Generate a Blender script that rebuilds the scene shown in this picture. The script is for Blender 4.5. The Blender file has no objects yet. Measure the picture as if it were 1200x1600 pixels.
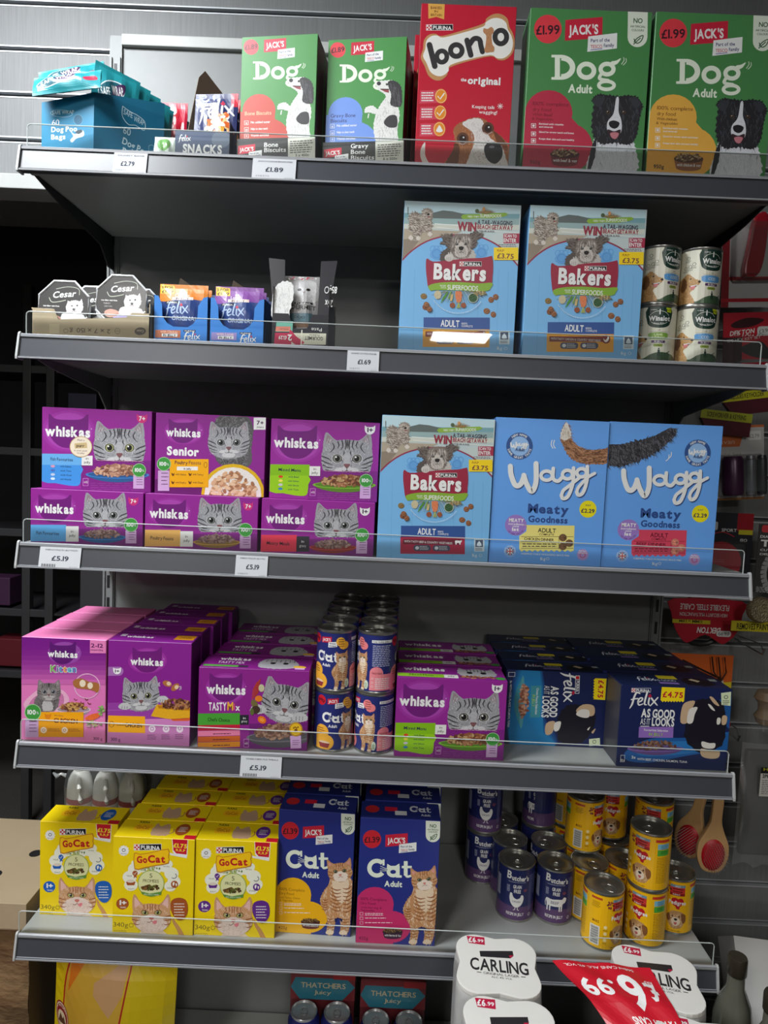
import bpy, bmesh, math, random
from mathutils import Vector, Matrix
from mathutils.geometry import tessellate_polygon
PI = math.pi
SC = bpy.context.scene
COL = SC.collection
# ------------------------------------------------------------------ camera, world, lights
cam = bpy.data.objects.new('camera', bpy.data.cameras.new('camera')); COL.objects.link(cam)
YAW, PITCH, ROLL = math.radians(-0.2878), math.radians(4.1802), math.radians(-2.4859)
_f = Vector((math.sin(YAW)*math.cos(PITCH), math.cos(YAW)*math.cos(PITCH), -math.sin(PITCH)))
_r = Vector((math.cos(YAW), -math.sin(YAW), 0)); _d = _f.cross(_r)
_r2 = math.cos(ROLL)*_r + math.sin(ROLL)*_d; _d2 = -math.sin(ROLL)*_r + math.cos(ROLL)*_d
_m = Matrix((( _r2.x, -_d2.x, -_f.x, 0.6284), (_r2.y, -_d2.y, -_f.y, -1.1459), (_r2.z, -_d2.z, -_f.z, 1.3579), (0, 0, 0, 1)))
cam.matrix_world = _m
cam.data.sensor_fit = 'HORIZONTAL'; cam.data.sensor_width = 36; cam.data.lens = 36*1065.73/1200
cam.data.clip_start = 0.02
SC.camera = cam
SC.view_settings.view_transform = 'Standard'; SC.view_settings.look = 'None'
SC.view_settings.gamma = 1; SC.view_settings.use_curve_mapping = False
SC.view_settings.exposure = 0.2
w = bpy.data.worlds.new('world'); SC.world = w; w.use_nodes = True
w.node_tree.nodes['Background'].inputs[0].default_value = (0.80, 0.87, 1.0, 1)
w.node_tree.nodes['Background'].inputs[1].default_value = 0.06
# luminous ceiling panels of the shop: (x, y, watts)
LAMPS = [(-0.42, -0.60, 52.0), (1.3, -6.0, 60.0), (-1.3, -4.4, 36.0), (-0.50, -2.45, 30.0), (1.1, -3.2, 22.0)]

def lin(c):
    c = c/255.0
    return c/12.92 if c <= 0.04045 else ((c+0.055)/1.055)**2.4
def rgb(t):
    if isinstance(t, str): t = tuple(int(t[i:i+2], 16) for i in (0, 2, 4))
    return (lin(t[0]), lin(t[1]), lin(t[2]), 1.0)
# ------------------------------------------------------------------ materials
MATS = {}
def mat(name, col, rough=0.5, metal=0.0, noise=0.06, nscale=40.0, spec=0.5, coat=0.0, bump=0.0, alpha=1.0, emit=0.0, stretch=None):
    if name in MATS: return MATS[name]
    m = bpy.data.materials.new(name); m.use_nodes = True; n = m.node_tree; b = n.nodes['Principled BSDF']
    c = rgb(col)
    tc = n.nodes.new('ShaderNodeTexCoord'); nz = n.nodes.new('ShaderNodeTexNoise'); nz.inputs['Scale'].default_value = nscale
    nz.inputs['Detail'].default_value = 3
    if stretch:
        mp = n.nodes.new('ShaderNodeMapping'); mp.inputs['Scale'].default_value = stretch
        n.links.new(tc.outputs['Object'], mp.inputs['Vector']); n.links.new(mp.outputs[0], nz.inputs['Vector'])
    else: n.links.new(tc.outputs['Object'], nz.inputs['Vector'])
    mx = n.nodes.new('ShaderNodeMix'); mx.data_type = 'RGBA'
    mx.inputs[6].default_value = tuple(max(0, v*(1-noise)) for v in c[:3]) + (1,)
    mx.inputs[7].default_value = tuple(min(1, v*(1+noise)) for v in c[:3]) + (1,)
    n.links.new(nz.outputs[0], mx.inputs[0]); n.links.new(mx.outputs[2], b.inputs['Base Color'])
    b.inputs['Roughness'].default_value = rough; b.inputs['Metallic'].default_value = metal
    b.inputs['Specular IOR Level'].default_value = spec; b.inputs['Coat Weight'].default_value = coat
    if bump:
        bp = n.nodes.new('ShaderNodeBump'); bp.inputs['Strength'].default_value = bump; bp.inputs['Distance'].default_value = 0.004
        n.links.new(nz.outputs[0], bp.inputs['Height']); n.links.new(bp.outputs[0], b.inputs['Normal'])
    if emit: b.inputs['Emission Color'].default_value = c; b.inputs['Emission Strength'].default_value = emit
    if alpha < 1: b.inputs['Alpha'].default_value = alpha
    MATS[name] = m; return m
def ink_mat(name, rough=0.38, noise=0.0, nscale=(60, 60, 60), coat=0.0, metal=0.0):
    """printed surface: the ink colour of each shape is stored on the mesh"""
    if name in MATS: return MATS[name]
    m = bpy.data.materials.new(name); m.use_nodes = True; n = m.node_tree; b = n.nodes['Principled BSDF']
    a = n.nodes.new('ShaderNodeAttribute'); a.attribute_name = 'ink'
    out = a.outputs['Color']
    if noise:
        tc = n.nodes.new('ShaderNodeTexCoord'); mp = n.nodes.new('ShaderNodeMapping'); mp.inputs['Scale'].default_value = nscale
        nz = n.nodes.new('ShaderNodeTexNoise'); nz.inputs['Scale'].default_value = 8; nz.inputs['Detail'].default_value = 5; nz.inputs['Roughness'].default_value = 0.7
        rp = n.nodes.new('ShaderNodeMapRange'); rp.inputs[1].default_value = 0.3; rp.inputs[2].default_value = 0.7
        rp.inputs[3].default_value = 1-noise; rp.inputs[4].default_value = 1+noise*0.6
        mx = n.nodes.new('ShaderNodeMix'); mx.data_type = 'RGBA'; mx.blend_type = 'MULTIPLY'; mx.inputs[0].default_value = 1
        n.links.new(tc.outputs['Object'], mp.inputs[0]); n.links.new(mp.outputs[0], nz.inputs['Vector']); n.links.new(nz.outputs[0], rp.inputs[0])
        n.links.new(out, mx.inputs[6]); n.links.new(rp.outputs[0], mx.inputs[7]); out = mx.outputs[2]
    n.links.new(out, b.inputs['Base Color'])
    b.inputs['Roughness'].default_value = rough; b.inputs['Coat Weight'].default_value = coat; b.inputs['Metallic'].default_value = metal
    MATS[name] = m; return m
def clear_mat(name, tint=(250, 252, 251), gloss=0.02, rough=0.02, milk=0.012):
    """thin clear plastic: mostly see-through, mirrors the lamps, faintly milky"""
    if name in MATS: return MATS[name]
    m = bpy.data.materials.new(name); m.use_nodes = True; n = m.node_tree
    for x in list(n.nodes):
        if x.type != 'OUTPUT_MATERIAL': n.nodes.remove(x)
    o = [x for x in n.nodes if x.type == 'OUTPUT_MATERIAL'][0]
    t = n.nodes.new('ShaderNodeBsdfTransparent'); t.inputs[0].default_value = rgb(tint)
    g = n.nodes.new('ShaderNodeBsdfGlossy'); g.inputs['Roughness'].default_value = rough
    d = n.nodes.new('ShaderNodeBsdfDiffuse'); d.inputs[0].default_value = (0.8, 0.85, 0.85, 1)
    fr = n.nodes.new('ShaderNodeFresnel'); fr.inputs[0].default_value = 1.2
    ad = n.nodes.new('ShaderNodeMath'); ad.operation = 'ADD'; ad.inputs[1].default_value = gloss; n.links.new(fr.outputs[0], ad.inputs[0])
    ad.use_clamp = True
    m1 = n.nodes.new('ShaderNodeMixShader'); m1.inputs[0].default_value = milk; n.links.new(t.outputs[0], m1.inputs[1]); n.links.new(d.outputs[0], m1.inputs[2])
    m2 = n.nodes.new('ShaderNodeMixShader'); n.links.new(ad.outputs[0], m2.inputs[0]); n.links.new(m1.outputs[0], m2.inputs[1]); n.links.new(g.outputs[0], m2.inputs[2])
    n.links.new(m2.outputs[0], o.inputs[0]); MATS[name] = m; return m
INK = ink_mat('printed_card'); FUR = ink_mat('printed_fur', 0.42, 0.30, (160, 20, 50)); GLOSSINK = ink_mat('printed_foil', 0.36, 0.0, coat=0.1)
TININK = ink_mat('printed_tin', 0.3); MATTINK = ink_mat('ticket_ink', 0.85); MATTINK.node_tree.nodes['Principled BSDF'].inputs['Specular IOR Level'].default_value = 0.1
# ------------------------------------------------------------------ mesh builder
class MB:
    def __init__(s): s.v = []; s.f = []; s.mi = []; s.c = None
    def add(s, vs, fs, mi=0):
        o = len(s.v); s.v += [tuple(p) for p in vs]; s.f += [tuple(i+o for i in f) for f in fs]; s.mi += [mi]*len(fs); return s
    def box(s, x0, y0, z0, x1, y1, z1, mi=0):
        return s.add([(x0,y0,z0),(x1,y0,z0),(x1,y1,z0),(x0,y1,z0),(x0,y0,z1),(x1,y0,z1),(x1,y1,z1),(x0,y1,z1)],
            [(0,3,2,1),(4,5,6,7),(0,1,5,4),(1,2,6,5),(2,3,7,6),(3,0,4,7)], mi)
    def prism(s, poly, fn, d0, d1, mi=0):
        """extrude polygon (a,b) along the third axis; fn(a,b,d)->xyz"""
        n = len(poly); vs = [fn(a, b, d0) for a, b in poly] + [fn(a, b, d1) for a, b in poly]
        return s.add(vs, [tuple(range(n))[::-1], tuple(range(n, 2*n))] + [(i, (i+1) % n, n+(i+1) % n, n+i) for i in range(n)], mi)
    def lathe(s, prof, seg=32, o=(0, 0, 0), mi=0, close=True):
        vs = []; fs = []
        for r, z in prof:
            for k in range(seg):
                a = 2*PI*k/seg; vs.append((o[0]+r*math.cos(a), o[1]+r*math.sin(a), o[2]+z))
        for i in range(len(prof)-1):
            for k in range(seg):
                k2 = (k+1) % seg; fs.append((i*seg+k, i*seg+k2, (i+1)*seg+k2, (i+1)*seg+k))
        if close: fs.append(tuple(range(seg))[::-1]); fs.append(tuple((len(prof)-1)*seg+k for k in range(seg)))
        return s.add(vs, fs, mi)
    def tube(s, pts, r, seg=8, mi=0, closed=False):
        pts = [Vector(p) for p in pts]; n = len(pts); vs = []; fs = []
        up = Vector((0, 0, 1))
        for i, p in enumerate(pts):
            a = pts[(i-1) % n] if (i > 0 or closed) else p; b = pts[(i+1) % n] if (i < n-1 or closed) else p
            t = (b-a).normalized(); u = t.cross(up)
            if u.length < 0.1: u = t.cross(Vector((0, 1, 0)))
            u.normalize(); v = t.cross(u); rr = r[i] if isinstance(r, (list, tuple)) else r
            for k in range(seg):
                q = 2*PI*k/seg; vs.append(p + u*rr*math.cos(q) + v*rr*math.sin(q))
        for i in range(n if closed else n-1):
            for k in range(seg):
                k2 = (k+1) % seg; j = (i+1) % n; fs.append((i*seg+k, i*seg+k2, j*seg+k2, j*seg+k))
        if not closed: fs.append(tuple(range(seg))[::-1]); fs.append(tuple((n-1)*seg+k for k in range(seg)))
        return s.add(vs, fs, mi)
    def grid(s, fn, nu, nv, mi=0):
        vs = [fn(i/nu, j/nv) for j in range(nv+1) for i in range(nu+1)]
        return s.add(vs, [f_ for j in range(nv) for i in range(nu) for f_ in ((j*(nu+1)+i, j*(nu+1)+i+1, (j+1)*(nu+1)+i), (j*(nu+1)+i+1, (j+1)*(nu+1)+i+1, (j+1)*(nu+1)+i))], mi)
    def build(s, name, mats, parent=None, smooth=False, bevel=0.0, loc=None, seg=2):
        me = bpy.data.meshes.new(name); me.from_pydata(s.v, [], s.f)
        for m in (mats if isinstance(mats, (list, tuple)) else [mats]): me.materials.append(m)
        if any(s.mi): me.polygons.foreach_set('material_index', s.mi)
        bm = bmesh.new(); bm.from_mesh(me)
        if bevel:
            bmesh.ops.bevel(bm, geom=[e for e in bm.edges if e.calc_face_angle(0) > 0.5], offset=bevel, segments=seg, affect='EDGES', profile=0.6)
        bmesh.ops.recalc_face_normals(bm, faces=bm.faces); bm.to_mesh(me); bm.free()
        if smooth:
            me.polygons.foreach_set('use_smooth', [True]*len(me.polygons))
            me.set_sharp_from_angle(angle=math.radians(40))
        o = bpy.data.objects.new(name, me); COL.objects.link(o)
        if parent: o.parent = parent
        if loc: o.location = loc
        return o
def root(name, label, cat, loc=(0, 0, 0), rz=0.0, group=None, rot=None):
    o = bpy.data.objects.new(name, None); COL.objects.link(o); o.location = loc; o.rotation_euler = rot or (0, 0, math.radians(rz))
    o.empty_display_size = 0.03; o['label'] = label; o['category'] = cat
    if group: o['group'] = group
    return o
def tag(o, label, cat, group=None, kind=None):
    o['label'] = label; o['category'] = cat
    if group: o['group'] = group
    if kind: o['kind'] = kind
    return o
def struct(o): o['kind'] = 'structure'; return o
def dup(r, loc, rz=None, label=None, group=None, rot=None):
    c = r.copy(); COL.objects.link(c); c.location = loc
    if rz is not None: c.rotation_euler = (0, 0, math.radians(rz))
    if rot is not None: c.rotation_euler = rot
    if label: c['label'] = label
    if group: c['group'] = group
    for a in list(r.children):
        b = a.copy(); COL.objects.link(b); b.parent = c
        for d in list(a.children):
            e = d.copy(); COL.objects.link(e); e.parent = b
    return c
# ------------------------------------------------------------------ letters
_G = {}
def glyph(ch, bold):
    k = (ch, bold)
    if k in _G: return _G[k]
    cu = bpy.data.curves.new('t', 'FONT'); cu.body = ch; cu.size = 1; cu.offset = bold; cu.resolution_u = 3; cu.fill_mode = 'FRONT'
    o = bpy.data.objects.new('t', cu); COL.objects.link(o)
    dg = bpy.context.evaluated_depsgraph_get(); me = bpy.data.meshes.new_from_object(o.evaluated_get(dg))
    ps = [[(me.vertices[i].co.x, me.vertices[i].co.y) for i in p.vertices] for p in me.polygons]
    bpy.data.objects.remove(o); bpy.data.meshes.remove(me); bpy.data.curves.remove(cu)
    if ps: x0 = min(p[0] for q in ps for p in q); x1 = max(p[0] for q in ps for p in q)
    else: x0, x1 = 0, 0.3
    _G[k] = ([[(a-x0, b) for a, b in q] for q in ps], x1-x0); return _G[k]
for _c in 'ABCDEFGHIJKLMNOPQRSTUVWXYZabcdefghijklmnopqrstuvwxyz0123456789.,&\'+-%x!£/':
    for _b in (0.0, 0.03): glyph(_c, _b)
_H = max(b for q in glyph('H', 0.0)[0] for a, b in q)
def word(s, bold):
    """polygons of a line of text, its width, in units of the cap height"""
    x = 0; out = []; gap = 0.055
    for ch in s:
        if ch == ' ': x += 0.26; continue
        ps, wd = glyph(ch, bold); out += [[((a+x)/_H, b/_H) for a, b in q] for q in ps]; x += wd + gap
    return out, max(1e-6, (x-gap)/_H)
# ------------------------------------------------------------------ printed artwork
def solve8(src, dst):
    A = []; B = []
    for (x, y), (u, v) in zip(src, dst):
        A.append([x, y, 1, 0, 0, 0, -u*x, -u*y]); B.append(u); A.append([0, 0, 0, x, y, 1, -v*x, -v*y]); B.append(v)
    n = 8
    for i in range(n):
        p = max(range(i, n), key=lambda r: abs(A[r][i])); A[i], A[p] = A[p], A[i]; B[i], B[p] = B[p], B[i]
        for r in range(n):
            if r != i:
                f = A[r][i]/A[i][i]; A[r] = [a-f*b for a, b in zip(A[r], A[i])]; B[r] -= f*B[i]
    return [B[i]/A[i][i] for i in range(n)]
def clip_half(p, ax, lim, sgn):
    out = []; n = len(p)
    for i in range(n):
        a = p[i]; b = p[(i+1) % n]; da = (a[ax]-lim)*sgn; db = (b[ax]-lim)*sgn
        if da >= 0: out.append(a)
        if (da > 0 and db < 0) or (da < 0 and db > 0):
            t = da/(da-db); out.append((a[0]+(b[0]-a[0])*t, a[1]+(b[1]-a[1])*t))
    return out
def smooth(pts, n=5, closed=True):
    out = []; m = len(pts); rng = range(m) if closed else range(m-1)
    for i in rng:
        g = (lambda k: pts[k % m]) if closed else (lambda k: pts[max(0, min(m-1, k))])
        p0, p1, p2, p3 = g(i-1), g(i), g(i+1), g(i+2)
        for k in range(n):
            t = k/n; t2 = t*t; t3 = t2*t
            out.append(tuple(0.5*((2*p1[a]) + (-p0[a]+p2[a])*t + (2*p0[a]-5*p1[a]+4*p2[a]-p3[a])*t2 + (-p0[a]+3*p1[a]-3*p2[a]+p3[a])*t3) for a in (0, 1)))
    if not closed: out.append(tuple(pts[-1][:2]))
    return out
def inside(p, poly):
    c = False; n = len(poly); j = n-1
    for i in range(n):
        if (poly[i][1] > p[1]) != (poly[j][1] > p[1]) and p[0] < (poly[j][0]-poly[i][0])*(p[1]-poly[i][1])/(poly[j][1]-poly[i][1]+1e-12)+poly[i][0]: c = not c
        j = i
    return c
def tri_mix(a, b, c, d, s, t):
    """value inside a cell with corners a (0,0), b (1,0), c (0,1), d (1,1), folded along b-c"""
    return a+(b-a)*s+(c-a)*t if s+t <= 1 else d+(c-d)*(1-s)+(b-d)*(1-t)
class Art:
    """artwork printed on a face of w x h metres; quad = the four corners (tl, tr, br, bl) of the drawing frame"""
    def __init__(s, w, h, quad=None, surf=None, du=None, dv=None, ox=0, oy=0):
        s.w, s.h = w, h; quad = quad or [(0, 0), (w*1000, 0), (w*1000, h*1000), (0, h*1000)]
        s.H = solve8(quad, [(0, h), (w, h), (w, 0), (0, 0)])
        s.k = w/math.dist(quad[0], quad[1]); s.surf = surf or (lambda u, v, d: (u-w/2, -d, v)); s.du = du; s.dv = dv
        s.ops = []; s.boxes = []; s.cur = 'front_print'; s.cl = None; s.nb = (0, 0, 1); s.rt = 0; s.home(); s.rnd = random.Random(7)
    def m(s, p):
        x, y = s.x((p[0], p[1])); H = s.H; q = H[6]*x+H[7]*y+1
        return ((H[0]*x+H[1]*y+H[2])/q, (H[3]*x+H[4]*y+H[5])/q)
    def part(s, n): s.cur = n; return s
    def move(s, dx=0, dy=0, k=1, rot=0, flip=False):
        c, n = math.cos(math.radians(rot)), math.sin(math.radians(rot)); f = -1 if flip else 1
        s.rt = rot; X, Y, K = s.nb; s.x = lambda p: (X+K*(dx+k*(c*p[0]*f-n*p[1])), Y+K*(dy+k*(n*p[0]*f+c*p[1]))); return s
    def home(s):
        s.rt = 0; X, Y, K = s.nb; s.x = lambda p: (X+K*p[0], Y+K*p[1]); return s
    def nest(s, X=0, Y=0, K=1): s.nb = (X, Y, K); return s.home()
    def clip(s, *r):
        """r = x0,y0,x1,y1 in the drawing frame"""
        if not r: s.cl = None; return s
        a = s.m((r[0], r[3])); b = s.m((r[2], r[1])); s.cl = (a[0], a[1], b[0], b[1]); return s
    def raw(s, polys, col, multi=1):
        c = s.cl or (0, 0, s.w, s.h); c = (max(0, c[0]), max(0, c[1]), min(s.w, c[2]), min(s.h, c[3])); out = []
        for p in polys:
            if len(p) < 3: continue
            inb = all(c[0]-1e-9 <= a <= c[2]+1e-9 and c[1]-1e-9 <= b <= c[3]+1e-9 for a, b in p)
            if inb and not s.du and not s.dv: out.append(p); continue
            if len(p) > 3:
                tr = tessellate_polygon([[Vector((a, b, 0)) for a, b in p]]); tris = [[p[i] for i in t] for t in tr]
            else: tris = [p]
            for t in tris:
                if not inb:
                    for ax, lim, sg in ((0, c[0], 1), (0, c[2], -1), (1, c[1], 1), (1, c[3], -1)):
                        t = clip_half(t, ax, lim, sg)
                        if len(t) < 3: break
                    if len(t) < 3: continue
                ts = [t]
                for ax, st in ((0, s.du), (1, s.dv)):
                    if not st: continue
                    nx = []
                    for t in ts:
                        lo = min(q[ax] for q in t); hi = max(q[ax] for q in t); i0 = math.floor(lo/st); i1 = math.floor(hi/st-1e-9)
                        if i0 >= i1: nx.append(t); continue
                        for i in range(i0, i1+1):
                            q = clip_half(t, ax, i*st, 1)
                            if len(q) > 2: q = clip_half(q, ax, (i+1)*st, -1)
                            if len(q) > 2: nx.append(q)
                    ts = nx
                if s.du and s.dv:
                    nx = []
                    for t in ts:
                        i = math.floor(sum(q[0] for q in t)/len(t)/s.du); j = math.floor(sum(q[1] for q in t)/len(t)/s.dv)
                        for sg in (1, -1):
                            o = []; m = len(t)
                            for k in range(m):
                                A, B = t[k], t[(k+1) % m]; da = sg*(A[0]/s.du-i+A[1]/s.dv-j-1); db = sg*(B[0]/s.du-i+B[1]/s.dv-j-1)
                                if da >= 0: o.append(A)
                                if da*db < 0: r = da/(da-db); o.append((A[0]+(B[0]-A[0])*r, A[1]+(B[1]-A[1])*r))
                            if len(o) > 2: nx.append(o)
                    ts = nx
                out += ts
        if not out: return s
        x0 = min(a for p in out for a, b in p); x1 = max(a for p in out for a, b in p); y0 = min(b for p in out for a, b in p); y1 = max(b for p in out for a, b in p)
        e = 1e-5; L = 0
        for (a0, b0, a1, b1, l) in s.boxes:
            if l > L and x0 < a1-e and x1 > a0+e and y0 < b1-e and y1 > b0+e: L = l
        s.boxes.append((x0, y0, x1, y1, L+1)); s.ops.append((s.cur, out, rgb(col), L+1, multi)); return s
    def poly(s, pts, col): return s.raw([[s.m(p) for p in pts]], col)
    def blob(s, pts, col, n=5): return s.poly(smooth(pts, n), col)
    def rect(s, x0, y0, x1, y1, col): return s.poly([(x0, y0), (x1, y0), (x1, y1), (x0, y1)], col)
    def fill(s, col): s.raw([[(0, 0), (s.w, 0), (s.w, s.h), (0, s.h)]], col); return s
    def rrect(s, x0, y0, x1, y1, r, col):
        p = []
        for cx, cy, a0 in ((x1-r, y0+r, -90), (x1-r, y1-r, 0), (x0+r, y1-r, 90), (x0+r, y0+r, 180)):
            for k in range(5): a = math.radians(a0+k*22.5); p.append((cx+r*math.cos(a), cy+r*math.sin(a)))
        return s.poly(p, col)
    def ell(s, cx, cy, rx, ry, col, rot=0, n=24, a0=0, a1=360):
        c, d = math.cos(math.radians(rot)), math.sin(math.radians(rot)); p = []
        for k in range(n if a1-a0 == 360 else n+1):
            a = math.radians(a0+(a1-a0)*k/n); x, y = rx*math.cos(a), ry*math.sin(a); p.append((cx+c*x-d*y, cy+d*x+c*y))
        return s.poly(p, col)
    def ring(s, cx, cy, rx, ry, t, col, n=28, a0=0, a1=360):
        ps = []
        for k in range(n):
            q = []
            for a, f in ((k, 1), (k+1, 1), (k+1, 0), (k, 0)):
                an = math.radians(a0+(a1-a0)*a/n); q.append(s.m((cx+(rx-(0 if f else t))*math.cos(an), cy+(ry-(0 if f else t))*math.sin(an))))
            ps.append(q)
        return s.raw(ps, col)
    def stroke(s, pts, wd, col, sm=True, n=6):
        P = smooth(pts, n, False) if sm and len(pts) > 2 else list(pts); m = len(P); ps = []
        W = [wd]*m if not isinstance(wd, (list, tuple)) else [wd[min(len(wd)-1, int(i/(m-1)*(len(wd)-1)))] + (wd[min(len(wd)-1, int(i/(m-1)*(len(wd)-1))+1)]-wd[min(len(wd)-1, int(i/(m-1)*(len(wd)-1)))])*((i/(m-1)*(len(wd)-1)) % 1) for i in range(m)]
        Lf = []; Rt = []
        for i in range(m):
            a, b = P[max(0, i-1)], P[min(m-1, i+1)]; L = math.dist(a, b) or 1e-9; nx, ny = -(b[1]-a[1])/L*W[i]/2, (b[0]-a[0])/L*W[i]/2
            Lf.append((P[i][0]+nx, P[i][1]+ny)); Rt.append((P[i][0]-nx, P[i][1]-ny))
        for i in range(m-1): ps.append([s.m(z) for z in (Lf[i], Lf[i+1], Rt[i+1], Rt[i])])
        if max(W) > 5:
            for i, j in ((0, 1), (m-1, m-2)):
                t = math.atan2(P[i][1]-P[j][1], P[i][0]-P[j][0]); ps.append([s.m((P[i][0]+W[i]/2*math.cos(t-PI/2+k*PI/5), P[i][1]+W[i]/2*math.sin(t-PI/2+k*PI/5))) for k in range(6)])
        return s.raw(ps, col)
    def T(s, t, x0, yb, x1, cap, col, bold=0.0, rot=0, shear=0.0, fit=True):
        """a line of text from x0 to x1 on the baseline yb, cap height in frame units"""
        rot = rot-s.rt; bold = min(bold, 0.042); ps, wd = word(t, bold); sx = (x1-x0)/wd if fit else cap; c, d = math.cos(math.radians(rot)), math.sin(math.radians(rot)); out = []
        o = s.m((x0, yb)); e = s.m((x0+1, yb)); uy = s.m((x0, yb-1))
        kx = math.dist(o, e); ky = math.dist(o, uy)
        for p in ps:
            q = []
            for a, b in p:
                X, Y = (a+shear*b)*sx*kx, b*cap*ky
                q.append((o[0]+c*X-d*Y, o[1]+d*X+c*Y))
            out.append(q)
        return s.raw(out, col)
    def arc(s, t, cx, cy, r, a0, a1, cap, col, bold=0.0, inner=False):
        """letters along an arc, angles in degrees clockwise from the top"""
        n = len(t); out = []
        for i, ch in enumerate(t):
            if ch == ' ': continue
            ps, wd = glyph(ch, bold); a = math.radians(a0+(a1-a0)*(i+0.5)/n); up = -1 if inner else 1
            c, d = math.cos(a), math.sin(a)
            for p in ps:
                q = []
                for x, y in p:
                    X = (x-wd/2)/_H*cap; R = r + (y/_H*cap if not inner else -y/_H*cap); X = X if not inner else -X
                    q.append(s.m((cx+R*d+X*c, cy-R*c+X*d)))
                out.append(q)
        return s.raw(out, col)
    def lines(s, x0, y0, x1, n, dy, col, th=3, ragged=0.25):
        """lines of print too small to read"""
        ps = []
        for i in range(n):
            x = x0; xe = x1-(x1-x0)*ragged*s.rnd.random()
            while x < xe:
                wd = (x1-x0)*s.rnd.uniform(0.07, 0.2); e = min(xe, x+wd); y = y0+i*dy
                ps.append([s.m(p) for p in ((x, y-th/2), (e, y-th/2), (e, y+th/2), (x, y+th/2))]); x = e+(x1-x0)*0.03
        return s.raw(ps, col)
    def hairs(s, poly, n, L, wd, col, ang=90, spread=30, sd=1):
        R = random.Random(sd); xs = [p[0] for p in poly]; ys = [p[1] for p in poly]; ps = []; i = 0
        for _ in range(n*8):
            p = (R.uniform(min(xs), max(xs)), R.uniform(min(ys), max(ys)))
            if not inside(p, poly): continue
            a = math.radians((ang(p) if callable(ang) else ang)+R.uniform(-spread, spread)); l = L*R.uniform(0.5, 1.3)
            e = (p[0]+l*math.cos(a), p[1]+l*math.sin(a)); nx, ny = -math.sin(a)*wd/2, math.cos(a)*wd/2
            ps.append([s.m(q) for q in ((p[0]+nx, p[1]+ny), (e[0], e[1]), (p[0]-nx, p[1]-ny))]); i += 1
            if i >= n: break
        return s.raw(ps, col, 6)
    def shag(s, poly, col, L, n=60, sd=1):
        """a filled outline with hair sticking out around it"""
        R = random.Random(sd); P = smooth(poly, max(2, n//len(poly))); out = []; m = len(P); cx = sum(p[0] for p in P)/m; cy = sum(p[1] for p in P)/m
        for i, p in enumerate(P):
            if i % 2: d = math.dist(p, (cx, cy)) or 1; l = L*R.uniform(0.3, 1.2); out.append((p[0]+(p[0]-cx)/d*l, p[1]+(p[1]-cy)/d*l))
            else: out.append(p)
        return s.poly(out, col)
    def pile(s, cx, cy, rx, ry, n, cols, size, sd=3, dome=True):
        R = random.Random(sd); pts = []
        for i in range(n):
            a = R.uniform(0, 2*PI); q = math.sqrt(R.random()); pts.append((cx+rx*q*math.cos(a), cy+ry*q*math.sin(a)))
        pts.sort(key=lambda p: p[1]); k = len(cols)
        for j in range(3):
            for c in range(k):
                ps = []
                for i, p in enumerate(pts):
                    if i % 3 == j and (i//3) % k == c:
                        a0 = R.uniform(0, PI); e = size*R.uniform(0.7, 1.2)
                        ps.append([s.m((p[0]+e*math.cos(b)*math.cos(a0)-e*0.62*math.sin(b)*math.sin(a0), p[1]+(e*math.cos(b)*math.sin(a0)+e*0.62*math.sin(b)*math.cos(a0))*0.85)) for b in [k2*PI/4 for k2 in range(8)]])
                if ps: s.raw(ps, cols[c], 7)
        return s
    def emit(s, parent, mats=None, base=0.0002, step=0.00003, labels=None):
        """one mesh for each named printed part"""
        mats = mats or {}; names = []; made = {}
        for o in s.ops:
            if o[0] not in names: names.append(o[0])
        for nme in names:
            vs = []; fs = []; cs = []
            for (pn, polys, col, L, mu) in s.ops:
                if pn != nme: continue
                for ip, p in enumerate(polys):
                    d = base+step*L+(ip % mu)*step/8
                    o = len(vs); vs += [s.surf(a, b, d) for a, b in p]; fs.append(tuple(range(o, o+len(p)))); cs += [col]*len(p)
            me = bpy.data.meshes.new(nme); me.from_pydata(vs, [], fs)
            at = me.color_attributes.new('ink', 'FLOAT_COLOR', 'POINT'); at.data.foreach_set('color', [x for c in cs for x in c])
            me.materials.append(mats.get(nme, mats.get('*', FUR if 'picture' in nme else INK)))
            ob = bpy.data.objects.new(nme, me); COL.objects.link(ob); ob.parent = parent; made[nme] = ob
            if labels and nme in labels: ob['label'] = labels[nme]
        return made
# ------------------------------------------------------------------ the setting
Zs = [1.848, 1.5455, 1.1943, 0.8434, 0.491]            # tops of the five shelves
WB = 1.25; DB = 0.37
M_wood = mat('grey_woodgrain_slat', (124, 126, 127), 0.45, noise=0.32, nscale=6, stretch=(60, 60, 1.4))
M_slot = mat('slat_groove_dark', (84, 86, 88), 0.6); M_alu = mat('aluminium_slat_insert', (196, 200, 204), 0.4, 0.3)
mb = MB(); z = 2.345
zt = 2.60
y0 = 0.45
mb.box(-0.75, y0+0.012, 1.93, 2.3, y0+0.03, 2.6, 1); mb.box(1.0, y0+0.012, 0.0, 2.3, y0+0.03, 1.93, 1)
while z > -0.02:
    xl = -0.75 if z > 1.93 else 1.0
    zb = z-0.0985+0.007
    if z > 1.93 and zb < 1.93: mb.box(-0.75, y0, 1.955, 1.0, y0+0.012, z-0.007); mb.box(1.0, y0, zb, 2.3, y0+0.012, z-0.007)
    else: mb.box(xl, y0, max(0, zb), 2.3, y0+0.012, z-0.007)
    if z > 0: mb.box(xl, y0-0.001, z+0.0045, 2.3, y0+0.010, z+0.0075, 2); mb.box(xl, y0-0.001, z-0.0075, 2.3, y0+0.010, z-0.0045, 2)
    z -= 0.0985
mb.box(-0.75, y0, 2.352, 2.3, y0+0.012, 2.6)
struct(mb.build('wall_back', [M_wood, M_slot, M_alu]))
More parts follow.
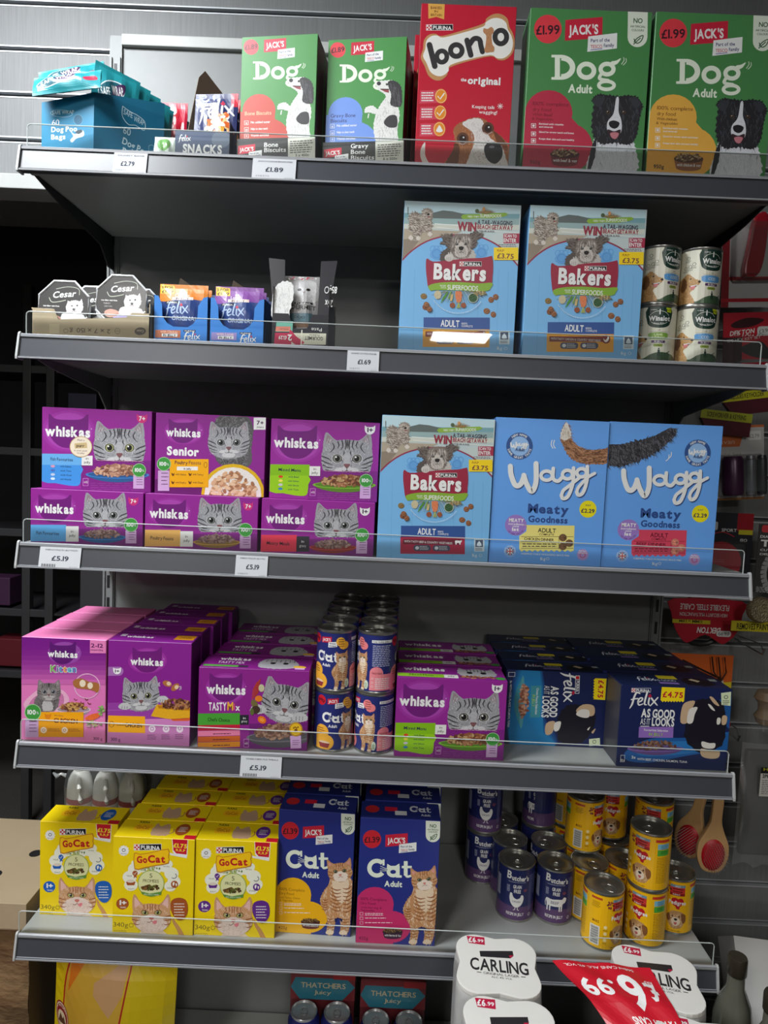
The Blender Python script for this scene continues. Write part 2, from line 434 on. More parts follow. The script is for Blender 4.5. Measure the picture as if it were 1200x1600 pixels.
struct(MB().box(-0.75, 0.40, 1.925, -0.003, 0.48, 1.957).build('trim_1', mat('pale_grey_rail', (176, 178, 176), 0.45), bevel=0.002))
struct(MB().box(-4, -7, -0.02, 4, 3.2, 0).build('floor', mat('speckled_dark_carpet', (58, 54, 50), 0.95, noise=0.75, nscale=220)))
struct(MB().box(-4, -7, 2.72, 4, 3.2, 2.74).build('ceiling', mat('white_ceiling_tile', (215, 215, 210), 0.9)))
struct(MB().box(-4, 3.2, 0, 4, 3.24, 2.74).build('wall_rear', mat('dark_far_wall', (30, 29, 30), 0.8)))
struct(MB().box(-4.04, -7, 0, -4, 3.24, 2.74).build('wall_left', mat('grey_side_wall', (60, 60, 62), 0.8)))
struct(MB().box(4, -7, 0, 4.04, 3.24, 2.74).build('wall_right', mat('grey_side_wall', (60, 60, 62), 0.8)))
struct(MB().box(-4, -7.04, 0, 4, -7, 2.74).build('wall_front', mat('cream_front_wall', (110, 108, 104), 0.8)))
for i, (lx, ly, wt) in enumerate(LAMPS):
    r = root('ceiling_panel_light', ['square luminous ceiling panel close above the top shelf', 'square luminous ceiling panel far behind, above its end wall on one side', 'square luminous ceiling panel far behind, above the opposite side', 'square luminous ceiling panel midway down the aisle, window side', 'square luminous ceiling panel midway down the aisle, counter side'][i], 'ceiling light', (lx, ly, 2.70))
    f = MB(); f.box(-.31, -.31, -0.03, .31, -.295, 0.02); f.box(-.31, .295, -0.03, .31, .31, 0.02); f.box(-.31, -.295, -0.03, -.295, .295, 0.02); f.box(.295, -.295, -0.03, .31, .295, 0.02)
    f.build('frame', mat('white_lamp_frame', (225, 225, 225), 0.5), r)
    ld = bpy.data.lights.new('panel_glow', 'AREA'); ld.shape = 'SQUARE'; ld.size = 0.59; ld.energy = wt; ld.color = (0.93, 0.97, 1.0) if i == 0 else (1.0, 0.97, 0.92)
    lo = bpy.data.objects.new('panel_glow', ld); COL.objects.link(lo); lo.parent = r; lo.location = (0, 0, -0.02)
# ------------------------------------------------------------------ gondola
M_frame = mat('grey_painted_steel', (128, 131, 131), 0.42, noise=0.05)
M_deck = mat('grey_shelf_steel', (158, 160, 158), 0.38, noise=0.06, nscale=12)
M_chan = mat('grey_ticket_channel', (64, 66, 72), 0.34, noise=0.06, nscale=5, spec=0.4)
M_lip = mat('channel_bright_lip', (150, 152, 156), 0.28, noise=0.05)
M_blk = mat('black_bracket', (26, 26, 28), 0.5)
fr = root('gondola_frame', 'tall grey steel gondola back and uprights carrying the five shelves', 'shelving frame', (0, 0, 0))
b = MB(); b.box(0.022, 0.372, 0.0, WB-0.022, 0.392, 2.215)
b.build('back_panel', M_frame, fr)
b = MB(); b.box(0.022, 0.362, 2.215, WB-0.022, 0.398, 2.238); b.build('top_cap', mat('pale_top_cap', (190, 192, 190), 0.4), fr, bevel=0.002)
for x0 in (-0.004, WB-0.022):
    b = MB(); b.box(x0, 0.366, 0.0, x0+0.026, 0.40, 2.19 if x0 > 0 else 2.235); b.box(x0+0.002, 0.362, 0, x0+0.006, 0.366, 2.19); b.box(x0+0.020, 0.362, 0, x0+0.024, 0.366, 2.19)
    z = 0.1
    while z < 2.16: b.box(x0+0.010, 0.3652, z, x0+0.016, 0.3665, z+0.028, 1); z += 0.05
    u = b.build('upright', [M_frame, M_blk], fr)
b = MB(); b.box(0.0, 0.0, 0.0, WB, 0.362, 0.06); tag(b.build('base_shelf', M_deck, bevel=0.002), 'grey steel base deck near the floor under the lowest shelf', 'shelf')
def shelf(i, label):
    zt = Zs[i]; zb = zt-0.041; r = root('metal_shelf', label, 'shelf', (0, 0, zt), group='grey metal shelves of the gondola')
    b = MB(); b.box(0.004, 0.010, -0.030, WB-0.004, 0.3615, 0.0); b.box(0.004, 0.010, -0.034, WB-0.004, 0.04, -0.030)
    b.build('deck', M_deck, r, bevel=0.0015)
    fn = lambda a, c, d: (d, a, c)
    b = MB(); b.prism([(0.0, -0.041), (-0.0022, -0.041), (-0.0022, -0.0375), (0.0005, -0.0375), (0.0075, -0.0045), (0.0055, -0.0035), (0.0055, -0.0005), (0.010, 0.0005), (0.012, -0.0005), (0.012, -0.041)], fn, 0.004, WB-0.004, 0)
    ch = b.build('price_channel', [M_chan], r)
    b = MB(); b.prism([(-0.003, -0.041), (-0.003, -0.0385), (0.0008, -0.037), (0.0008, -0.0412)], fn, 0.004, WB-0.004); b.prism([(0.0052, -0.0045), (0.0052, -0.001), (0.008, 0.0010), (0.0102, 0.001), (0.0102, -0.001), (0.0085, -0.0045)], fn, 0.004, WB-0.004)
    b.build('channel_lip_trim', M_lip, ch)
    for x in (-0.0005, WB-0.0035):
        b = MB(); b.prism([(-0.004, -0.043), (-0.004, -0.038), (0.0045, 0.001), (0.008, 0.004), (0.014, 0.002), (0.016, -0.043)], fn, x, x+0.004); b.build('end_cap', mat('pale_end_cap', (176, 178, 178), 0.35), r, bevel=0.0008)
    for x in (0.008, WB-0.012):
        b = MB(); b.prism([(0.02, -0.031), (0.366, -0.031), (0.366, -0.10), (0.34, -0.10), (0.30, -0.066), (0.10, -0.045)], fn, x, x+0.003); b.build('bracket', M_frame if i else M_blk, r)
    return r
SH = ['top shelf of the gondola, brightest, holding tall dry dog food boxes', 'second shelf down, mostly bare, holding foil trays and pale blue boxes',
      'third shelf down, holding purple multipacks in two layers', 'fourth shelf down, holding rows of purple and navy cat food packs', 'lowest shelf, holding yellow cartons and stacked tins']
for i in range(5): shelf(i, SH[i])
# clear plastic front guards
M_pl = clear_mat('clear_guard_plastic'); M_ple = mat('frosted_guard_edge', (200, 208, 206), 0.3, alpha=0.75)
def guard(i, x0, x1, h, label):
    zt = Zs[i]; r = root('plastic_shelf_guard', label, 'shelf guard', (0, 0, zt)); y = 0.0105
    def outline(o): 
        rr = 0.006; p = [(x0+o, 0.001), (x1-o, 0.001)]
        for k in range(5): a = k*PI/8; p.append((x1-o-rr+rr*math.cos(a), h-o-rr+rr*math.sin(a)))
        for k in range(5): a = PI/2+k*PI/8; p.append((x0+o+rr+rr*math.cos(a), h-o-rr+rr*math.sin(a)))
        return p
    b = MB(); b.add([(a, y, c) for a, c in outline(0.0012)], [tuple(range(12))]); b.build('clear_sheet', M_pl, r)
    P = outline(0.0006); b = MB(); b.tube([(a, y, c) for a, c in P[1:]+P[:1]], 0.00095, 6); b.build('edge_trim', M_ple, r)
    return r
guard(0, 0.0104, 1.2396, 0.0375, 'clear plastic guard along the front of the top shelf')
guard(1, 0.0104, 1.2385, 0.0385, 'clear plastic guard on the second shelf, mirroring a lamp')
guard(2, 0.007, 1.2385, 0.0410, 'clear plastic guard in front of the purple multipacks')
guard(3, 0.0044, 1.2400, 0.0405, 'clear plastic guard in front of the pink kitten food carton')
guard(4, 0.0025, 1.2422, 0.0420, 'clear plastic guard along the lowest shelf')
# price tickets in the channels
def ticket(i, x0, x1, price, dx, label, bar, head):
    zt = Zs[i]; wd = x1-x0; h = 0.036; tl = math.atan2(0.0075, 0.034)
    r = root('price_ticket', label, 'price ticket', (x0+wd/2, -0.0030, zt-0.0400), rot=(-tl, 0, 0), group='white price tickets in the shelf channels')
    MB().box(-wd/2, 0, 0, wd/2, 0.0006, h).build('card', mat('white_ticket_card', (196, 198, 202), 0.85, noise=0.01, spec=0.1), r)
    a = Art(wd, h, [(0, 0), (66, 0), (66, 36), (0, 36)])
    a.part('price_print').T(price, dx, 23, dx+27, 7.6, (60, 64, 76), 0.02)
    a.part('small_print').T(head, 8, 6, 60, 2.4, (90, 92, 100))
    if bar:
        for k in range(16): a.rect(5+k*1.4, 29, 5+k*1.4+(0.5 if k % 3 else 0.9), 34, (50, 50, 55))
    else: a.T('5 0 10 0 7 0', 6, 32, 26, 2.4, (120, 122, 130))
    a.T('0 1 0 0 3', 50, 34, 62, 1.6, (130, 130, 136)); a.emit(r, {'*': MATTINK}, base=0.0002)
ticket(0, 0.157, 0.2115, '£2.79', 15, 'white price ticket reading £2.79 under the teal dog bag box', 0, 'DOGGY BAGS')
ticket(0, 0.384, 0.4550, '£1.89', 20, 'white price ticket reading £1.89 under the green biscuit boxes', 0, 'JACKS DOG BONE BISCUITS PM1.8')
ticket(1, 0.5505, 0.6035, '£1.69', 22, 'white price ticket reading £1.69 on the second shelf', 0, 'GOURMET CAT FOOD POUCHES')
ticket(2, 0.0400, 0.1105, '£5.19', 20, 'white price ticket reading £5.19 near one end of the third shelf', 1, 'WHISKAS 7 POULTRY JELLY POUCH')
ticket(2, 0.3745, 0.4290, '£5.19', 22, 'white price ticket reading £5.19 in the middle of the third shelf', 0, 'WHISKAS 7 POULTRY JELLY POU')
ticket(3, 0.3925, 0.4640, '£5.19', 15, 'white price ticket reading £5.19 on the fourth shelf', 1, 'WHISKAS1100 MULTIMEALS')
# ------------------------------------------------------------------ pictures printed on the packs
WH = (238, 238, 236)
def tabby(a, chin=False, iris=(150, 156, 120), dark=(62, 60, 66), mid=(160, 160, 166), lite=(205, 204, 206), ear=(150, 132, 140), warm=False):
    """cat face about 300 wide centred on the origin"""
    for s in (-1, 1):
        a.blob([(s*150, -35), (s*146, -125), (s*130, -144), (s*95, -112), (s*55, -78), (s*80, -40)], mid)
        a.blob([(s*135, -55), (s*132, -120), (s*122, -128), (s*84, -82), (s*100, -60)], ear)
        a.hairs([(s*135, -50), (s*130, -100), (s*90, -75), (s*100, -50)], 16, 34, 3, lite, ang=250 if s > 0 else 290, spread=14, sd=4)
    bot = [(125, 112), (70, 140), (0, 150), (-70, 140), (-125, 112)] if chin else [(135, 104), (60, 106), (0, 106), (-60, 106), (-135, 104)]
    head = smooth([(-150, -48), (-112, -80), (-60, -94), (0, -97), (60, -94), (112, -80), (150, -45), (158, 20), (152, 75)] + bot + [(-152, 75), (-160, 20)])
    a.shag([p for p in head[::4]], mid, 5, 90)
    a.hairs(head, 240, 17, 3.2, lite, ang=lambda p: 90+p[0]*0.25, spread=25, sd=2)
    a.hairs(head, 170, 15, 3.0, tuple(int(v*0.72) for v in mid), ang=lambda p: 90+p[0]*0.25, spread=25, sd=9)
    for s in (-1, 1):
        for pts, w in (([(12, -94), (9, -62), (15, -34)], [9, 9, 3]), ([(36, -92), (30, -60), (42, -34)], [9, 8, 3]), ([(62, -86), (54, -62), (66, -42)], [8, 7, 2]),
                       ([(22, -30), (20, -14), (26, 0)], [3, 8, 2]), ([(96, -78), (84, -52), (96, -30), (112, -14)], [5, 8, 6, 2]), ([(156, 8), (120, 22), (100, 36)], [8, 8, 3]),
                       ([(157, 36), (120, 52), (92, 60)], [8, 7, 3]), ([(150, 64), (118, 78), (88, 82)], [8, 7, 2]), ([(136, 92), (106, 100), (86, 98)], [6, 6, 2])):
            a.stroke([(s*x, y) for x, y in pts], w, dark)
        a.blob([(s*20, 30), (s*14, 60), (s*30, 78), (s*66, 84), (s*72, 102), (s*6, 104), (s*4, 60)], lite)
        a.ell(s*62, 22, 35, 30, lite, rot=s*-8); a.ell(s*62, 21, 30, 26.5, (34, 30, 34), rot=s*-8); a.ell(s*62, 21, 25, 23, iris); a.ell(s*61, 21, 16, 18.5, (14, 13, 16)); a.ell(s*62-8, 12, 5.5, 5.5, (250, 250, 250))
        a.stroke([(s*34, 30), (s*27, 44)], [6, 2], dark)
    a.stroke([(0, -96), (0, -66), (0, -42)], [7, 8, 2], dark)
    a.blob([(-19, -8), (19, -8), (17, 40), (24, 62), (-24, 62), (-17, 40)], tuple(int((mid[i]+lite[i])/2) for i in range(3)))
    a.blob([(-20, 58), (-10, 54), (10, 54), (20, 58), (10, 76), (0, 82), (-10, 76)], (128, 84, 88) if not warm else (190, 110, 100))
    a.stroke([(0, 80), (0, 96)], 3.4, dark)
    for s in (-1, 1):
        a.stroke([(0, 96), (s*16, 103), (s*30, 98)], 3, dark, False)
        for k in range(3): a.stroke([(s*34, 84+k*7), (s*90, 74+k*13), (s*150, 72+k*20)], [1.6, 1.2, 0.6], (235, 235, 235))
    if chin: a.blob([(-50, 112), (0, 104), (50, 112), (34, 138), (-34, 138)], lite)
def plate(a, cx, cy, rx, ry, rim, food=((150, 104, 84), (178, 132, 108), (120, 80, 62), (196, 156, 130)), n=120, sz=12, hi=1.0, sd=3):
    dk = tuple(int(v*0.72) for v in rim)
    a.part('food_bowl_picture')
    a.poly([(cx-rx, cy)] + [(cx-rx+rx*2*t/12, cy+ry*1.25*math.sin(PI*t/12)**0.6) for t in range(13)], dk)
    a.ell(cx, cy, rx, ry*0.62, rim); a.ell(cx, cy-1, rx*0.93, ry*0.5, dk)
    a.pile(cx, cy-ry*0.55*hi, rx*0.74, ry*0.78*hi, n, food, sz, sd)
    a.pile(cx, cy-ry*1.0*hi, rx*0.45, ry*0.5*hi, n//3, food, sz, sd+1)
def cathead(a, cx, cy, s, col):
    a.blob([(cx+x*s, cy+y*s) for x, y in ((-1.0, -0.78), (-0.98, -0.86), (-0.9, -0.84), (-0.62, -0.62), (0, -0.58), (0.62, -0.62), (0.9, -0.84), (0.98, -0.86), (1.0, -0.78), (0.99, -0.1), (0.84, 0.38), (0.45, 0.74), (0, 0.84), (-0.45, 0.74), (-0.84, 0.38), (-0.99, -0.1))], col, 3)
def whiskas_word(a, x0, yb, x1, cap):
    k = x1-x0; a.part('logo_print'); a.T('whiskas', x0, yb, x1, cap, WH, 0.045); a.ring(x1+0.03*k, yb-cap*0.75, k*0.012, k*0.012, k*0.005, WH, 8)
def seal(a, cx, cy, r, slip, tx='100'):
    a.part('seal_print').rect(slip[0], slip[1], slip[2], slip[3], (206, 168, 212))
    a.lines(slip[0]+(slip[2]-slip[0])*0.3, slip[1]+12, slip[2]-4, 4, (slip[3]-slip[1])/5.5, (90, 40, 90), 4)
    a.ell(cx, cy, r, r, (62, 150, 62)); a.ring(cx, cy, r*0.98, r*0.98, r*0.06, (190, 220, 180)); a.T(tx, cx-r*0.62, cy+r*0.22, cx+r*0.35, r*0.52, WH, 0.03); a.T('%', cx+r*0.42, cy+r*0.2, cx+r*0.72, r*0.3, WH)
def age(a, cx, cy, s, kind):
    a.part('age_badge_print')
    if kind == '7': cathead(a, cx, cy, s, (205, 50, 120)); a.T('7+', cx-s*0.55, cy+s*0.38, cx+s*0.6, s*0.8, WH, 0.03)
    else: cathead(a, cx, cy, s, WH); a.T('1+', cx-s*0.5, cy+s*0.38, cx+s*0.6, s*0.8, (60, 30, 80), 0.03)
PU = (148, 38, 146); PUD = (112, 26, 118)
def glow(a, cx, cy, rx, ry):
    a.ell(cx, cy, rx*1.02, ry*1.0, (156, 48, 156)); a.ell(cx, cy, rx*0.9, ry*0.88, (168, 66, 170))
def wh_upper(v):
    """multipack front, drawn 680 x 500"""
    def f(a):
        a.part('front_print').fill(PU); a.rect(500, 470, 940, 670, (126, 32, 128)); a.lines(560, 615, 920, 4, 13, (150, 70, 150), 3)
        glow(a, 422, 290, 160, 130); cathead(a, 421, 292, 124, PUD)
        whiskas_word(a, 275, 318, 556, 58)
        a.move(740, 370); a.clip(-200, -200, 195, 101); a.part('cat_picture'); tabby(a, iris=(158, 160, 110) if v == 'fish' else (140, 140, 132)); a.clip(); a.home()
        a.part('cat_picture').stroke([(600, 471), (880, 475)], 3, (215, 120, 190), False)
        plate(a, 728, 560, 200, 38, (62, 130, 205) if v == 'fish' else (128, 190, 50), ((172, 122, 100), (196, 150, 124), (140, 92, 72), (214, 172, 146)) if v == 'fish' else ((150, 92, 60), (176, 120, 84), (110, 62, 40), (196, 160, 110)), n=150, sz=15, hi=1.15)
        seal(a, 864, 530, 43, (828, 560, 896, 646)); age(a, 877, 208, 33, '7' if v == 'fish' else '1')
        a.part('flavour_banner_print'); c1, c2, t = ((104, 172, 228), (66, 146, 222), 'Fish Favourites') if v == 'fish' else ((132, 188, 22), (150, 204, 26), 'Mixed Menu')
        a.blob([(258, 500), (500, 503), (500, 560), (498, 610), (480, 632), (420, 630), (340, 616), (258, 606)], c2, 2); a.rect(257, 432, 506, 502, c1)
        a.rect(505, 442, 573, 503, (232, 230, 226)); a.T('in', 530, 466, 548, 14, (60, 60, 60)); a.T('jelly', 518, 490, 560, 15, (60, 60, 60)); a.T(t, 310, 474, 450, 19, (30, 40, 70), 0.01)
        for k in range(4): a.T(('with Salmon', 'with Tuna', 'with Cod', 'with Whitefish') [k] if v == 'fish' else ('with Beef', 'with Chicken', 'with Salmon', 'with Tuna')[k], 372, 515+k*27, 440, 10, (30, 50, 80), 0.01)
        for k in range(4): a.ell(325, 510+k*26, 14, 8, ((210, 150, 180), (70, 110, 190), (190, 200, 220), (210, 230, 250))[k] if v == 'fish' else ((220, 60, 40), (240, 220, 90), (200, 200, 210), (60, 130, 190))[k])
        a.rrect(512, 583, 548, 632, 5, (200, 130, 200)); a.rrect(515, 586, 545, 629, 4, (140, 40, 140)); a.T('x12', 518, 613, 543, 12, WH)
        if v == 'fish':
            a.part('prize_sticker_print').ell(500, 387, 71, 66, (176, 140, 80)); a.ell(500, 387, 67, 62, (236, 222, 200)); a.T('Find a', 478, 350, 522, 11, (90, 40, 90)); a.poly([(459, 366), (536, 360), (540, 394), (462, 398)], (205, 180, 130)); a.T('purr', 472, 388, 522, 18, (60, 40, 50), 0.02); a.T('in your pack', 458, 414, 540, 10, (90, 40, 90)); a.T('to play', 476, 430, 522, 10, (90, 40, 90))
    return f
def wh_lower(v):
    col, t, rim, kind, side = {'fish': ((96, 170, 226), 'Fish Favourites', (62, 130, 205), '7', (228, 228, 224)), 'poultry': ((228, 176, 96), 'Poultry Feasts', (206, 160, 80), '7', (228, 228, 224)), 'meaty': ((226, 60, 84), 'Meaty Meals', (200, 70, 60), '1', (50, 46, 56))}[v]
    def f(a):
        a.part('front_print').fill(PU); a.rect(485, 905, 900, 1030, (120, 34, 122)); glow(a, 333, 770, 135, 90); a.clip(180, 655, 900, 872); cathead(a, 333, 782, 104, PUD); a.clip()
        whiskas_word(a, 208, 802, 452, 54)
        a.move(652, 802, 0.86); a.clip(-200, -200, 195, 108); a.part('cat_picture'); tabby(a, iris=(130, 134, 132)); a.clip(); a.home()
        plate(a, 635, 958, 150, 30, rim, ((142, 112, 108), (170, 140, 132), (112, 84, 80)), n=130, sz=11, hi=1.1)
        seal(a, 815, 880, 44, (780, 915, 848, 996)); age(a, 830, 732, 31, kind)
        a.part('flavour_banner_print').rect(182, 882, 406, 986, col); a.rect(405, 890, 485, 987, side)
        ic = (60, 60, 60) if kind == '7' else (225, 225, 225); a.T('in', 436, 930, 452, 16, ic); a.T('jelly' if kind == '7' else 'gravy', 424, 956, 466, 16, ic); a.T(t, 218, 942, 362, 20, (40, 30, 50), 0.01)
    return f
def wh_senior(a):
    a.part('front_print').fill((140, 36, 140)); a.rect(60, 440, 590, 530, (104, 22, 104)); glow(a, 200, 215, 90, 62); cathead(a, 195, 214, 68, PUD); whiskas_word(a, 115, 236, 277, 36)
    a.T('Senior', 120, 325, 270, 38, WH, 0.055)
    a.part('cat_picture').shag([(350, 160), (420, 128), (490, 140), (522, 200), (515, 290), (510, 372), (440, 385), (360, 360), (335, 260)], (92, 90, 92), 5, 80)
    a.hairs([(350, 150), (430, 140), (500, 150), (520, 230), (500, 370), (370, 365), (345, 240)], 220, 18, 3, (140, 140, 142), spread=80); a.hairs([(350, 150), (430, 140), (500, 150), (520, 230), (500, 370), (370, 365), (345, 240)], 140, 18, 3, (52, 50, 54), spread=80, sd=5)
    a.move(410, 255, 0.60); tabby(a, chin=True, iris=(120, 122, 124)); a.home()
    a.part('food_bowl_picture').ell(430, 508, 147, 140, (226, 180, 20)); a.ell(430, 512, 133, 128, (240, 232, 225)); a.pile(430, 500, 105, 92, 200, ((202, 150, 112), (224, 178, 140), (170, 116, 82), (236, 200, 164)), 15, 5)
    a.part('flavour_banner_print').rect(134, 346, 316, 478, (240, 170, 10)); a.T('Poultry', 158, 369, 218, 16, (70, 20, 60), 0.02); a.T('Feasts', 224, 370, 280, 16, (70, 20, 60)); a.rect(168, 381, 266, 399, (236, 232, 226)); a.T('in jelly', 200, 395, 235, 9, (60, 20, 60), 0.02)
    for k in range(2):
        for j in range(2): a.blob([(142+j*80, 410+k*38), (152+j*80, 416+k*38), (158+j*80, 410+k*38), (154+j*80, 424+k*38), (146+j*80, 424+k*38)], (110, 60, 20), 2); a.T(('with Chicken', 'with Turkey', 'with Poultry', 'with Duck')[k*2+j], 162+j*80, 421+k*38, 212+j*80, 8, (70, 30, 40), 0.01)
    a.ring(302, 373, 9, 14, 2, (110, 50, 10), 8); seal(a, 107, 369, 33, (80, 400, 133, 495)); a.part('age_badge_print').rect(526, 150, 584, 207, WH); a.T('7+', 540, 183, 572, 18, (80, 20, 80), 0.03); a.T('years', 540, 198, 572, 9, (80, 20, 80), 0.01)
def wh_tasty(a):
    a.part('front_print').fill((142, 34, 138)); a.rect(355, 760, 700, 910, (112, 28, 116)); glow(a, 235, 580, 105, 80); cathead(a, 235, 575, 86, PUD); whiskas_word(a, 133, 603, 334, 44)
    a.T('TASTY', 146, 690, 238, 38, WH, 0.03, rot=2); a.T('M', 242, 690, 272, 40, (240, 180, 60), 0.03); a.T('i', 274, 690, 281, 34, (230, 90, 120), 0.03); a.T('x', 284, 692, 308, 30, WH, 0.03)
    a.part('cat_picture'); a.move(556, 642, 0.80, rot=10); a.clip(-230, -190, 250, 180)
    tabby(a, chin=True, iris=(130, 130, 126)); a.clip(); a.home()
    for c in ((405, 690), (630, 735)): a.shag([(c[0]-42, c[1]), (c[0]-20, c[1]-24), (c[0]+25, c[1]-20), (c[0]+45, c[1]+8), (c[0]+8, c[1]+20), (c[0]-32, c[1]+14)], (196, 196, 198), 4, 40); [a.stroke([(c[0]-20+k*18, c[1]-8), (c[0]-22+k*18, c[1]+14)], 3, (90, 88, 92)) for k in range(3)]
    a.part('garnish_picture')
    for k in range(9): a.stroke([(372+k*4, 640-k*4), (378+k*5, 590-k*7), (398+k*3, 548-k*2)], [3, 3, 1], (186, 58, 48))
    a.ell(424, 578, 16, 20, (205, 200, 160)); a.ell(408, 633, 20, 16, (236, 130, 30)); a.ell(424, 742, 24, 18, (238, 120, 20), 30); a.ell(424, 742, 13, 9, (248, 160, 60), 30); a.ell(386, 662, 26, 16, (120, 110, 60), 60); a.ell(392, 690, 24, 20, (70, 50, 40)); a.ell(372, 700, 10, 18, (96, 110, 50))
    plate(a, 520, 830, 180, 44, (120, 116, 124), ((150, 110, 92), (176, 138, 116), (118, 82, 66)), n=150, sz=13, hi=1.0)
    a.part('seal_print').rect(574, 826, 632, 890, (214, 170, 220)); a.lines(586, 850, 626, 3, 10, (90, 40, 90), 3); a.ell(606, 793, 36, 36, (236, 190, 40)); a.ring(606, 793, 34, 34, 3, (160, 90, 20)); [a.ell(594+k*8, 786-(k % 2)*4, 3.5, 4.5, (120, 70, 10)) for k in range(4)]; a.ell(606, 798, 9, 7, (120, 70, 10))
    a.part('flavour_banner_print').rect(92, 706, 308, 764, (72, 160, 52)); a.T('Chefs Choice', 142, 744, 254, 17, (20, 50, 20), 0.01); a.rect(307, 716, 354, 766, (40, 38, 50)); a.T('in', 324, 737, 338, 11, WH); a.T('gravy', 316, 752, 346, 11, WH)
    for k, c in enumerate(((196, 26, 60), (238, 130, 170), (214, 100, 30), (236, 150, 30))): a.rect(94, 764+k*28, 308, 790+k*28, c); a.lines(170, 780+k*28, 270, 1, 1, (90, 20, 50), 4)
    a.rrect(326, 836, 354, 878, 4, (190, 120, 190)); a.rrect(329, 839, 351, 875, 3, (128, 32, 128)); a.T('x12', 331, 862, 349, 10, WH)
def wh_tasty_top(a):
    a.part('top_print').fill((128, 28, 126)); whiskas_word(a, 130, 130, 420, 60); a.part('top_print').rect(0, 20, 0.1, 21, PU)
    a.rect(20, 250, 340, 292, (84, 160, 66)); a.rect(340, 250, 430, 292, (48, 44, 56)); a.T('TASTY MIX', 130, 212, 380, 50, (220, 200, 220), 0.02)
    a.shag([(520, 250), (540, 100), (650, 60), (800, 70), (880, 200), (800, 285), (600, 290)], (170, 168, 172), 14, 60)
    for x in (640, 760): a.ell(x, 170, 26, 24, (30, 28, 30))
    for k in range(7): a.stroke([(580+k*42, 90), (570+k*44, 140)], 8, (80, 78, 84), False)
    a.ell(900, 240, 60, 30, (240, 190, 60)); a.rect(860, 262, 950, 295, (214, 170, 220))
def wh_mix_top(a):
    a.part('top_print').fill((132, 32, 132)); whiskas_word(a, 60, 150, 450, 70); a.part('top_print').rect(0, 225, 430, 300, (132, 180, 40)); a.rect(430, 225, 560, 300, (214, 212, 208)); a.T('Mixed Menu', 110, 272, 330, 36, (40, 60, 20)); a.T('jelly', 462, 272, 528, 30, (60, 60, 60))
    a.shag([(600, 230), (590, 60), (650, 90), (760, 70), (850, 90), (900, 60), (900, 230)], (170, 168, 172), 12, 60)
    for x in (680, 810): a.ell(x, 160, 28, 26, (30, 28, 30))
    for k in range(6): a.stroke([(660+k*34, 90), (662+k*34, 130)], 9, (80, 78, 84), False)
    a.pile(750, 262, 170, 30, 60, ((150, 92, 60), (176, 120, 84), (110, 62, 40)), 18); a.ell(950, 270, 45, 30, (62, 150, 62))
def wh_dry(a):
    a.part('front_print').fill((136, 32, 142)); a.rect(585, 700, 1045, 800, (150, 60, 160)); a.rect(585, 790, 1045, 945, (206, 130, 190)); a.rect(585, 738, 1060, 742, (170, 90, 180))
    glow(a, 812, 470, 108, 72); cathead(a, 811, 466, 84, PUD); whiskas_word(a, 715, 490, 900, 38)
    a.part('age_badge_print').rect(588, 502, 650, 552, (168, 110, 180)); a.ell(650, 527, 26, 25, (168, 110, 180)); cathead(a, 640, 525, 22, WH); a.T('1+', 628, 533, 654, 15, (80, 20, 90), 0.02)
    a.part('cat_picture'); a.move(774, 652, 0.64, rot=-2); tabby(a, chin=True, iris=(140, 140, 100)); a.home()
    for c in ((684, 722), (895, 688)): a.shag([(c[0]-34, c[1]+4), (c[0]-18, c[1]-18), (c[0]+18, c[1]-18), (c[0]+34, c[1]+4), (c[0]+4, c[1]+16)], (200, 200, 202), 3, 40); [a.stroke([(c[0]-14+k*14, c[1]-2), (c[0]-15+k*14, c[1]+12)], 2.5, (90, 88, 92)) for k in range(3)]
    a.part('garnish_picture').blob([(940, 770), (1000, 762), (1045, 758), (1045, 800), (990, 803), (945, 800)], (226, 96, 50), 3)
    a.part('food_bowl_picture').poly([(828, 775), (862, 712), (1060, 735), (1060, 786), (930, 792)], (236, 176, 30)); a.poly([(866, 716), (1060, 738), (1060, 750), (872, 734)], (200, 130, 20)); a.pile(975, 712, 90, 26, 110, ((110, 60, 40), (150, 92, 60), (90, 46, 34), (186, 130, 84)), 11, 8)
    for c, r in (((922, 600), 20), ((966, 620), -40)): a.ell(c[0], c[1], 27, 16, (182, 112, 60), r); a.ell(c[0]+8, c[1], 12, 11, (238, 208, 170), r)
    for k in range(4): a.stroke([(876+k*5 if k < 2 else 988+(k-2)*8, 592+(0 if k < 2 else 22)), ((872 if k < 2 else 994)+(k % 2)*6, 602+(0 if k < 2 else 22)), (876+k*5 if k < 2 else 988+(k-2)*8, 614+(0 if k < 2 else 22))], 2, WH)
    a.part('flavour_banner_print').poly([(592, 768), (796, 776), (796, 865), (592, 856)], (244, 172, 20)); a.T('CHICKEN', 686, 830, 778, 21, (70, 30, 40), 0.02); a.lines(640, 812, 684, 2, 9, (90, 40, 30), 3); a.ring(612, 815, 15, 17, 3, (150, 90, 20), 12)
    a.part('icon_print')
    for x in (834, 911, 986): a.ell(x, 842+(x-834)*0.03, 19, 19, (244, 226, 240)); a.ring(x, 842, 10, 10, 3, (180, 100, 170), 10); a.lines(x-26, 876, x+26, 3, 10, (80, 20, 80), 3)
    a.T('300 g', 608, 902, 660, 16, (70, 20, 70), 0.01)
def wh_dry_top(a):
    a.part('top_print').fill((130, 30, 138)); whiskas_word(a, 150, 200, 480, 60); a.part('top_print').rect(740, 60, 980, 220, (236, 160, 30)); a.T('CHICKEN', 790, 170, 940, 50, (90, 40, 40)); a.rect(60, 90, 130, 170, (210, 200, 215))
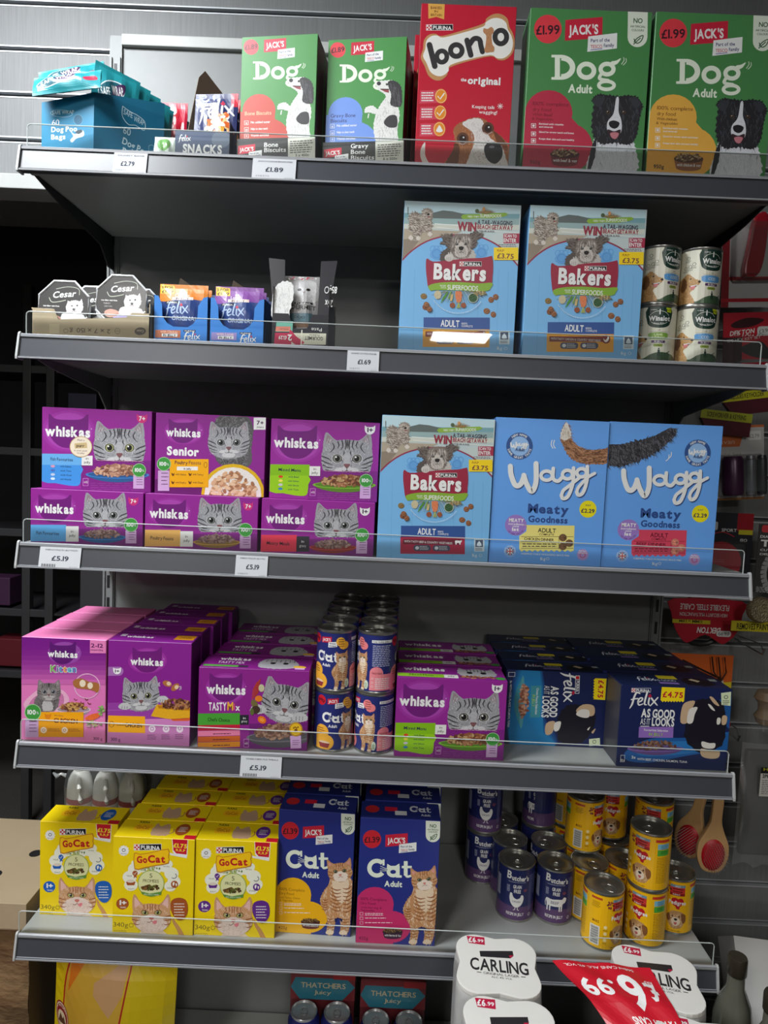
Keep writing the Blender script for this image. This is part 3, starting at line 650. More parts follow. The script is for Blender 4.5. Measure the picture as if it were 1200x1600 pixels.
def wh_kitten(a):
    a.part('front_print').fill((226, 120, 186)); n = 10
    for k in range(n): t = k/n; a.rect(110, 335+k*26, 590, 363+k*26, (int(118+108*t*t), int(24+96*t*t), int(132+54*t*t)))
    a.rect(110, 780, 590, 930, (232, 134, 190)); a.ell(355, 425, 92, 62, (150, 70, 165)); cathead(a, 345, 425, 72, (92, 22, 110)); whiskas_word(a, 262, 444, 426, 33)
    x = 278
    a.part('kitten_lettering_print')
    for ch, c, wd in (('K', (120, 180, 80), 32), ('i', (80, 90, 150), 8), ('t', (70, 150, 190), 20), ('t', (230, 150, 60), 20), ('e', (90, 180, 200), 25), ('n', (80, 140, 200), 22)):
        a.T(ch, x-2, 529, x+wd+2, 38, WH, 0.06); a.T(ch, x, 528, x+wd, 35, c, 0.03); x += wd+3
    a.part('cat_picture').blob([(130, 705), (190, 640), (240, 618), (330, 622), (375, 660), (376, 700), (330, 750), (180, 750)], (238, 178, 208)); a.blob([(160, 710), (210, 655), (320, 640), (352, 670), (330, 730), (200, 750)], (206, 120, 170))
    a.shag([(205, 660), (230, 640), (300, 640), (325, 680), (300, 740), (210, 742), (190, 700)], (120, 112, 114), 5, 50); a.hairs([(205, 660), (230, 640), (300, 640), (325, 680), (300, 740), (210, 742), (190, 700)], 130, 14, 3, (60, 56, 60)); a.shag([(240, 690), (280, 690), (290, 735), (240, 740)], (190, 186, 186), 4, 30)
    a.move(270, 628, 0.40); tabby(a, chin=True, iris=(110, 116, 130), mid=(132, 124, 124), lite=(186, 180, 178), dark=(54, 50, 52)); a.home()
    plate(a, 405, 735, 96, 34, (238, 206, 226), ((190, 132, 70), (150, 92, 60), (216, 170, 100), (110, 62, 44)), n=100, sz=10, hi=0.8)
    a.part('kibble_picture').ring(480, 605, 72, 70, 5, (238, 190, 220)); a.blob([(402, 590), (410, 570), (450, 562), (490, 580), (545, 590), (540, 640), (500, 625), (420, 615)], (176, 112, 60), 3); a.ell(455, 590, 17, 20, (244, 226, 200)); a.ell(497, 602, 15, 18, (244, 226, 200)); a.ell(434, 562, 0.1, 0.1, WH)
    for p in ((408, 674), (446, 690), (468, 672), (484, 694)): a.stroke([p, (p[0]+8, p[1]+10), (p[0]+18, p[1]+6)], 5, (130, 50, 60))
    a.part('garnish_picture').blob([(468, 785), (500, 762), (548, 752), (550, 772), (510, 792)], (236, 110, 50), 3); a.pile(520, 815, 45, 18, 26, ((180, 190, 120), (220, 170, 190), (120, 150, 90)), 8); a.pile(560, 740, 18, 30, 14, ((150, 190, 110), (110, 160, 80)), 9)
    a.part('flavour_banner_print').rect(214, 748, 462, 886, (242, 166, 14)); a.T('With delicious', 300, 770, 350, 8, (110, 30, 60)); a.T('CHICKEN', 298, 806, 428, 24, (90, 30, 50), 0.02); cathead(a, 266, 772, 18, (220, 130, 20))
    for x in (242, 358): a.ell(x, 848, 17, 17, (250, 236, 220)); a.ring(x, 848, 9, 9, 3, (190, 120, 40), 8); a.lines(x+22, 842, x+92, 2, 10, (110, 50, 40), 3)
    seal(a, 182, 750, 46, (140, 790, 212, 888)); a.part('age_badge_print').rect(494, 352, 582, 424, (232, 130, 186)); a.T('2-12', 499, 392, 566, 21, (90, 20, 90), 0.02); a.T('months', 498, 410, 566, 11, (90, 20, 90), 0.01); a.part('front_print').T('300 g', 516, 902, 566, 15, (110, 40, 100), 0.01)
# shaggy grey dog
def shaggy(a, full=False):
    """long-haired dog face about 200 wide"""
    g, d, l = (132, 120, 112), (84, 74, 70), (206, 198, 190)
    for s, p in ((-1, [(-40, -40), (-80, -66), (-118, -52), (-108, -30), (-124, -10), (-90, 0), (-78, 34), (-50, 20)]), (1, [(40, -50), (78, -78), (128, -68), (120, -48), (96, -30), (84, 10), (50, 20)])):
        a.shag(p, d, 14, 40, 3+s); a.hairs(smooth(p), 90, 26, 3, g, ang=180+25 if s < 0 else -20, spread=20, sd=s+5)
    a.shag([(-52, -50), (0, -66), (52, -54), (62, 0), (52, 50), (20, 72), (-28, 72), (-56, 40), (-62, 0)], g, 10, 80)
    hd = smooth([(-48, -46), (0, -60), (48, -50), (56, 0), (44, 46), (0, 62), (-46, 44), (-56, 0)])
    a.hairs(hd, 150, 26, 3, l, ang=lambda p: 90-p[0]*0.5, spread=16, sd=3); a.hairs(hd, 70, 22, 3, d, ang=lambda p: 90-p[0]*0.5, spread=16, sd=8)
    a.shag([(-20, -10), (20, -10), (40, 40), (20, 66), (-20, 66), (-38, 40)], l, 7, 50); a.hairs([(-20, -5), (20, -5), (36, 40), (0, 62), (-36, 40)], 60, 18, 3, (160, 150, 144), spread=30)
    for s in (-1, 1): a.ell(s*24, -8, 7, 7, (28, 22, 22)); a.ell(s*24-2, -10, 2, 2, (230, 230, 230))
    a.blob([(-15, 10), (0, 5), (15, 10), (12, 24), (0, 28), (-12, 24)], (26, 22, 24)); a.stroke([(0, 26), (0, 38), (-12, 42)], 3, (50, 40, 40)); a.stroke([(0, 38), (12, 42)], 3, (50, 40, 40), False)
def running(a):
    g, d, l = (150, 136, 124), (92, 80, 72), (220, 212, 202)
    P = [(100, 150), (140, 140), (175, 160), (215, 160), (232, 210), (225, 262), (200, 250), (170, 262), (150, 300), (125, 300), (118, 260), (100, 240), (96, 190)]
    a.shag(P, g, 14, 80); a.hairs(smooth(P), 160, 26, 3, l, ang=200, spread=35); a.hairs(smooth(P), 110, 24, 3, d, ang=200, spread=35, sd=6)
    a.shag([(170, 150), (190, 118), (225, 122), (238, 150), (225, 180), (190, 185)], g, 9, 40); a.hairs([(170, 150), (190, 118), (225, 122), (238, 150), (225, 180), (190, 185)], 60, 16, 3, l, ang=170, spread=30); a.ell(212, 150, 8, 7, (30, 24, 24)); a.ell(196, 140, 3, 3, (30, 24, 24)); a.ell(214, 166, 6, 4, (150, 70, 70))
    for p in ((150, 292), (222, 268), (105, 290)): a.shag([(p[0]-14, p[1]), (p[0], p[1]-14), (p[0]+14, p[1]), (p[0], p[1]+12)], l, 5, 20)
def purina(a, x0, y0, x1, y1, bc=(26, 22, 26)):
    a.part('maker_print'); h = y1-y0; a.rect(x0, y0, x1, y1, WH); a.rect(x0+h*0.95, y0+h*0.07, x1-h*0.06, y1-h*0.07, bc)
    a.rect(x0+h*0.06, y0+h*0.07, x0+h*0.9, y1-h*0.07, (200, 24, 44))
    for i in range(3):
        for j in range(3):
            if (i+j) % 2 == 0: a.rect(x0+h*0.1+i*h*0.26, y0+h*0.12+j*h*0.26, x0+h*0.1+(i+1)*h*0.26, y0+h*0.12+(j+1)*h*0.26, WH)
    a.T('PURINA', x0+h*1.12, y1-h*0.22, x1-h*0.25, h*0.56, WH, 0.03)
def bakers(v):
    def f(a):
        SB = (122, 184, 232)
        a.part('front_print').fill(SB)
        arc = [(40+i*30, 190+((i*30-350)**2)*0.00165) for i in range(26)]
        arc = [(45, 430), (100, 375), (160, 332), (220, 303), (290, 283), (350, 274), (420, 270), (500, 277), (570, 300), (640, 338), (700, 392), (765, 462)]
        a.poly([(20, 50), (790, 50), (790, 480)] + arc[::-1] + [(20, 450)], (190, 206, 206))
        def band(y0, y1, c): a.poly([(20, y0), (790, y0+8), (790, y1+8), (20, y1)], c)
        band(60, 140, (190, 218, 226)); band(140, 168, (120, 166, 176)); band(168, 205, (150, 178, 178)); band(205, 235, (206, 210, 198)); 
        a.poly([(235, 172), (240, 140), (300, 126), (360, 132), (440, 150), (460, 178)], (96, 106, 104)); a.poly([(30, 235), (420, 250), (330, 282), (200, 312), (45, 425), (30, 430)], (176, 162, 142))
        a.poly([(30, 300), (170, 290), (120, 350), (45, 425), (30, 430)], (142, 128, 112)); a.rect(85, 105, 90, 150, (80, 84, 86)); a.stroke([(250, 205), (420, 215), (600, 210)], 5, (232, 236, 232)); a.stroke([(260, 225), (400, 240), (600, 250), (770, 262)], 4, (228, 230, 224))
        a.poly([(770, 90), (790, 90), (790, 480), (756, 455), (690, 384), (640, 338), (600, 315), (600, 270), (760, 262)], (196, 208, 206))
        a.poly(arc + [(790, 500), (790, 1000), (20, 1000), (20, 450)], SB); a.stroke(arc, 9, (150, 40, 72))
        for x in (130, 260, 520, 640, 700): a.stroke([(x, 430 if 200 < x < 600 else 480), (x-6, 700), (x-10, 960)], 1.6, (96, 160, 212), False)
        for cx, cy, sc in ((262, 365, 1), (535, 358, 1.1)):
            for k in range(5): a.ring(cx+(k % 3-1)*22*sc, cy+(k//3)*34*sc-10, 18, 20, 3, (84, 148, 214), 14)
            a.ell(cx, cy+20, 34, 34, (100, 164, 222)); a.ring(cx, cy+18, 26, 26, 4, (80, 144, 210), 16)
        a.part('running_dog_picture'); running(a)
        a.part('dog_picture'); a.shag([(285, 410), (300, 370), (350, 350), (380, 380), (375, 425), (300, 430)], (90, 80, 76), 8, 40); a.shag([(345, 430), (350, 360), (470, 350), (490, 430)], (196, 190, 184), 8, 40); a.move(412, 335, 1.0); shaggy(a); a.home()
        a.part('logo_print').blob([(203, 412), (240, 430), (330, 424), (440, 412), (540, 408), (590, 398), (600, 400), (606, 450), (602, 520), (580, 572), (400, 566), (240, 572), (214, 590), (203, 530), (197, 460)], (156, 34, 62), 3)
        a.ell(338, 408, 27, 22, (206, 200, 194)); [a.stroke([(326+k*11, 404), (325+k*11, 424)], 2, (120, 110, 104)) for k in range(3)]
        a.T('Bakers', 246, 534, 566, 86, (60, 14, 30), 0.06); a.T('Bakers', 243, 531, 563, 86, WH, 0.05); purina(a, 402, 430, 536, 458)
        a.part('superfoods_banner_print').blob([(214, 574), (280, 556), (400, 552), (520, 560), (600, 556), (594, 584), (560, 606), (400, 602), (260, 600), (226, 604)], (134, 176, 52), 3); a.T('SUPERFOODS', 328, 597, 515, 28, WH, 0.01); a.T('RECIPE', 284, 578, 320, 9, WH); a.T('WITH', 288, 590, 320, 9, WH)
        a.part('vegetable_picture')
        for k in range(26): t = k/25; x = 235+340*t; a.stroke([(385+(x-385)*0.5, 606), (x, 628+60*math.sin(PI*t))], [3, 4, 2], ((150, 140, 80), (96, 120, 60), (190, 170, 110), (120, 90, 60))[k % 4], False)
        a.ell(270, 628, 22, 26, (208, 196, 160)); a.stroke([(330, 612), (312, 640), (290, 675)], [8, 14, 3], (84, 150, 56)); a.stroke([(352, 608), (336, 650)], [6, 8], (120, 170, 70))
        for k in range(6): a.stroke([(350+k*3, 625), (346+k*2, 665)], [2, 3], (214, 190, 130), False)
        a.poly([(380, 610), (412, 610), (408, 672), (384, 672)], (226, 130, 82)); a.blob([(378, 612), (395, 606), (416, 612), (414, 660), (398, 676), (382, 660)], (228, 132, 86), 3); [a.stroke([(398, 672), (385+k*6, 708)], 4, (170, 180, 100), False) for k in range(5)]
        a.ell(485, 646, 30, 30, (200, 208, 196)); a.ell(485, 646, 26, 26, (56, 96, 58)); a.pile(485, 646, 20, 20, 30, ((44, 80, 48), (70, 112, 66)), 6); a.ell(360, 690, 17, 16, (156, 84, 54)); a.ell(427, 690, 16, 16, (160, 88, 56)); a.pile(530, 620, 36, 14, 30, ((190, 170, 120), (140, 120, 80)), 8)
        a.arc('Made with selected Natural Ingredients', 392, 560, 180, 298-180, 242, 0.1, WH)
        for k in range(34):
            an = math.radians(148-k*3.4); a.ell(392+170*math.cos(an), 578+160*math.sin(an), 3, 4, (216, 232, 242), n=6)
        a.part('biscuit_picture')
        for c, k in (((184, 635), 2), ((196, 700), 1), ((218, 712), 0), ((594, 655), 0), ((622, 638), 0), ((568, 722), 3), ((608, 742), 0), ((200, 686), 0)):
            cc = ((150, 94, 60), (138, 82, 50), (142, 120, 66), (150, 96, 62))[k]; a.ell(c[0]+2, c[1]+3, 20 if k else 17, 17, (100, 70, 56)); a.ell(c[0], c[1], 19 if k else 16, 16, cc); a.pile(c[0], c[1], 10, 9, 8, ((176, 120, 80), (120, 70, 44)), 4)
        a.part('banner_print').blob([(420, 152), (520, 148), (680, 140), (682, 160), (600, 174), (520, 172), (424, 178)], (140, 180, 60), 2)
        a.T('FEED THEM', 452, 168, 520, 10, WH, 0.01, rot=2); a.T('SUPERFOODS', 527, 168, 655, 18, WH, 0.01, rot=2)
        for k in range(22): x = 495+k*6; a.stroke([(555, 145), (x, 112+abs(k-11)*2.4)], [4, 4, 1], ((130, 140, 80), (186, 120, 70), (96, 104, 60), (150, 110, 70))[k % 4], False)
        a.ell(508, 130, 12, 12, (80, 96, 60)); a.ell(548, 120, 9, 12, (210, 150, 90))
        a.part('offer_print').T('WIN', 386, 242, 502, 48, (150, 30, 60), 0.05, rot=-1); a.T('A TAIL-WAGGING', 510, 207, 722, 24, (56, 44, 66), 0.03); a.T('BEACH GETAWAY', 510, 235, 726, 25, (150, 30, 60), 0.03); a.T('IN THE UK & ROI', 500, 252, 610, 9, (70, 50, 70), 0.01)
        a.rect(668, 264, 768, 322, (168, 40, 72)); a.T('SCAN TO', 672, 285, 748, 17, WH, 0.02); a.T('ENTER', 670, 314, 746, 22, WH, 0.02); a.lines(640, 330, 750, 2, 10, (80, 70, 80), 4)
        a.part('price_flash_print').rect(610, 347, 758, 421, (250, 214, 20)); a.T('RRP', 630, 372, 672, 14, (150, 80, 30), 0.0); a.T('£3.75', 630, 410, 730, 28, (110, 50, 60), 0.02)
        a.part('flavour_banner_print').rect(184, 762, 588, 836, (48, 84, 150)); a.T('ADULT', 288, 815, 402, 38, WH, 0.02); a.T('100%', 416, 803, 452, 11, WH); a.T('COMPLETE', 416, 818, 484, 11, WH)
        c1, c2, t = ((176, 34, 70), (110, 20, 46), 'WITH TASTY BEEF & COUNTRY VEGETABLES') if v == 'beef' else ((226, 160, 50), (120, 44, 40), 'WITH TASTY CHICKEN & COUNTRY VEGETABLES')
        a.rect(180, 832, 586, 938, c1); a.rect(196, 846, 560, 878, c2); a.T(t, 205, 866, 508, 13, WH, 0.0)
        if v == 'beef': a.blob([(524, 858), (530, 852), (556, 854), (566, 850), (566, 860), (560, 866), (558, 878), (552, 878), (550, 868), (536, 868), (534, 878), (528, 878)], WH, 2)
        else: a.ell(540, 862, 26, 26, c2); a.blob([(524, 856), (534, 868), (546, 858), (550, 846), (558, 852), (554, 870), (540, 880), (528, 872)], WH, 2)
        for x in (262, 384): a.rrect(x, 882, x+110, 920, 18, (70, 76, 104)); a.lines(x+40, 892, x+100, 3, 9, WH, 3); a.ell(x+24, 901, 12, 11, (220, 224, 230))
        a.part('recycle_print').rect(645, 840, 708, 920, (214, 226, 232)); a.rect(652, 848, 700, 892, (74, 88, 110)); a.blob([(660, 884), (676, 854), (692, 884)], (214, 226, 232), 2); a.lines(652, 902, 702, 2, 9, (74, 88, 110), 4); a.T('1kg', 632, 952, 662, 18, WH); a.ring(685, 945, 10, 9, 2, WH, 10)
    return f
def wagg_script(a, k=1.0, col=WH):
    w = 22*k
    a.stroke([(102, 262), (106, 300), (124, 342), (146, 338), (160, 306)], w, col); a.stroke([(160, 300), (172, 336), (194, 368), (212, 330), (212, 250)], w, col)
    a.ring(258, 301, 32, 27, 15*k, col, 24); a.stroke([(286, 270), (286, 312), (306, 324), (322, 310)], w*0.72, col)
    a.ring(347, 296, 29, 26, 15*k, col, 24); a.stroke([(373, 268), (371, 330), (352, 386), (330, 398), (322, 384)], w*0.72, col); a.stroke([(322, 386), (330, 364), (352, 346), (382, 322), (402, 306)], w*0.66, col)
    a.ring(408, 288, 28, 25, 15*k, col, 24); a.stroke([(432, 262), (431, 320), (416, 370), (397, 383), (388, 370)], w*0.72, col); a.stroke([(388, 372), (394, 352), (412, 330), (436, 306), (464, 290)], w*0.62, col)
def wagg(v):
    def f(a):
        a.part('front_print').fill((104, 166, 240))
        bx, by = (141, 177) if v == 'chicken' else (419, 186)
        a.part('badge_print').ell(bx, by, 57, 57, (48, 84, 146)); a.ell(bx, by, 41, 41, (150, 190, 236)); a.arc('NEW NAME', bx, by, 44, -42, 42, 9, WH, 0.02); a.arc('SAME GREAT TASTE', bx, by, 53, 258, 102, 9, WH, 0.02, inner=True)
        a.move(bx-58, by-67, 0.205); wagg_script(a, 1.3); a.home(); a.T('Adult', bx-19, by+20, bx+21, 13, (40, 72, 130), 0.02)
        a.part('tail_picture')
        if v == 'chicken':
            P = smooth([(316, 140), (326, 100), (340, 76), (352, 98), (362, 140), (388, 172), (430, 190), (490, 188), (530, 180), (530, 244), (480, 248), (430, 250), (380, 236), (345, 205)]); a.shag(P[::4], (160, 108, 76), 6, 110)
            a.hairs(P, 420, 22, 3, (196, 146, 108), ang=lambda p: 30 if p[0] < 400 else -5, spread=18); a.hairs(P, 260, 20, 3, (110, 70, 48), ang=lambda p: 35 if p[0] < 400 else -5, spread=18, sd=5)
            a.shag([(316, 138), (326, 102), (340, 78), (352, 100), (358, 134), (336, 150)], (232, 226, 216), 5, 40); a.hairs([(318, 138), (330, 90), (352, 110), (356, 136)], 50, 14, 3, (206, 190, 172), ang=80)
            m = ((280, 150), (276, 170), (284, 186))
        else:
            P = smooth([(20, 160), (100, 150), (180, 132), (230, 116), (290, 86), (322, 88), (318, 112), (280, 150), (230, 188), (170, 214), (100, 240), (60, 240), (20, 232)]); a.shag(P[::5], (58, 56, 62), 14, 120)
            a.hairs(P, 360, 26, 3.4, (104, 104, 112), ang=lambda p: 60, spread=35); a.hairs(P, 260, 26, 3.4, (34, 32, 38), ang=60, spread=35, sd=5); m = ((292, 210), (304, 200), (306, 182))
        a.part('logo_print')
        for d in (0, 10): a.stroke([(x+d*(1 if v == 'chicken' else -1), y+(d if v != 'chicken' else 0)) for x, y in m], 3.4, WH)
        a.move(3, 4); wagg_script(a, 1.05, (40, 70, 132)); a.home(); wagg_script(a); a.ring(416, 262, 4, 4, 1.4, WH, 8)
        a.part('title_print').T('Meaty', 178, 458, 354, 36, (44, 76, 140), 0.075); a.T('Goodness', 180, 498, 350, 26, (44, 76, 140), 0.035)
        a.part('price_flash_print').ell(438, 443, 37, 37, (240, 226, 20)); a.T('RRP', 428, 430, 450, 7, (60, 60, 90)); a.T('£2.29', 408, 457, 466, 16, (40, 40, 80), 0.03)
        a.part('round_seal_print').ell(127, 513, 47, 45, (158, 124, 200)); a.T('MEATY', 97, 498, 161, 14, WH, 0.04); a.T('ingredients', 95, 511, 160, 8, WH, 0.02); a.T('come', 113, 521, 140, 8, WH, 0.02); a.T('1st', 110, 537, 140, 13, WH, 0.04); a.arc('IN OUR RECIPE', 127, 513, 42, 235, 125, 6, (70, 50, 120), 0.01, inner=True)
        c = (240, 226, 130) if v == 'chicken' else (216, 70, 96); dk = (60, 54, 50) if v == 'chicken' else (110, 20, 44)
        a.part('flavour_banner_print').poly([(150, 512), (381, 514), (379, 622)] + [(376-k*11.8, 628 if k % 2 else 620) for k in range(1, 20)] + [(142, 616), (142, 560), (172, 540), (174, 514)], c)
        a.T('ADULT', 222, 543, 300, 18, dk, 0.02); a.T('COMPLETE', 228, 556, 292, 8.5, dk, 0.01); a.stroke([(150, 562), (376, 562)], 1.6, dk, False); a.T('CHICKEN DINNER' if v == 'chicken' else 'BEEF DINNER', 163, 577, 292, 11.5, dk, 0.02); a.stroke([(150, 585), (312, 585)], 1.6, dk, False); a.stroke([(314, 562), (314, 616)], 1.6, dk, False); a.lines(156, 594, 306, 2, 10, dk, 4, 0.05); a.stroke([(150, 612), (376, 612)], 1.6, dk, False)
        for p in ((331, 566), (359, 590), (331, 604)): kc = (116, 84, 56) if v == 'chicken' else (206, 130, 110); a.ell(p[0], p[1], 17, 16, kc); a.pile(p[0], p[1], 10, 10, 9, (tuple(int(x*1.2) for x in kc), tuple(int(x*0.75) for x in kc)), 4)
        a.part('emblem_print').ell(102, 626, 26, 26, (140, 180, 236)); a.arc('MADE IN BRITAIN', 102, 626, 20, -100, 100, 5.5, WH); a.ell(102, 626, 17, 17, (34, 50, 120)); a.stroke([(90, 614), (114, 638)], 4, WH, False); a.stroke([(114, 614), (90, 638)], 4, WH, False); a.rect(86, 622, 118, 630, WH); a.rect(98, 610, 106, 642, WH); a.rect(86, 624, 118, 628, (200, 30, 50)); a.rect(100, 610, 104, 642, (200, 30, 50))
        a.ell(418, 640, 25, 25, (178, 150, 206)); a.ring(418, 642, 13, 12, 3, (206, 60, 110), 14); a.T('Perfect', 402, 626, 434, 6, WH, 0.02); a.T('Digestion', 399, 634, 437, 6, WH, 0.02)
        a.T('KEEPING TAILS WAGGING SINCE 1986', 152, 639, 360, 6.5, WH, 0.01); a.T('1kg', 234, 664, 256, 12, WH, 0.01); a.ring(266, 658, 7, 6, 1.6, WH, 10)
    return f
CR = (236, 244, 226)
def jacks(a, x, y, k):
    a.part('maker_print').poly([(x, y+14*k), (x+172*k, y), (x+171*k, y+94*k), (x-3*k, y+108*k)], (204, 32, 60)); a.T("JACK'S", x+15*k, y+80*k, x+153*k, 40*k, WH, 0.035, rot=4)
    a.poly([(x+106*k, y+88*k), (x+240*k, y+72*k), (x+239*k, y+142*k), (x+102*k, y+158*k)], (238, 240, 238)); a.T('Part of the', x+118*k, y+114*k, x+206*k, 15*k, (50, 50, 110), 0.02, rot=4)
    a.T('TESCO', x+117*k, y+142*k, x+172*k, 15*k, (200, 36, 60), 0.01, rot=4); a.T('family', x+178*k, y+136*k, x+226*k, 15*k, (50, 50, 110), 0.02, rot=4); a.stroke([(x+117*k, y+149*k), (x+172*k, y+144*k)], 3*k, (70, 90, 170), False)
def price_dot(a, x, y, r, t, col=(226, 60, 72)):
    a.part('price_flash_print').ell(x, y, r, r, col); a.T(t, x-r*0.85, y+r*0.38, x+r*0.85, r*0.6, (60, 24, 36), 0.02, rot=4)
def badge(a, x0, y0, x1, y1):
    a.part('badge_print').poly([(x0, y0), (x1, y0)] + [((x0+x1)/2+(x1-x0)/2*math.cos(t*PI/10), y1-(x1-x0)/2+(x1-x0)/2*math.sin(t*PI/10)) for t in range(11)], (230, 238, 222)); w = x1-x0; g = (54, 96, 62)
    a.T('NO', x0+w*0.28, y0+(y1-y0)*0.34, x0+w*0.74, w*0.23, g, 0.02); a.T('ARTIFICIAL', x0+w*0.12, y0+(y1-y0)*0.46, x0+w*0.9, w*0.1, g, 0.01); a.T('COLOURS', x0+w*0.2, y0+(y1-y0)*0.56, x0+w*0.82, w*0.1, g, 0.01)
    a.stroke([(x0+w*0.32, y1-w*0.24), (x0+w*0.5, y1-w*0.45), (x0+w*0.78, y1-w*0.58), (x0+w*0.68, y1-w*0.3), (x0+w*0.46, y1-w*0.2), (x0+w*0.32, y1-w*0.42)], w*0.05, g); a.stroke([(x0+w*0.3, y1-w*0.14), (x0+w*0.66, y1-w*0.46)], w*0.05, g, False)
def dog_word(a, x, y, k):
    """the word Dog, its g ending in a wagging tail"""
    a.part('logo_print'); c = CR
    a.rect(x+12*k, y, x+36*k, y+114*k, c); a.ring(x+42*k, y+57*k, 66*k, 57*k, 26*k, c, 20, -90, 90); a.rect(x+14*k, y, x+44*k, y+15*k, c); a.rect(x+10*k, y+99*k, x+44*k, y+114*k, c); a.rect(x-4*k, y, x+48*k, y+12*k, c); a.rect(x-4*k, y+102*k, x+48*k, y+114*k, c)
    a.ring(x+160*k, y+72*k, 46*k, 42*k, 22*k, c); a.ring(x+256*k, y+64*k, 40*k, 34*k, 20*k, c); a.stroke([(x+282*k, y+38*k), (x+300*k, y+32*k), (x+318*k, y+16*k)], [22*k, 16*k, 3], c)
    a.stroke([(x+228*k, y+88*k), (x+222*k, y+108*k), (x+262*k, y+116*k)], 15*k, c); a.ring(x+254*k, y+138*k, 44*k, 27*k, 17*k, c)
    a.stroke([(x+322*k, y+42*k), (x+334*k, y+24*k), (x+332*k, y+10*k)], 3*k, c); a.stroke([(x+330*k, y+46*k), (x+344*k, y+30*k), (x+343*k, y+14*k)], 3*k, c)
def collie(a):
    bk, md = (36, 36, 42), (70, 72, 82)
    a.part('dog_picture').shag([(392, 640), (440, 620), (530, 620), (572, 680), (572, 806), (360, 806), (372, 700)], (222, 224, 230), 8, 70)
    a.hairs([(392, 640), (530, 620), (572, 690), (572, 806), (362, 806)], 120, 34, 4, (204, 208, 216), ang=90, spread=20); a.shag([(370, 690), (392, 650), (388, 720), (364, 800), (352, 800)], bk, 4, 30)
    H = smooth([(382, 492), (372, 470), (398, 444), (440, 446), (488, 452), (540, 448), (584, 458), (604, 492), (596, 530), (586, 590), (572, 650), (536, 672), (488, 662), (430, 668), (388, 648), (374, 580)]); a.shag(H[::4], bk, 9, 100); a.hairs(H, 150, 30, 4, md, ang=90, spread=30)
    a.blob([(384, 492), (374, 472), (398, 450), (430, 460), (410, 500)], (54, 56, 64)); a.blob([(586, 500), (598, 482), (575, 455), (548, 462), (566, 500)], (54, 56, 64))
    a.blob([(484, 460), (496, 460), (496, 520), (508, 556), (512, 596), (502, 626), (470, 628), (444, 606), (446, 566), (472, 530)], (228, 230, 236)); a.blob([(452, 570), (474, 562), (500, 572), (494, 592), (476, 600), (456, 590)], (30, 28, 34))
    a.blob([(446, 604), (476, 612), (506, 604), (500, 636), (478, 650), (456, 636)], (60, 36, 44)); a.blob([(458, 622), (478, 616), (498, 622), (490, 642), (478, 648), (464, 640)], (206, 130, 140))
    for x in (446, 520): a.ell(x, 524, 10, 8, (86, 60, 40)); a.ell(x, 524, 5, 5, (10, 10, 12)); a.ell(x-2, 521, 2, 2, WH)
def bowl(a, x, y, rx, ry, rim, t, foodc=((196, 170, 130), (150, 124, 88), (110, 84, 60))):
    a.part('food_bowl_picture').poly([(x-rx, y), (x+rx, y), (x+rx*0.84, y+ry*1.9), (x-rx*0.84, y+ry*1.9)], rim); a.ell(x, y+ry*1.8, rx*0.84, ry*0.6, rim); a.ell(x, y, rx, ry*0.8, tuple(int(v*0.6) for v in rim)); a.pile(x, y-ry*0.3, rx*0.85, ry*0.75, 60, foodc, rx*0.1); a.T(t, x-rx*0.8, y+ry*1.45, x+rx*0.82, rx*0.2, WH, 0.02)
def dog_adult(v):
    bl, dk, t1, t2 = ((186, 44, 72), (120, 24, 44), 'With Beef', 'beef & veg') if v == 'beef' else ((232, 176, 74), (120, 66, 24), 'With chicken', 'chicken & veg')
    def f(a):
        a.part('front_print').fill((74, 138, 78)); price_dot(a, 163, 145, 65, '£1.99'); jacks(a, 245, 90, 1); badge(a, 533, 60, 624, 226); dog_word(a, 184, 262, 1)
        a.T('Adult', 258, 433, 372, 36, CR, 0.035)
        a.part('flavour_banner_print').ell(168, 530, 112, 106, bl); a.ell(265, 690, 112, 114, bl); a.rect(40, 540, 170, 810, bl); a.rect(150, 690, 320, 810, bl); a.poly([(150, 560), (270, 545), (330, 610), (200, 700)], bl)
        a.T('100% complete', 92, 494, 262, 17, dk); a.T('dry food', 92, 521, 180, 17, dk); a.T(t1, 90, 543, 186, 13, dk); a.T('& Vegetables', 88, 562, 190, 12, dk)
        for k, y in enumerate((590, 628, 660)): a.ring(96, y, 16, 15, 3, WH, 4, 45, 405); a.ell(96, y, 6, 6, WH, n=8); a.T(('Enriched with vitamins', 'Good for strong teeth and bones', 'Keeps their skin and coat healthy')[k], 122, y-6, (238, 288, 290)[k], 8, WH, 0.02)
        a.T('and minerals', 122, 598, 188, 8, WH, 0.02); a.T('950g', 78, 768, 128, 17, dk if v == 'beef' else (60, 50, 40), 0.03); bowl(a, 245, 722, 70, 24, (124, 44, 50) if v == 'beef' else (150, 96, 60), 'with ' + t2); collie(a)
    return f
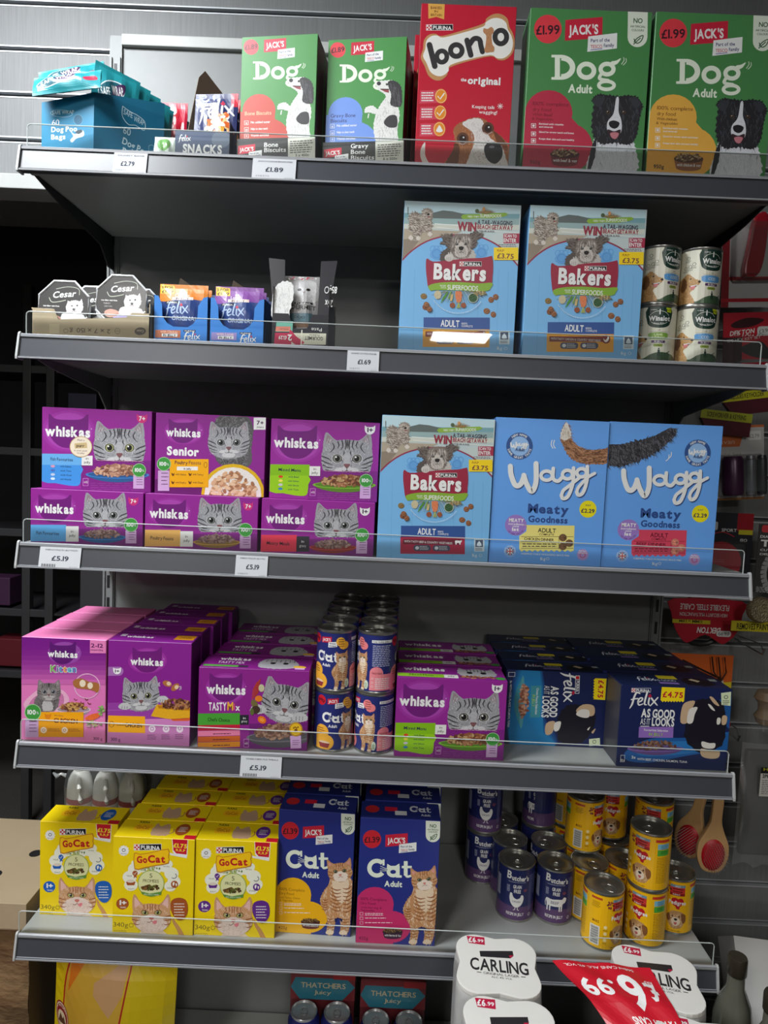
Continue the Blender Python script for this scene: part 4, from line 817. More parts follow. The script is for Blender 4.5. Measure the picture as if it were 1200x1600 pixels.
def bone_box(v):
    bl, dk = ((196, 70, 54), (238, 190, 150)) if v == 'bone' else ((112, 150, 226), (50, 60, 120))
    def f(a):
        a.part('front_print').fill((72, 146, 74)); price_dot(a, 131, 312, 46, '£1.89'); jacks(a, 212, 256, 0.81); dog_word(a, 146, 398, 0.95)
        a.part('flavour_banner_print').ell(178, 696, 104, 102, bl); a.rect(50, 700, 278, 1040, bl); a.blob([(200, 760), (300, 760), (370, 830), (390, 920), (380, 1040), (150, 1040)], bl)
        if v == 'bone': a.T('Bone Biscuits', 88, 722, 252, 22, dk, 0.01)
        else: a.T('Gravy Bone', 88, 716, 236, 21, dk, 0.01); a.T('Biscuits', 88, 746, 184, 21, dk, 0.01)
        for k in range(3): y = 768+k*40; a.ring(98, y, 19, 18, 3, WH, 4, 45, 405); a.T(('x', 'o', '+')[k], 91, y+7, 105, 14, WH, 0.02); a.T(('No added sugar', 'Helps to clean teeth', 'Vitamin enriched')[k], 124, y+4, (246, 230, 236)[k], 13, WH, 0.02)
        W, bk = (232, 232, 228), (44, 42, 46)
        a.part('dog_picture').shag([(440, 560), (490, 640), (512, 700), (500, 800), (510, 900), (520, 1020), (380, 1020), (372, 900), (352, 800), (360, 720), (390, 650), (425, 600)], W, 6, 80)
        a.hairs([(430, 600), (500, 700), (500, 1000), (385, 1000), (370, 720)], 120, 30, 4, (190, 190, 192), ang=100, spread=25); a.shag([(360, 700), (330, 690), (296, 690), (304, 660), (340, 650), (372, 672), (400, 700)], W, 5, 40); a.stroke([(320, 700), (316, 722)], 7, W, False)
        a.blob([(420, 740), (450, 712), (494, 716), (497, 780), (450, 786), (418, 764)], bk); a.shag([(372, 504), (420, 498), (470, 500), (500, 560), (470, 640), (436, 620), (420, 580), (390, 560), (366, 530)], W, 4, 50)
        a.shag([(440, 505), (478, 500), (516, 530), (528, 600), (522, 650), (490, 658), (456, 640), (460, 580), (446, 545)], bk, 5, 60); a.hairs([(450, 510), (510, 530), (520, 645), (470, 645), (465, 580)], 60, 34, 4, (84, 82, 88), ang=85, spread=15)
        a.ell(382, 514, 13, 12, (40, 38, 42)); a.poly([(388, 548), (444, 552), (446, 572), (420, 566)], (150, 60, 66)); a.poly([(392, 546), (446, 548), (446, 554), (398, 552)], (60, 30, 36)); a.ell(432, 520, 7, 7, (30, 28, 30))
    return f
def tray_front(v):
    def f(a):
        a.part('front_print').fill((46, 46, 46)); jacks(a, 50, 885, 0.54); a.part('front_print')
        if v == 'bone': a.T('Bone', 192, 906, 270, 26, WH, 0.02); a.T('Biscuits', 192, 938, 314, 26, WH, 0.02)
        else: a.T('Gravy', 192, 892, 286, 26, WH, 0.02); a.T('Bone', 192, 928, 270, 26, WH, 0.02); a.T('Biscuits', 192, 964, 318, 26, WH, 0.02)
        a.rect(328, 858, 490, 1000, (226, 226, 214)); a.lines(340, 880, 482, 6, 14, (70, 70, 66), 6); a.T('5 x 400g' if v == 'bone' else '6 x 500g', 372, 976, 452, 16, (50, 50, 50), 0.02)
    return f
def bonio(a):
    RD = (196, 26, 52)
    a.part('front_print').fill(RD); a.part('badge_print').poly([(120, 20), (232, 26), (228, 130), (175, 112), (122, 124)], (226, 170, 80)); a.T('BAKED', 137, 58, 212, 17, (110, 50, 30), 0.01); a.T('IN', 162, 82, 186, 14, (110, 50, 30), 0.01); a.T('BRITAIN', 137, 106, 212, 16, (110, 50, 30), 0.01)
    purina(a, 106, 163, 288, 204)
    B = [(84, 330), (92, 268), (125, 232), (170, 226), (212, 242), (350, 206), (495, 160), (512, 128), (560, 98), (612, 98), (655, 130), (668, 185), (690, 225), (704, 290), (688, 360), (640, 404), (590, 404), (545, 380), (400, 410), (262, 455), (250, 500), (210, 536), (165, 538), (120, 505), (94, 440), (68, 385)]
    a.part('bone_biscuit_print').blob(B, (196, 146, 96), 3); cx, cy = 385, 318; a.blob([(cx+(x-cx)*0.955+2, cy+(y-cy)*0.87) for x, y in B], (240, 238, 232), 3)
    a.part('logo_print'); g = (54, 52, 54)
    a.stroke([(128, 300), (165, 445)], 38, g, False); a.ring(212, 380, 50, 54, 32, g); a.ring(310, 340, 56, 56, 34, g); a.stroke([(382, 272), (408, 372)], 36, g, False); a.stroke([(400, 300), (430, 262), (466, 268), (476, 310), (486, 350)], 34, g); a.ring(610, 252, 56, 62, 34, g)
    a.part('bone_biscuit_print').blob([(492, 218), (496, 192), (520, 198), (545, 184), (562, 200), (560, 224), (548, 240), (552, 300), (566, 320), (562, 350), (538, 352), (512, 356), (498, 338), (506, 312), (512, 245)], (190, 136, 94), 3); a.pile(530, 270, 16, 60, 12, ((160, 106, 70),), 4)
    a.part('title_print').T('the', 340, 545, 378, 20, WH, 0.04); a.T('original', 386, 562, 606, 46, WH, 0.055); a.T('Keeping tails', 416, 726, 566, 22, WH, 0.01); a.T('wagging!', 462, 762, 584, 22, WH, 0.01)
    for k in range(4): t = k*PI/4; a.stroke([(605-20*math.cos(t), 714-20*math.sin(t)), (605+20*math.cos(t), 714+20*math.sin(t))], 3.5, WH, False)
    for k, (x, y) in enumerate(((206, 645), (201, 755), (195, 866))):
        a.part('claim_print').poly([(66, y-38), (x, y-40), (x, y+44), (60, y+50)], (214, 70, 92)); a.lines(74, y-22, x-48, 4, 17, WH, 9, 0.15); a.ell(x, y, 41, 49, (232, 144, 40)); a.ring(x, y, 37, 45, 3, (250, 220, 170))
        if k < 2: a.stroke([(x-20, y+2), (x-6, y+20), (x+22, y-18)], 8, WH, False)
        else: a.blob([(x-22, y+14), (x-14, y-6), (x, y-26), (x+14, y-6), (x+22, y+14), (x, y+22)], WH)
    br, dk = (166, 104, 66), (110, 62, 40)
    H = smooth([(300, 920), (292, 870), (330, 828), (430, 790), (505, 808), (548, 860), (600, 915), (650, 960), (660, 1140), (230, 1140), (268, 1060), (300, 1000)])
    a.part('dog_picture').shag(H[::4], br, 6, 90); a.hairs(H, 200, 26, 5, (196, 138, 96), ang=95, spread=20); a.shag([(300, 960), (330, 1000), (300, 1140), (222, 1140), (250, 1070), (285, 1010)], dk, 6, 40); a.shag([(560, 880), (620, 930), (655, 990), (640, 1010), (590, 960)], dk, 5, 30)
    a.shag([(350, 830), (430, 796), (480, 806), (505, 860), (540, 930), (610, 980), (640, 1060), (640, 1140), (390, 1140), (400, 1040), (430, 960), (420, 890)], (228, 222, 218), 6, 70); a.hairs([(370, 830), (470, 810), (540, 950), (610, 1060), (600, 1130), (410, 1130), (420, 950)], 130, 24, 4, (196, 186, 184), ang=80, spread=25)
    for x, y in ((352, 930), (522, 862)): a.ell(x, y, 40, 42, (96, 58, 40)); a.ell(x, y, 24, 25, (44, 26, 22)); a.ell(x+6, y-8, 6, 6, (220, 220, 225)); a.stroke([(x-26, y+28), (x, y+38), (x+28, y+24)], 6, (200, 170, 160))
    a.blob([(498, 985), (530, 955), (590, 960), (620, 1000), (612, 1060), (570, 1098), (522, 1075), (500, 1030)], (40, 38, 42)); a.ell(548, 985, 18, 8, (110, 108, 114)); a.ell(596, 1030, 8, 14, (16, 14, 18)); a.pile(470, 1060, 50, 50, 16, ((190, 150, 130),), 4)
    a.part('tail_picture').stroke([(96, 958), (84, 1000), (84, 1050), (112, 1110)], [8, 30, 34, 40], (236, 226, 218))
def gocat(v):
    c = {'blue': (30, 96, 186), 'brown': (166, 84, 34), 'purple': (98, 44, 138)}[v]
    def f(a):
        YL = (242, 212, 10)
        a.part('front_print').fill(YL); a.part('recycle_print')
        for k in range(12): t = k*PI/6; a.poly([(132+30*math.cos(t-0.16), 440+30*math.sin(t-0.16)), (132+38*math.cos(t), 440+38*math.sin(t)), (132+30*math.cos(t+0.16), 440+30*math.sin(t+0.16))], WH)
        a.ell(132, 440, 32, 32, WH); a.ring(132, 436, 13, 12, 4, (60, 60, 60), 6); a.T('RECYCLE', 114, 462, 150, 6, (60, 60, 60))
        purina(a, 198, 398, 380, 440)
        a.part('price_flash_print').poly([(448, 366), (554, 376), (544, 482), (468, 474), (452, 452)], WH); a.poly([(452, 366), (550, 376), (540, 470), (474, 462), (456, 440)], (206, 24, 48)); a.poly([(430, 456), (470, 468), (542, 480), (542, 494), (436, 472)], WH); a.T('£1.75', 456, 421, 544, 25, (250, 224, 60), 0.045, rot=-3); a.T('R.R.P', 472, 447, 532, 15, (250, 224, 60), 0.02, rot=-3)
        a.part('promises_print')
        for x, y, r in ((205, 560, 46), (250, 545, 42), (170, 610, 46), (178, 660, 44), (400, 545, 44), (440, 590, 46), (455, 640, 42), (430, 670, 38), (345, 548, 46), (210, 525, 30), (420, 530, 30)): a.ell(x, y, r, r*0.86, (240, 240, 222))
        a.ell(205, 586, 17, 17, c); a.stroke([(196, 586), (203, 594), (214, 578)], 3, WH, False); a.poly([(198, 600), (212, 600), (218, 618), (206, 610), (196, 620)], c); a.poly([(146, 640), (208, 640), (200, 662), (154, 662)], c); a.ell(177, 636, 26, 10, (226, 214, 196)); a.ell(458, 658, 23, 23, c); a.blob([(446, 648), (458, 644), (456, 660), (448, 668)], (240, 240, 230), 3); a.blob([(464, 652), (474, 656), (468, 672)], (240, 240, 230), 3)
        a.ring(455, 605, 20, 18, 5, (110, 120, 120), 16, -60, 140); a.pile(300, 556, 70, 14, 26, ((150, 170, 90), (190, 190, 140), (110, 140, 80)), 9); a.T('VALUE', 150, 606, 184, 9, (90, 80, 40)); a.T('QUALITY', 158, 688, 200, 8, (90, 80, 40)); a.T('NATURAL', 390, 548, 430, 8, (90, 80, 40)); a.T('GOODNESS', 410, 684, 452, 8, (90, 80, 40))
        a.ell(308, 650, 86, 84, (226, 226, 170)); a.ring(308, 650, 86, 84, 5, (150, 176, 80)); a.T('5', 299, 614, 317, 26, (80, 86, 50)); a.T('PROMISES', 256, 642, 358, 19, (80, 86, 50), 0.0); a.pile(305, 678, 56, 15, 46, ((96, 66, 34), (130, 96, 44), (70, 50, 26), (90, 100, 40)), 11)
        a.poly([(240, 700), (300, 714), (375, 702), (372, 722), (306, 732), (250, 718)], (96, 146, 60)); a.T('100% ADULT TASTE', 262, 722, 356, 8, WH)
        a.part('logo_print').blob([(200, 455), (240, 462), (320, 450), (425, 430), (426, 480), (424, 525), (340, 540), (260, 555), (202, 560)], (200, 130, 30), 2); a.blob([(205, 460), (240, 467), (320, 455), (420, 436), (421, 480), (419, 520), (340, 534), (260, 549), (207, 554)], (250, 200, 20), 2)
        a.T('Go', 218, 518, 286, 40, (190, 24, 36), 0.06, rot=3); a.T('Cat', 290, 516, 402, 43, (190, 24, 36), 0.06, rot=2)
        a.part('cat_picture'); a.move(308, 838, 0.80, rot=0); og, lt, dk = (210, 160, 116), (240, 218, 196), (164, 98, 60)
        a.shag([(-110, 60), (-80, 130), (-140, 200), (150, 200), (90, 130), (110, 60)], lt, 8, 60)
        for s in (-1, 1): a.blob([(s*146, -20), (s*150, -110), (s*132, -150), (s*96, -100), (s*60, -62), (s*96, -30)], og); a.blob([(s*128, -40), (s*134, -110), (s*126, -124), (s*86, -66)], (238, 192, 182))
        H = smooth([(-140, -20), (-90, -66), (0, -74), (90, -66), (140, -20), (150, 50), (110, 110), (0, 150), (-110, 110), (-150, 50)]); a.shag(H[::4], og, 6, 80); a.hairs(H, 160, 20, 4, lt, ang=lambda p: 90+p[0]*.3, spread=25)
        a.blob([(-40, 10), (40, 10), (110, 50), (120, 100), (60, 140), (0, 150), (-60, 140), (-120, 100), (-110, 50)], (236, 214, 204)); a.hairs([(-100, 50), (100, 50), (80, 130), (-80, 130)], 90, 22, 3, (214, 180, 160), ang=90, spread=40)
        for s in (-1, 1):
            for p, w in (([(10, -72), (8, -40), (12, -20)], 7), ([(34, -70), (30, -44), (42, -26)], 7), ([(62, -66), (56, -44), (70, -28)], 6), ([(148, 14), (112, 24), (88, 20)], 8), ([(152, 44), (112, 52), (90, 46)], 8), ([(142, 76), (112, 84), (92, 78)], 7)): a.stroke([(s*x, y) for x, y in p], [w, w, 2], dk)
            a.ell(s*52, -8, 30, 20, (120, 70, 46), s*-14); a.ell(s*52, -7, 25, 15.5, (176, 176, 110), s*-14); a.ell(s*50, -9, 10, 13, (22, 18, 16)); a.ell(s*50-5, -14, 3.5, 3.5, WH)
        a.blob([(-20, 28), (0, 22), (20, 28), (10, 44), (-10, 44)], (210, 120, 110)); a.stroke([(0, 44), (0, 56)], 3, dk, False); a.stroke([(-36, 62), (-16, 66), (0, 56), (16, 66), (36, 62)], 4, (130, 76, 60)); a.blob([(8, 60), (36, 50), (44, 62), (30, 80), (12, 74)], (230, 130, 140))
        a.home(); a.stroke([(500, 985), (475, 930), (452, 895), (440, 862)], [34, 26, 20, 10], (206, 150, 90))
        a.part('age_badge_print').ell(123, 778, 41, 36, c); a.T('1+', 104, 784, 148, 27, WH, 0.04); a.T('YEARS', 106, 804, 146, 9, WH, 0.01)
        a.part('flavour_banner_print').blob([(436, 760), (480, 740), (524, 752), (538, 790), (532, 840), (500, 876), (462, 868), (432, 820)], c); a.lines(452, 778, 520, 5, 17, WH, 5, 0.2); a.T('340g', 64, 918, 158, 27, (110, 96, 20), 0.0); a.ring(178, 908, 14, 13, 2.5, (110, 96, 20), 12); a.lines(66, 944, 160, 2, 9, (150, 130, 20), 3)
    return f
def gocat_top(v):
    c = {'blue': (30, 96, 186), 'brown': (166, 84, 34), 'purple': (98, 44, 138)}[v]
    def f(a):
        a.part('top_print').fill((240, 210, 14)); a.T('PURINA', 200, 60, 330, 34, (40, 34, 30), 0.03); a.blob([(190, 90), (380, 80), (380, 190), (190, 200)], (246, 190, 20), 2); a.T('GoCat', 205, 172, 365, 60, (180, 110, 30), 0.02)
        a.shag([(430, 260), (440, 60), (500, 110), (570, 60), (610, 100), (640, 260)], (196, 160, 130), 12, 40); a.ell(790, 150, 90, 110, c); a.lines(740, 110, 850, 4, 26, WH, 9); a.rect(860, 250, 1010, 320, (206, 24, 48)); a.stroke([(660, 240), (690, 200), (680, 150)], 14, (170, 120, 80))
    return f
def cat_word(a, x, y, k, c=CR):
    a.part('logo_print'); a.ring(x+55*k, y+56*k, 56*k, 56*k, 25*k, c, 26, 40, 318); a.rect(x+88*k, y+4*k, x+100*k, y+40*k, c)
    a.ring(x+150*k, y+78*k, 38*k, 33*k, 21*k, c); a.rect(x+166*k, y+44*k, x+188*k, y+112*k, c); a.rect(x+182*k, y+98*k, x+200*k, y+112*k, c); a.poly([(x+116*k, y+30*k), (x+112*k, y+62*k), (x+150*k, y+50*k)], c); a.poly([(x+186*k, y+28*k), (x+150*k, y+50*k), (x+188*k, y+66*k)], c); a.rect(x+118*k, y+42*k, x+186*k, y+62*k, c)
    a.rect(x+212*k, y+14*k, x+234*k, y+100*k, c); a.rect(x+200*k, y+42*k, x+258*k, y+56*k, c); a.stroke([(x+222*k, y+92*k), (x+232*k, y+106*k), (x+256*k, y+100*k)], 14*k, c)
    for j in range(3): a.stroke([(x+(76-j*2)*k, y+(44+j*14)*k), (x+(112)*k, y+(60+j*6)*k)], 3*k, c, False)
def ginger(a):
    """seated ginger cat, frame from the navy dry cat food carton"""
    og, lt, dk = (204, 150, 102), (240, 216, 186), (158, 96, 54)
    B = smooth([(868, 640), (920, 660), (985, 640), (994, 720), (990, 800), (982, 860), (976, 930), (960, 968), (922, 966), (925, 900), (900, 870), (886, 965), (845, 968), (850, 900), (840, 850), (815, 810), (812, 760), (840, 710), (862, 680)])
    a.shag(B[::4], og, 5, 120); a.hairs(B, 240, 22, 4, lt, ang=90, spread=25); a.blob([(880, 660), (930, 672), (972, 650), (965, 740), (930, 790), (890, 740)], lt); a.blob([(892, 880), (935, 880), (930, 900), (912, 880), (896, 905)], (30, 40, 96), 3)
    for y in range(7): a.stroke([(866, 700+y*20), (900, 716+y*20), (928, 712+y*20)], [3, 7, 3], dk); a.stroke([(990, 690+y*22), (965, 708+y*22), (940, 706+y*22)], [3, 7, 3], dk)
    for y in range(5): a.stroke([(848, 880+y*16), (866, 886+y*16), (886, 880+y*16)], [3, 5, 3], dk); a.stroke([(930, 880+y*16), (950, 886+y*16), (976, 880+y*16)], [3, 5, 3], dk); a.stroke([(816, 770+y*14), (836, 776+y*14), (852, 770+y*14)], [2, 6, 2], dk)
    for x in (862, 940): a.blob([(x-22, 958), (x, 944), (x+22, 958), (x+16, 972), (x-18, 972)], lt)
    a.move(922, 604, 0.46, rot=-6)
    for s in (-1, 1): a.blob([(s*140, -30), (s*150, -110), (s*140, -150), (s*100, -110), (s*50, -70)], og); a.blob([(s*122, -50), (s*134, -110), (s*92, -84)], (226, 160, 150))
    H = smooth([(-140, -30), (-90, -80), (0, -92), (90, -80), (140, -30), (150, 50), (100, 110), (0, 135), (-100, 110), (-150, 50)]); a.shag(H[::4], og, 6, 70); a.hairs(H, 120, 22, 5, lt, ang=90, spread=30)
    a.blob([(-90, 50), (-20, 10), (20, 10), (90, 50), (70, 120), (0, 136), (-70, 120)], (244, 228, 212))
    for s in (-1, 1):
        for p in ([(12, -90), (10, -50), (18, -20)], [(44, -86), (40, -50), (56, -24)], [(146, 0), (110, 16), (88, 14)], [(150, 40), (112, 52), (92, 44)], [(130, 84), (100, 86), (84, 74)]): a.stroke([(s*x, y) for x, y in p], [10, 9, 3], dk)
        a.ell(s*56, 6, 28, 22, (90, 56, 36), s*-10); a.ell(s*56, 7, 22, 17, (120, 130, 90), s*-10); a.ell(s*55, 6, 11, 14, (20, 18, 16)); a.ell(s*55-6, 0, 4, 4, WH)
    a.blob([(-18, 48), (0, 42), (18, 48), (0, 68)], (216, 130, 116)); a.stroke([(-30, 86), (0, 74), (30, 86)], 5, (150, 96, 76)); a.home()
def cat_dry(v):
    bl, dk = ((240, 180, 20), (150, 96, 10)) if v == 'turkey' else ((202, 48, 108), (120, 20, 70))
    def f(a):
        a.part('front_print').fill((38, 50, 132)); price_dot(a, 638, 383, 50, '£1.39', (206, 36, 50)); jacks(a, 712, 350, 0.70); badge(a, 930, 276, 1008, 400); cat_word(a, 612, 492, 0.94); a.T('Adult', 704, 646, 802, 30, CR, 0.035)
        a.part('flavour_banner_print').ell(652, 748, 104, 98, bl); a.rect(540, 748, 752, 975, bl); a.ell(738, 876, 112, 92, bl); a.rect(545, 870, 740, 975, bl)
        a.T('100% Complete', 574, 724, 718, 16, dk); a.T('Dry Food', 574, 748, 656, 15, dk); a.T('with Turkey, Chicken' if v == 'turkey' else 'with Herring &', 574, 770, 690, 12, dk); a.T('& Vegetables' if v == 'turkey' else 'Vegetables', 574, 786, 650, 11, dk)
        for k in range(3): a.ring(578, 802+k*26, 13, 12, 2.5, (244, 214, 220), 4, 45, 405); a.lines(598, 800+k*26, 700+k*25, 2 if k == 0 else 1, 9, (246, 226, 230), 4, 0.1)
        a.T('425g', 562, 948, 614, 17, dk, 0.01); bowl(a, 750, 902, 56, 18, (110, 44, 40) if v == 'turkey' else (66, 30, 60), 'with ' + ('Turkey, Chicken & Veg' if v == 'turkey' else 'Herring & Veg'), ((120, 90, 50), (84, 60, 36), (150, 116, 70))); a.part('cat_picture'); ginger(a)
    return f
def cat_dry_top(a):
    a.part('top_print').fill((34, 44, 116)); a.ell(140, 150, 90, 70, (190, 40, 46)); a.rect(300, 100, 460, 180, (204, 32, 60)); a.rect(430, 170, 580, 250, (226, 228, 232)); cat_word(a, 620, 60, 1.05, (210, 216, 224)); a.T('Adult', 760, 250, 880, 40, (210, 216, 224), 0.02)
def felix_word(a, x, y, k, rot=0, c=WH):
    """hand-painted brand word, baseline at y, about 120k wide"""
    a.part('logo_print'); cs, sn = math.cos(math.radians(rot)), math.sin(math.radians(rot))
    q = lambda p: (x+k*(cs*p[0]-sn*p[1]), y+k*(sn*p[0]+cs*p[1]))
    for pts, w in (([(36, -58), (20, -62), (10, -40), (4, -8), (-6, 14)], [5, 9, 9, 9, 3]), ([(-2, -28), (14, -32), (28, -34)], 6), ([(30, -16), (46, -24), (50, -36), (38, -36), (30, -20), (36, -4), (54, -10)], [6, 7, 7, 7, 8, 7, 4]), ([(70, -66), (64, -36), (62, -10), (72, -6)], [8, 9, 8, 4]), ([(82, -38), (80, -14), (86, -4)], [8, 8, 4]), ([(92, -38), (104, -24), (122, -6)], [8, 8, 5]), ([(122, -42), (108, -24), (90, -2)], [6, 7, 5])):
        a.stroke([q(p) for p in pts], [v*k for v in w] if isinstance(w, list) else w*k, c)
    for d in ((-8, -52), (0, -58), (8, -52), (0, -48)): a.ell(*q((84+d[0]*0.6, d[1]+4)), 3.4*k, 3.8*k, (206, 30, 60))
NV = (22, 34, 82)
def torn(a, P, flaps):
    """jagged hole torn in the printed card, pale board curling at its edge"""
    a.part('torn_hole_print').shag(P, (24, 22, 34), 6, 40)
    cx = sum(p[0] for p in P)/len(P); cy = sum(p[1] for p in P)/len(P)
    for f_ in flaps: a.blob(f_, (204, 174, 140), 3); q = f_[0]; a.blob([(f_[i][0]*0.72+cx*0.28, f_[i][1]*0.72+cy*0.28) for i in range(len(f_))], (226, 222, 214), 3)
def felix_front(a):
    a.part('front_print').fill(NV); a.blob([(600, 640), (700, 590), (860, 585), (1060, 560), (1060, 625), (860, 660), (700, 690), (600, 680)], (30, 92, 160)); a.blob([(640, 640), (740, 606), (860, 600), (960, 606), (940, 640), (700, 664)], (40, 118, 186)); a.blob([(960, 440), (1060, 420), (1060, 560), (1010, 520)], (28, 84, 150))
    purina(a, 603, 371, 688, 390, NV); felix_word(a, 606, 448, 0.93, 2)
    a.part('price_flash_print').poly([(736, 366), (838, 370), (836, 428)] + [(836-k*6.2, 433 if k % 2 else 427) for k in range(1, 17)] + [(733, 424)], (250, 222, 20)); a.T('£4.75', 741, 410, 830, 23, (190, 24, 48), 0.035)
    a.part('title_print').T('AS GOOD', 652, 497, 798, 34, WH, 0.035); a.T('AS IT', 650, 530, 693, 26, WH, 0.0); a.T('LOOKS', 700, 534, 797, 33, WH, 0.035); a.rect(652, 536, 690, 539, WH)
    torn(a, [(848, 520), (850, 462), (885, 430), (930, 420), (1000, 436), (1016, 500), (1010, 600), (960, 640), (910, 648), (850, 590)], ([(824, 520), (828, 455), (846, 432), (884, 428), (868, 470), (856, 520)], [(946, 410), (962, 412), (990, 448), (968, 440)], [(1004, 492), (1024, 494), (1020, 526), (1002, 528)], [(916, 630), (960, 640), (994, 640), (990, 668), (950, 672), (918, 660)]))
    a.part('flavour_banner_print').rect(646, 540, 795, 586, (146, 108, 190)); a.T('Favourites Selection', 668, 557, 772, 9, WH, 0.01); a.T('IN JELLY', 690, 577, 752, 12, (150, 190, 70), 0.02); plate(a, 722, 632, 122, 22, (140, 104, 184), ((120, 84, 70), (150, 112, 92), (94, 62, 52)), n=70, sz=9)
    a.part('recycle_print').poly([(996, 392), (1040, 386), (1038, 448), (999, 444)], (216, 228, 190)); a.ring(1018, 410, 10, 9, 3, (60, 70, 60), 6); a.lines(1004, 426, 1034, 3, 7, (60, 70, 60), 3)
    a.T('3x', 622, 674, 640, 11, WH, 0.03); a.T('WITH BEEF, CHICKEN, SALMON, TUNA', 646, 680, 860, 9, WH, 0.01, rot=-1); a.ring(584, 674, 13, 20, 2, WH, 4, 45, 405); a.T('12x', 577, 684, 594, 8, WH, 0.01)
def felix_side(a):
    """the same brand's pack laid on its side, print running downwards"""
    V = lambda t, x, y0, y1, cap, c, b=0.0: a.T(t, x, y0, x+(y1-y0), cap, c, b, rot=-90)
    a.part('front_print').fill(NV)
    for k in range(8): a.blob([(120+k*4, 300), (240-k*2, 300), (250, 480+k*10), (300-k*6, 560), (300, 620), (110, 620)], (20+k*2, 60+k*10, 120+k*10), 3)
    a.part('food_bowl_picture').poly([(156, 316)] + [(156-34*math.sin(PI*t/12), 316+224*t/12) for t in range(13)], (70, 150, 166)); a.ell(156, 428, 10, 112, (90, 168, 180)); a.pile(164, 428, 18, 74, 110, ((176, 120, 96), (206, 156, 128), (140, 84, 64)), 9)
    a.part('logo_print').rect(0, 0, 0.1, 0.1, NV); felix_word(a, 330, 312, 0.95, 90); a.part('maker_print'); a.rect(383, 318, 402, 395, WH); a.rect(385, 336, 400, 393, NV); a.rect(385, 320, 400, 334, (200, 24, 44)); V('PURINA', 388, 340, 390, 11, WH, 0.02)
    a.part('title_print'); V('AS GOOD', 279, 362, 500, 30, WH, 0.035); V('AS IT', 249, 360, 398, 22, WH, 0.0); V('LOOKS', 244, 404, 498, 28, WH, 0.035)
    a.part('flavour_banner_print').rect(192, 360, 236, 494, (66, 150, 166)); V('Ocean Feasts Selection', 216, 370, 486, 9, WH, 0.01); V('IN JELLY', 200, 398, 450, 11, (160, 200, 80), 0.02)
    a.part('price_flash_print').poly([(472, 330), (522, 332), (518, 424), (465, 420)] + [(463 if k % 2 else 469, 416-k*6) for k in range(14)], (250, 222, 20)); V('£4.75', 487, 338, 418, 21, (190, 24, 48), 0.035)
    torn(a, [(310, 510), (350, 450), (400, 445), (470, 470), (470, 540), (420, 600), (330, 600)], ([(390, 470), (420, 442), (468, 448), (470, 488), (430, 490)], [(262, 520), (300, 512), (290, 560), (262, 566)], [(462, 560), (480, 545), (470, 566)]))
    a.part('recycle_print').poly([(452, 590), (500, 586), (502, 618), (454, 620)], (216, 228, 190)); a.ring(476, 602, 9, 9, 2.5, (60, 70, 60), 6)
    V('3x WITH COD, PLAICE, SALMON, TUNA', 102, 338, 540, 8, WH, 0.01); a.part('front_print'); a.ring(108, 312, 20, 13, 2, WH, 4, 45, 405)
def felix_top(a):
    a.part('top_print').fill((20, 32, 66)); felix_word(a, 210, 200, 1.3, 0, (210, 214, 224)); a.part('top_print').rect(420, 60, 600, 140, (214, 196, 40)); a.T('AS GOOD', 360, 200, 560, 40, (180, 186, 204)); a.rect(380, 220, 560, 260, (120, 100, 160)); a.shag([(640, 240), (660, 120), (760, 100), (860, 120), (900, 220), (800, 270)], (12, 14, 22), 20, 40); a.poly([(700, 140), (740, 110), (800, 160), (760, 190)], (190, 170, 140)); a.rect(900, 100, 970, 150, (150, 160, 150))
# ---------- tins: drawn in millimetres round the tin, x = 0 at the front, y down from the label's top
def jack_tin(v):
    bl = (240, 176, 60) if v == 'chicken' else (238, 132, 136)
    def f(a):
        a.part('label_print').fill((40, 48, 116))
        for s in (0, 118):
            a.ell(s-28, 12, 9, 9, (204, 34, 48)); a.T('99p', s-35, 15, s-21, 6, (60, 20, 40), 0.02); a.poly([(s-16, 8), (s+4, 6), (s+4, 16), (s-16, 18)], (204, 32, 60)); a.T("JACK'S", s-14, 15, s+2, 5, WH, 0.03, rot=3); a.poly([(s-2, 16), (s+14, 14), (s+14, 23), (s-2, 25)], WH); a.lines(s, 18, s+12, 2, 4, (60, 60, 110), 1.6)
            cat_word(a, s-25, 32, 0.165, WH); a.part('label_print'); a.T('Adult', s-13, 59, s+3, 5, WH, 0.03)
            a.ell(s-25, 68, 13, 13, bl); a.ell(s-17, 86, 15, 14, bl); a.rect(s-38, 68, s-14, 99, bl); a.lines(s-34, 62, s-18, 3, 4, (120, 60, 40), 1.4); a.ell(s-20, 88, 11, 4, (230, 200, 170)); a.poly([(s-31, 88), (s-9, 88), (s-12, 96), (s-28, 96)], (150, 60, 60))
            a.ell(s+20, 14, 8, 8, bl); a.ell(s+28, 20, 7, 7, bl); a.poly([(s+12, 14), (s+34, 20), (s+26, 28), (s+20, 26)], bl); a.lines(s+16, 10, s+28, 4, 4, (120, 60, 40), 1.3)
            a.part('cat_picture'); a.nest(s+21-0.155*905, 97-0.155*965, 0.155); ginger(a); a.nest(); a.part('label_print'); a.ell(s+34, 88, 4, 8, (214, 226, 206)); a.lines(s+31, 86, s+37, 3, 3, (70, 110, 70), 1)
        a.rect(42, 8, 80, 13, WH); a.T('Daily feeding guide', 44, 12, 72, 3, (60, 60, 90)); a.lines(44, 18, 78, 12, 3.2, (206, 208, 226), 1.2, 0.1); a.ell(52, 66, 12, 11, (240, 140, 150)); a.rect(40, 68, 82, 97, (240, 140, 150)); a.T('Nutrition', 44, 68, 62, 4, (150, 50, 60)); a.lines(50, 76, 78, 6, 3.4, WH, 1.3, 0.1); [a.ring(45, 76+k*7, 2.4, 2.4, 0.6, WH, 4, 45, 405) for k in range(3)]
    return f
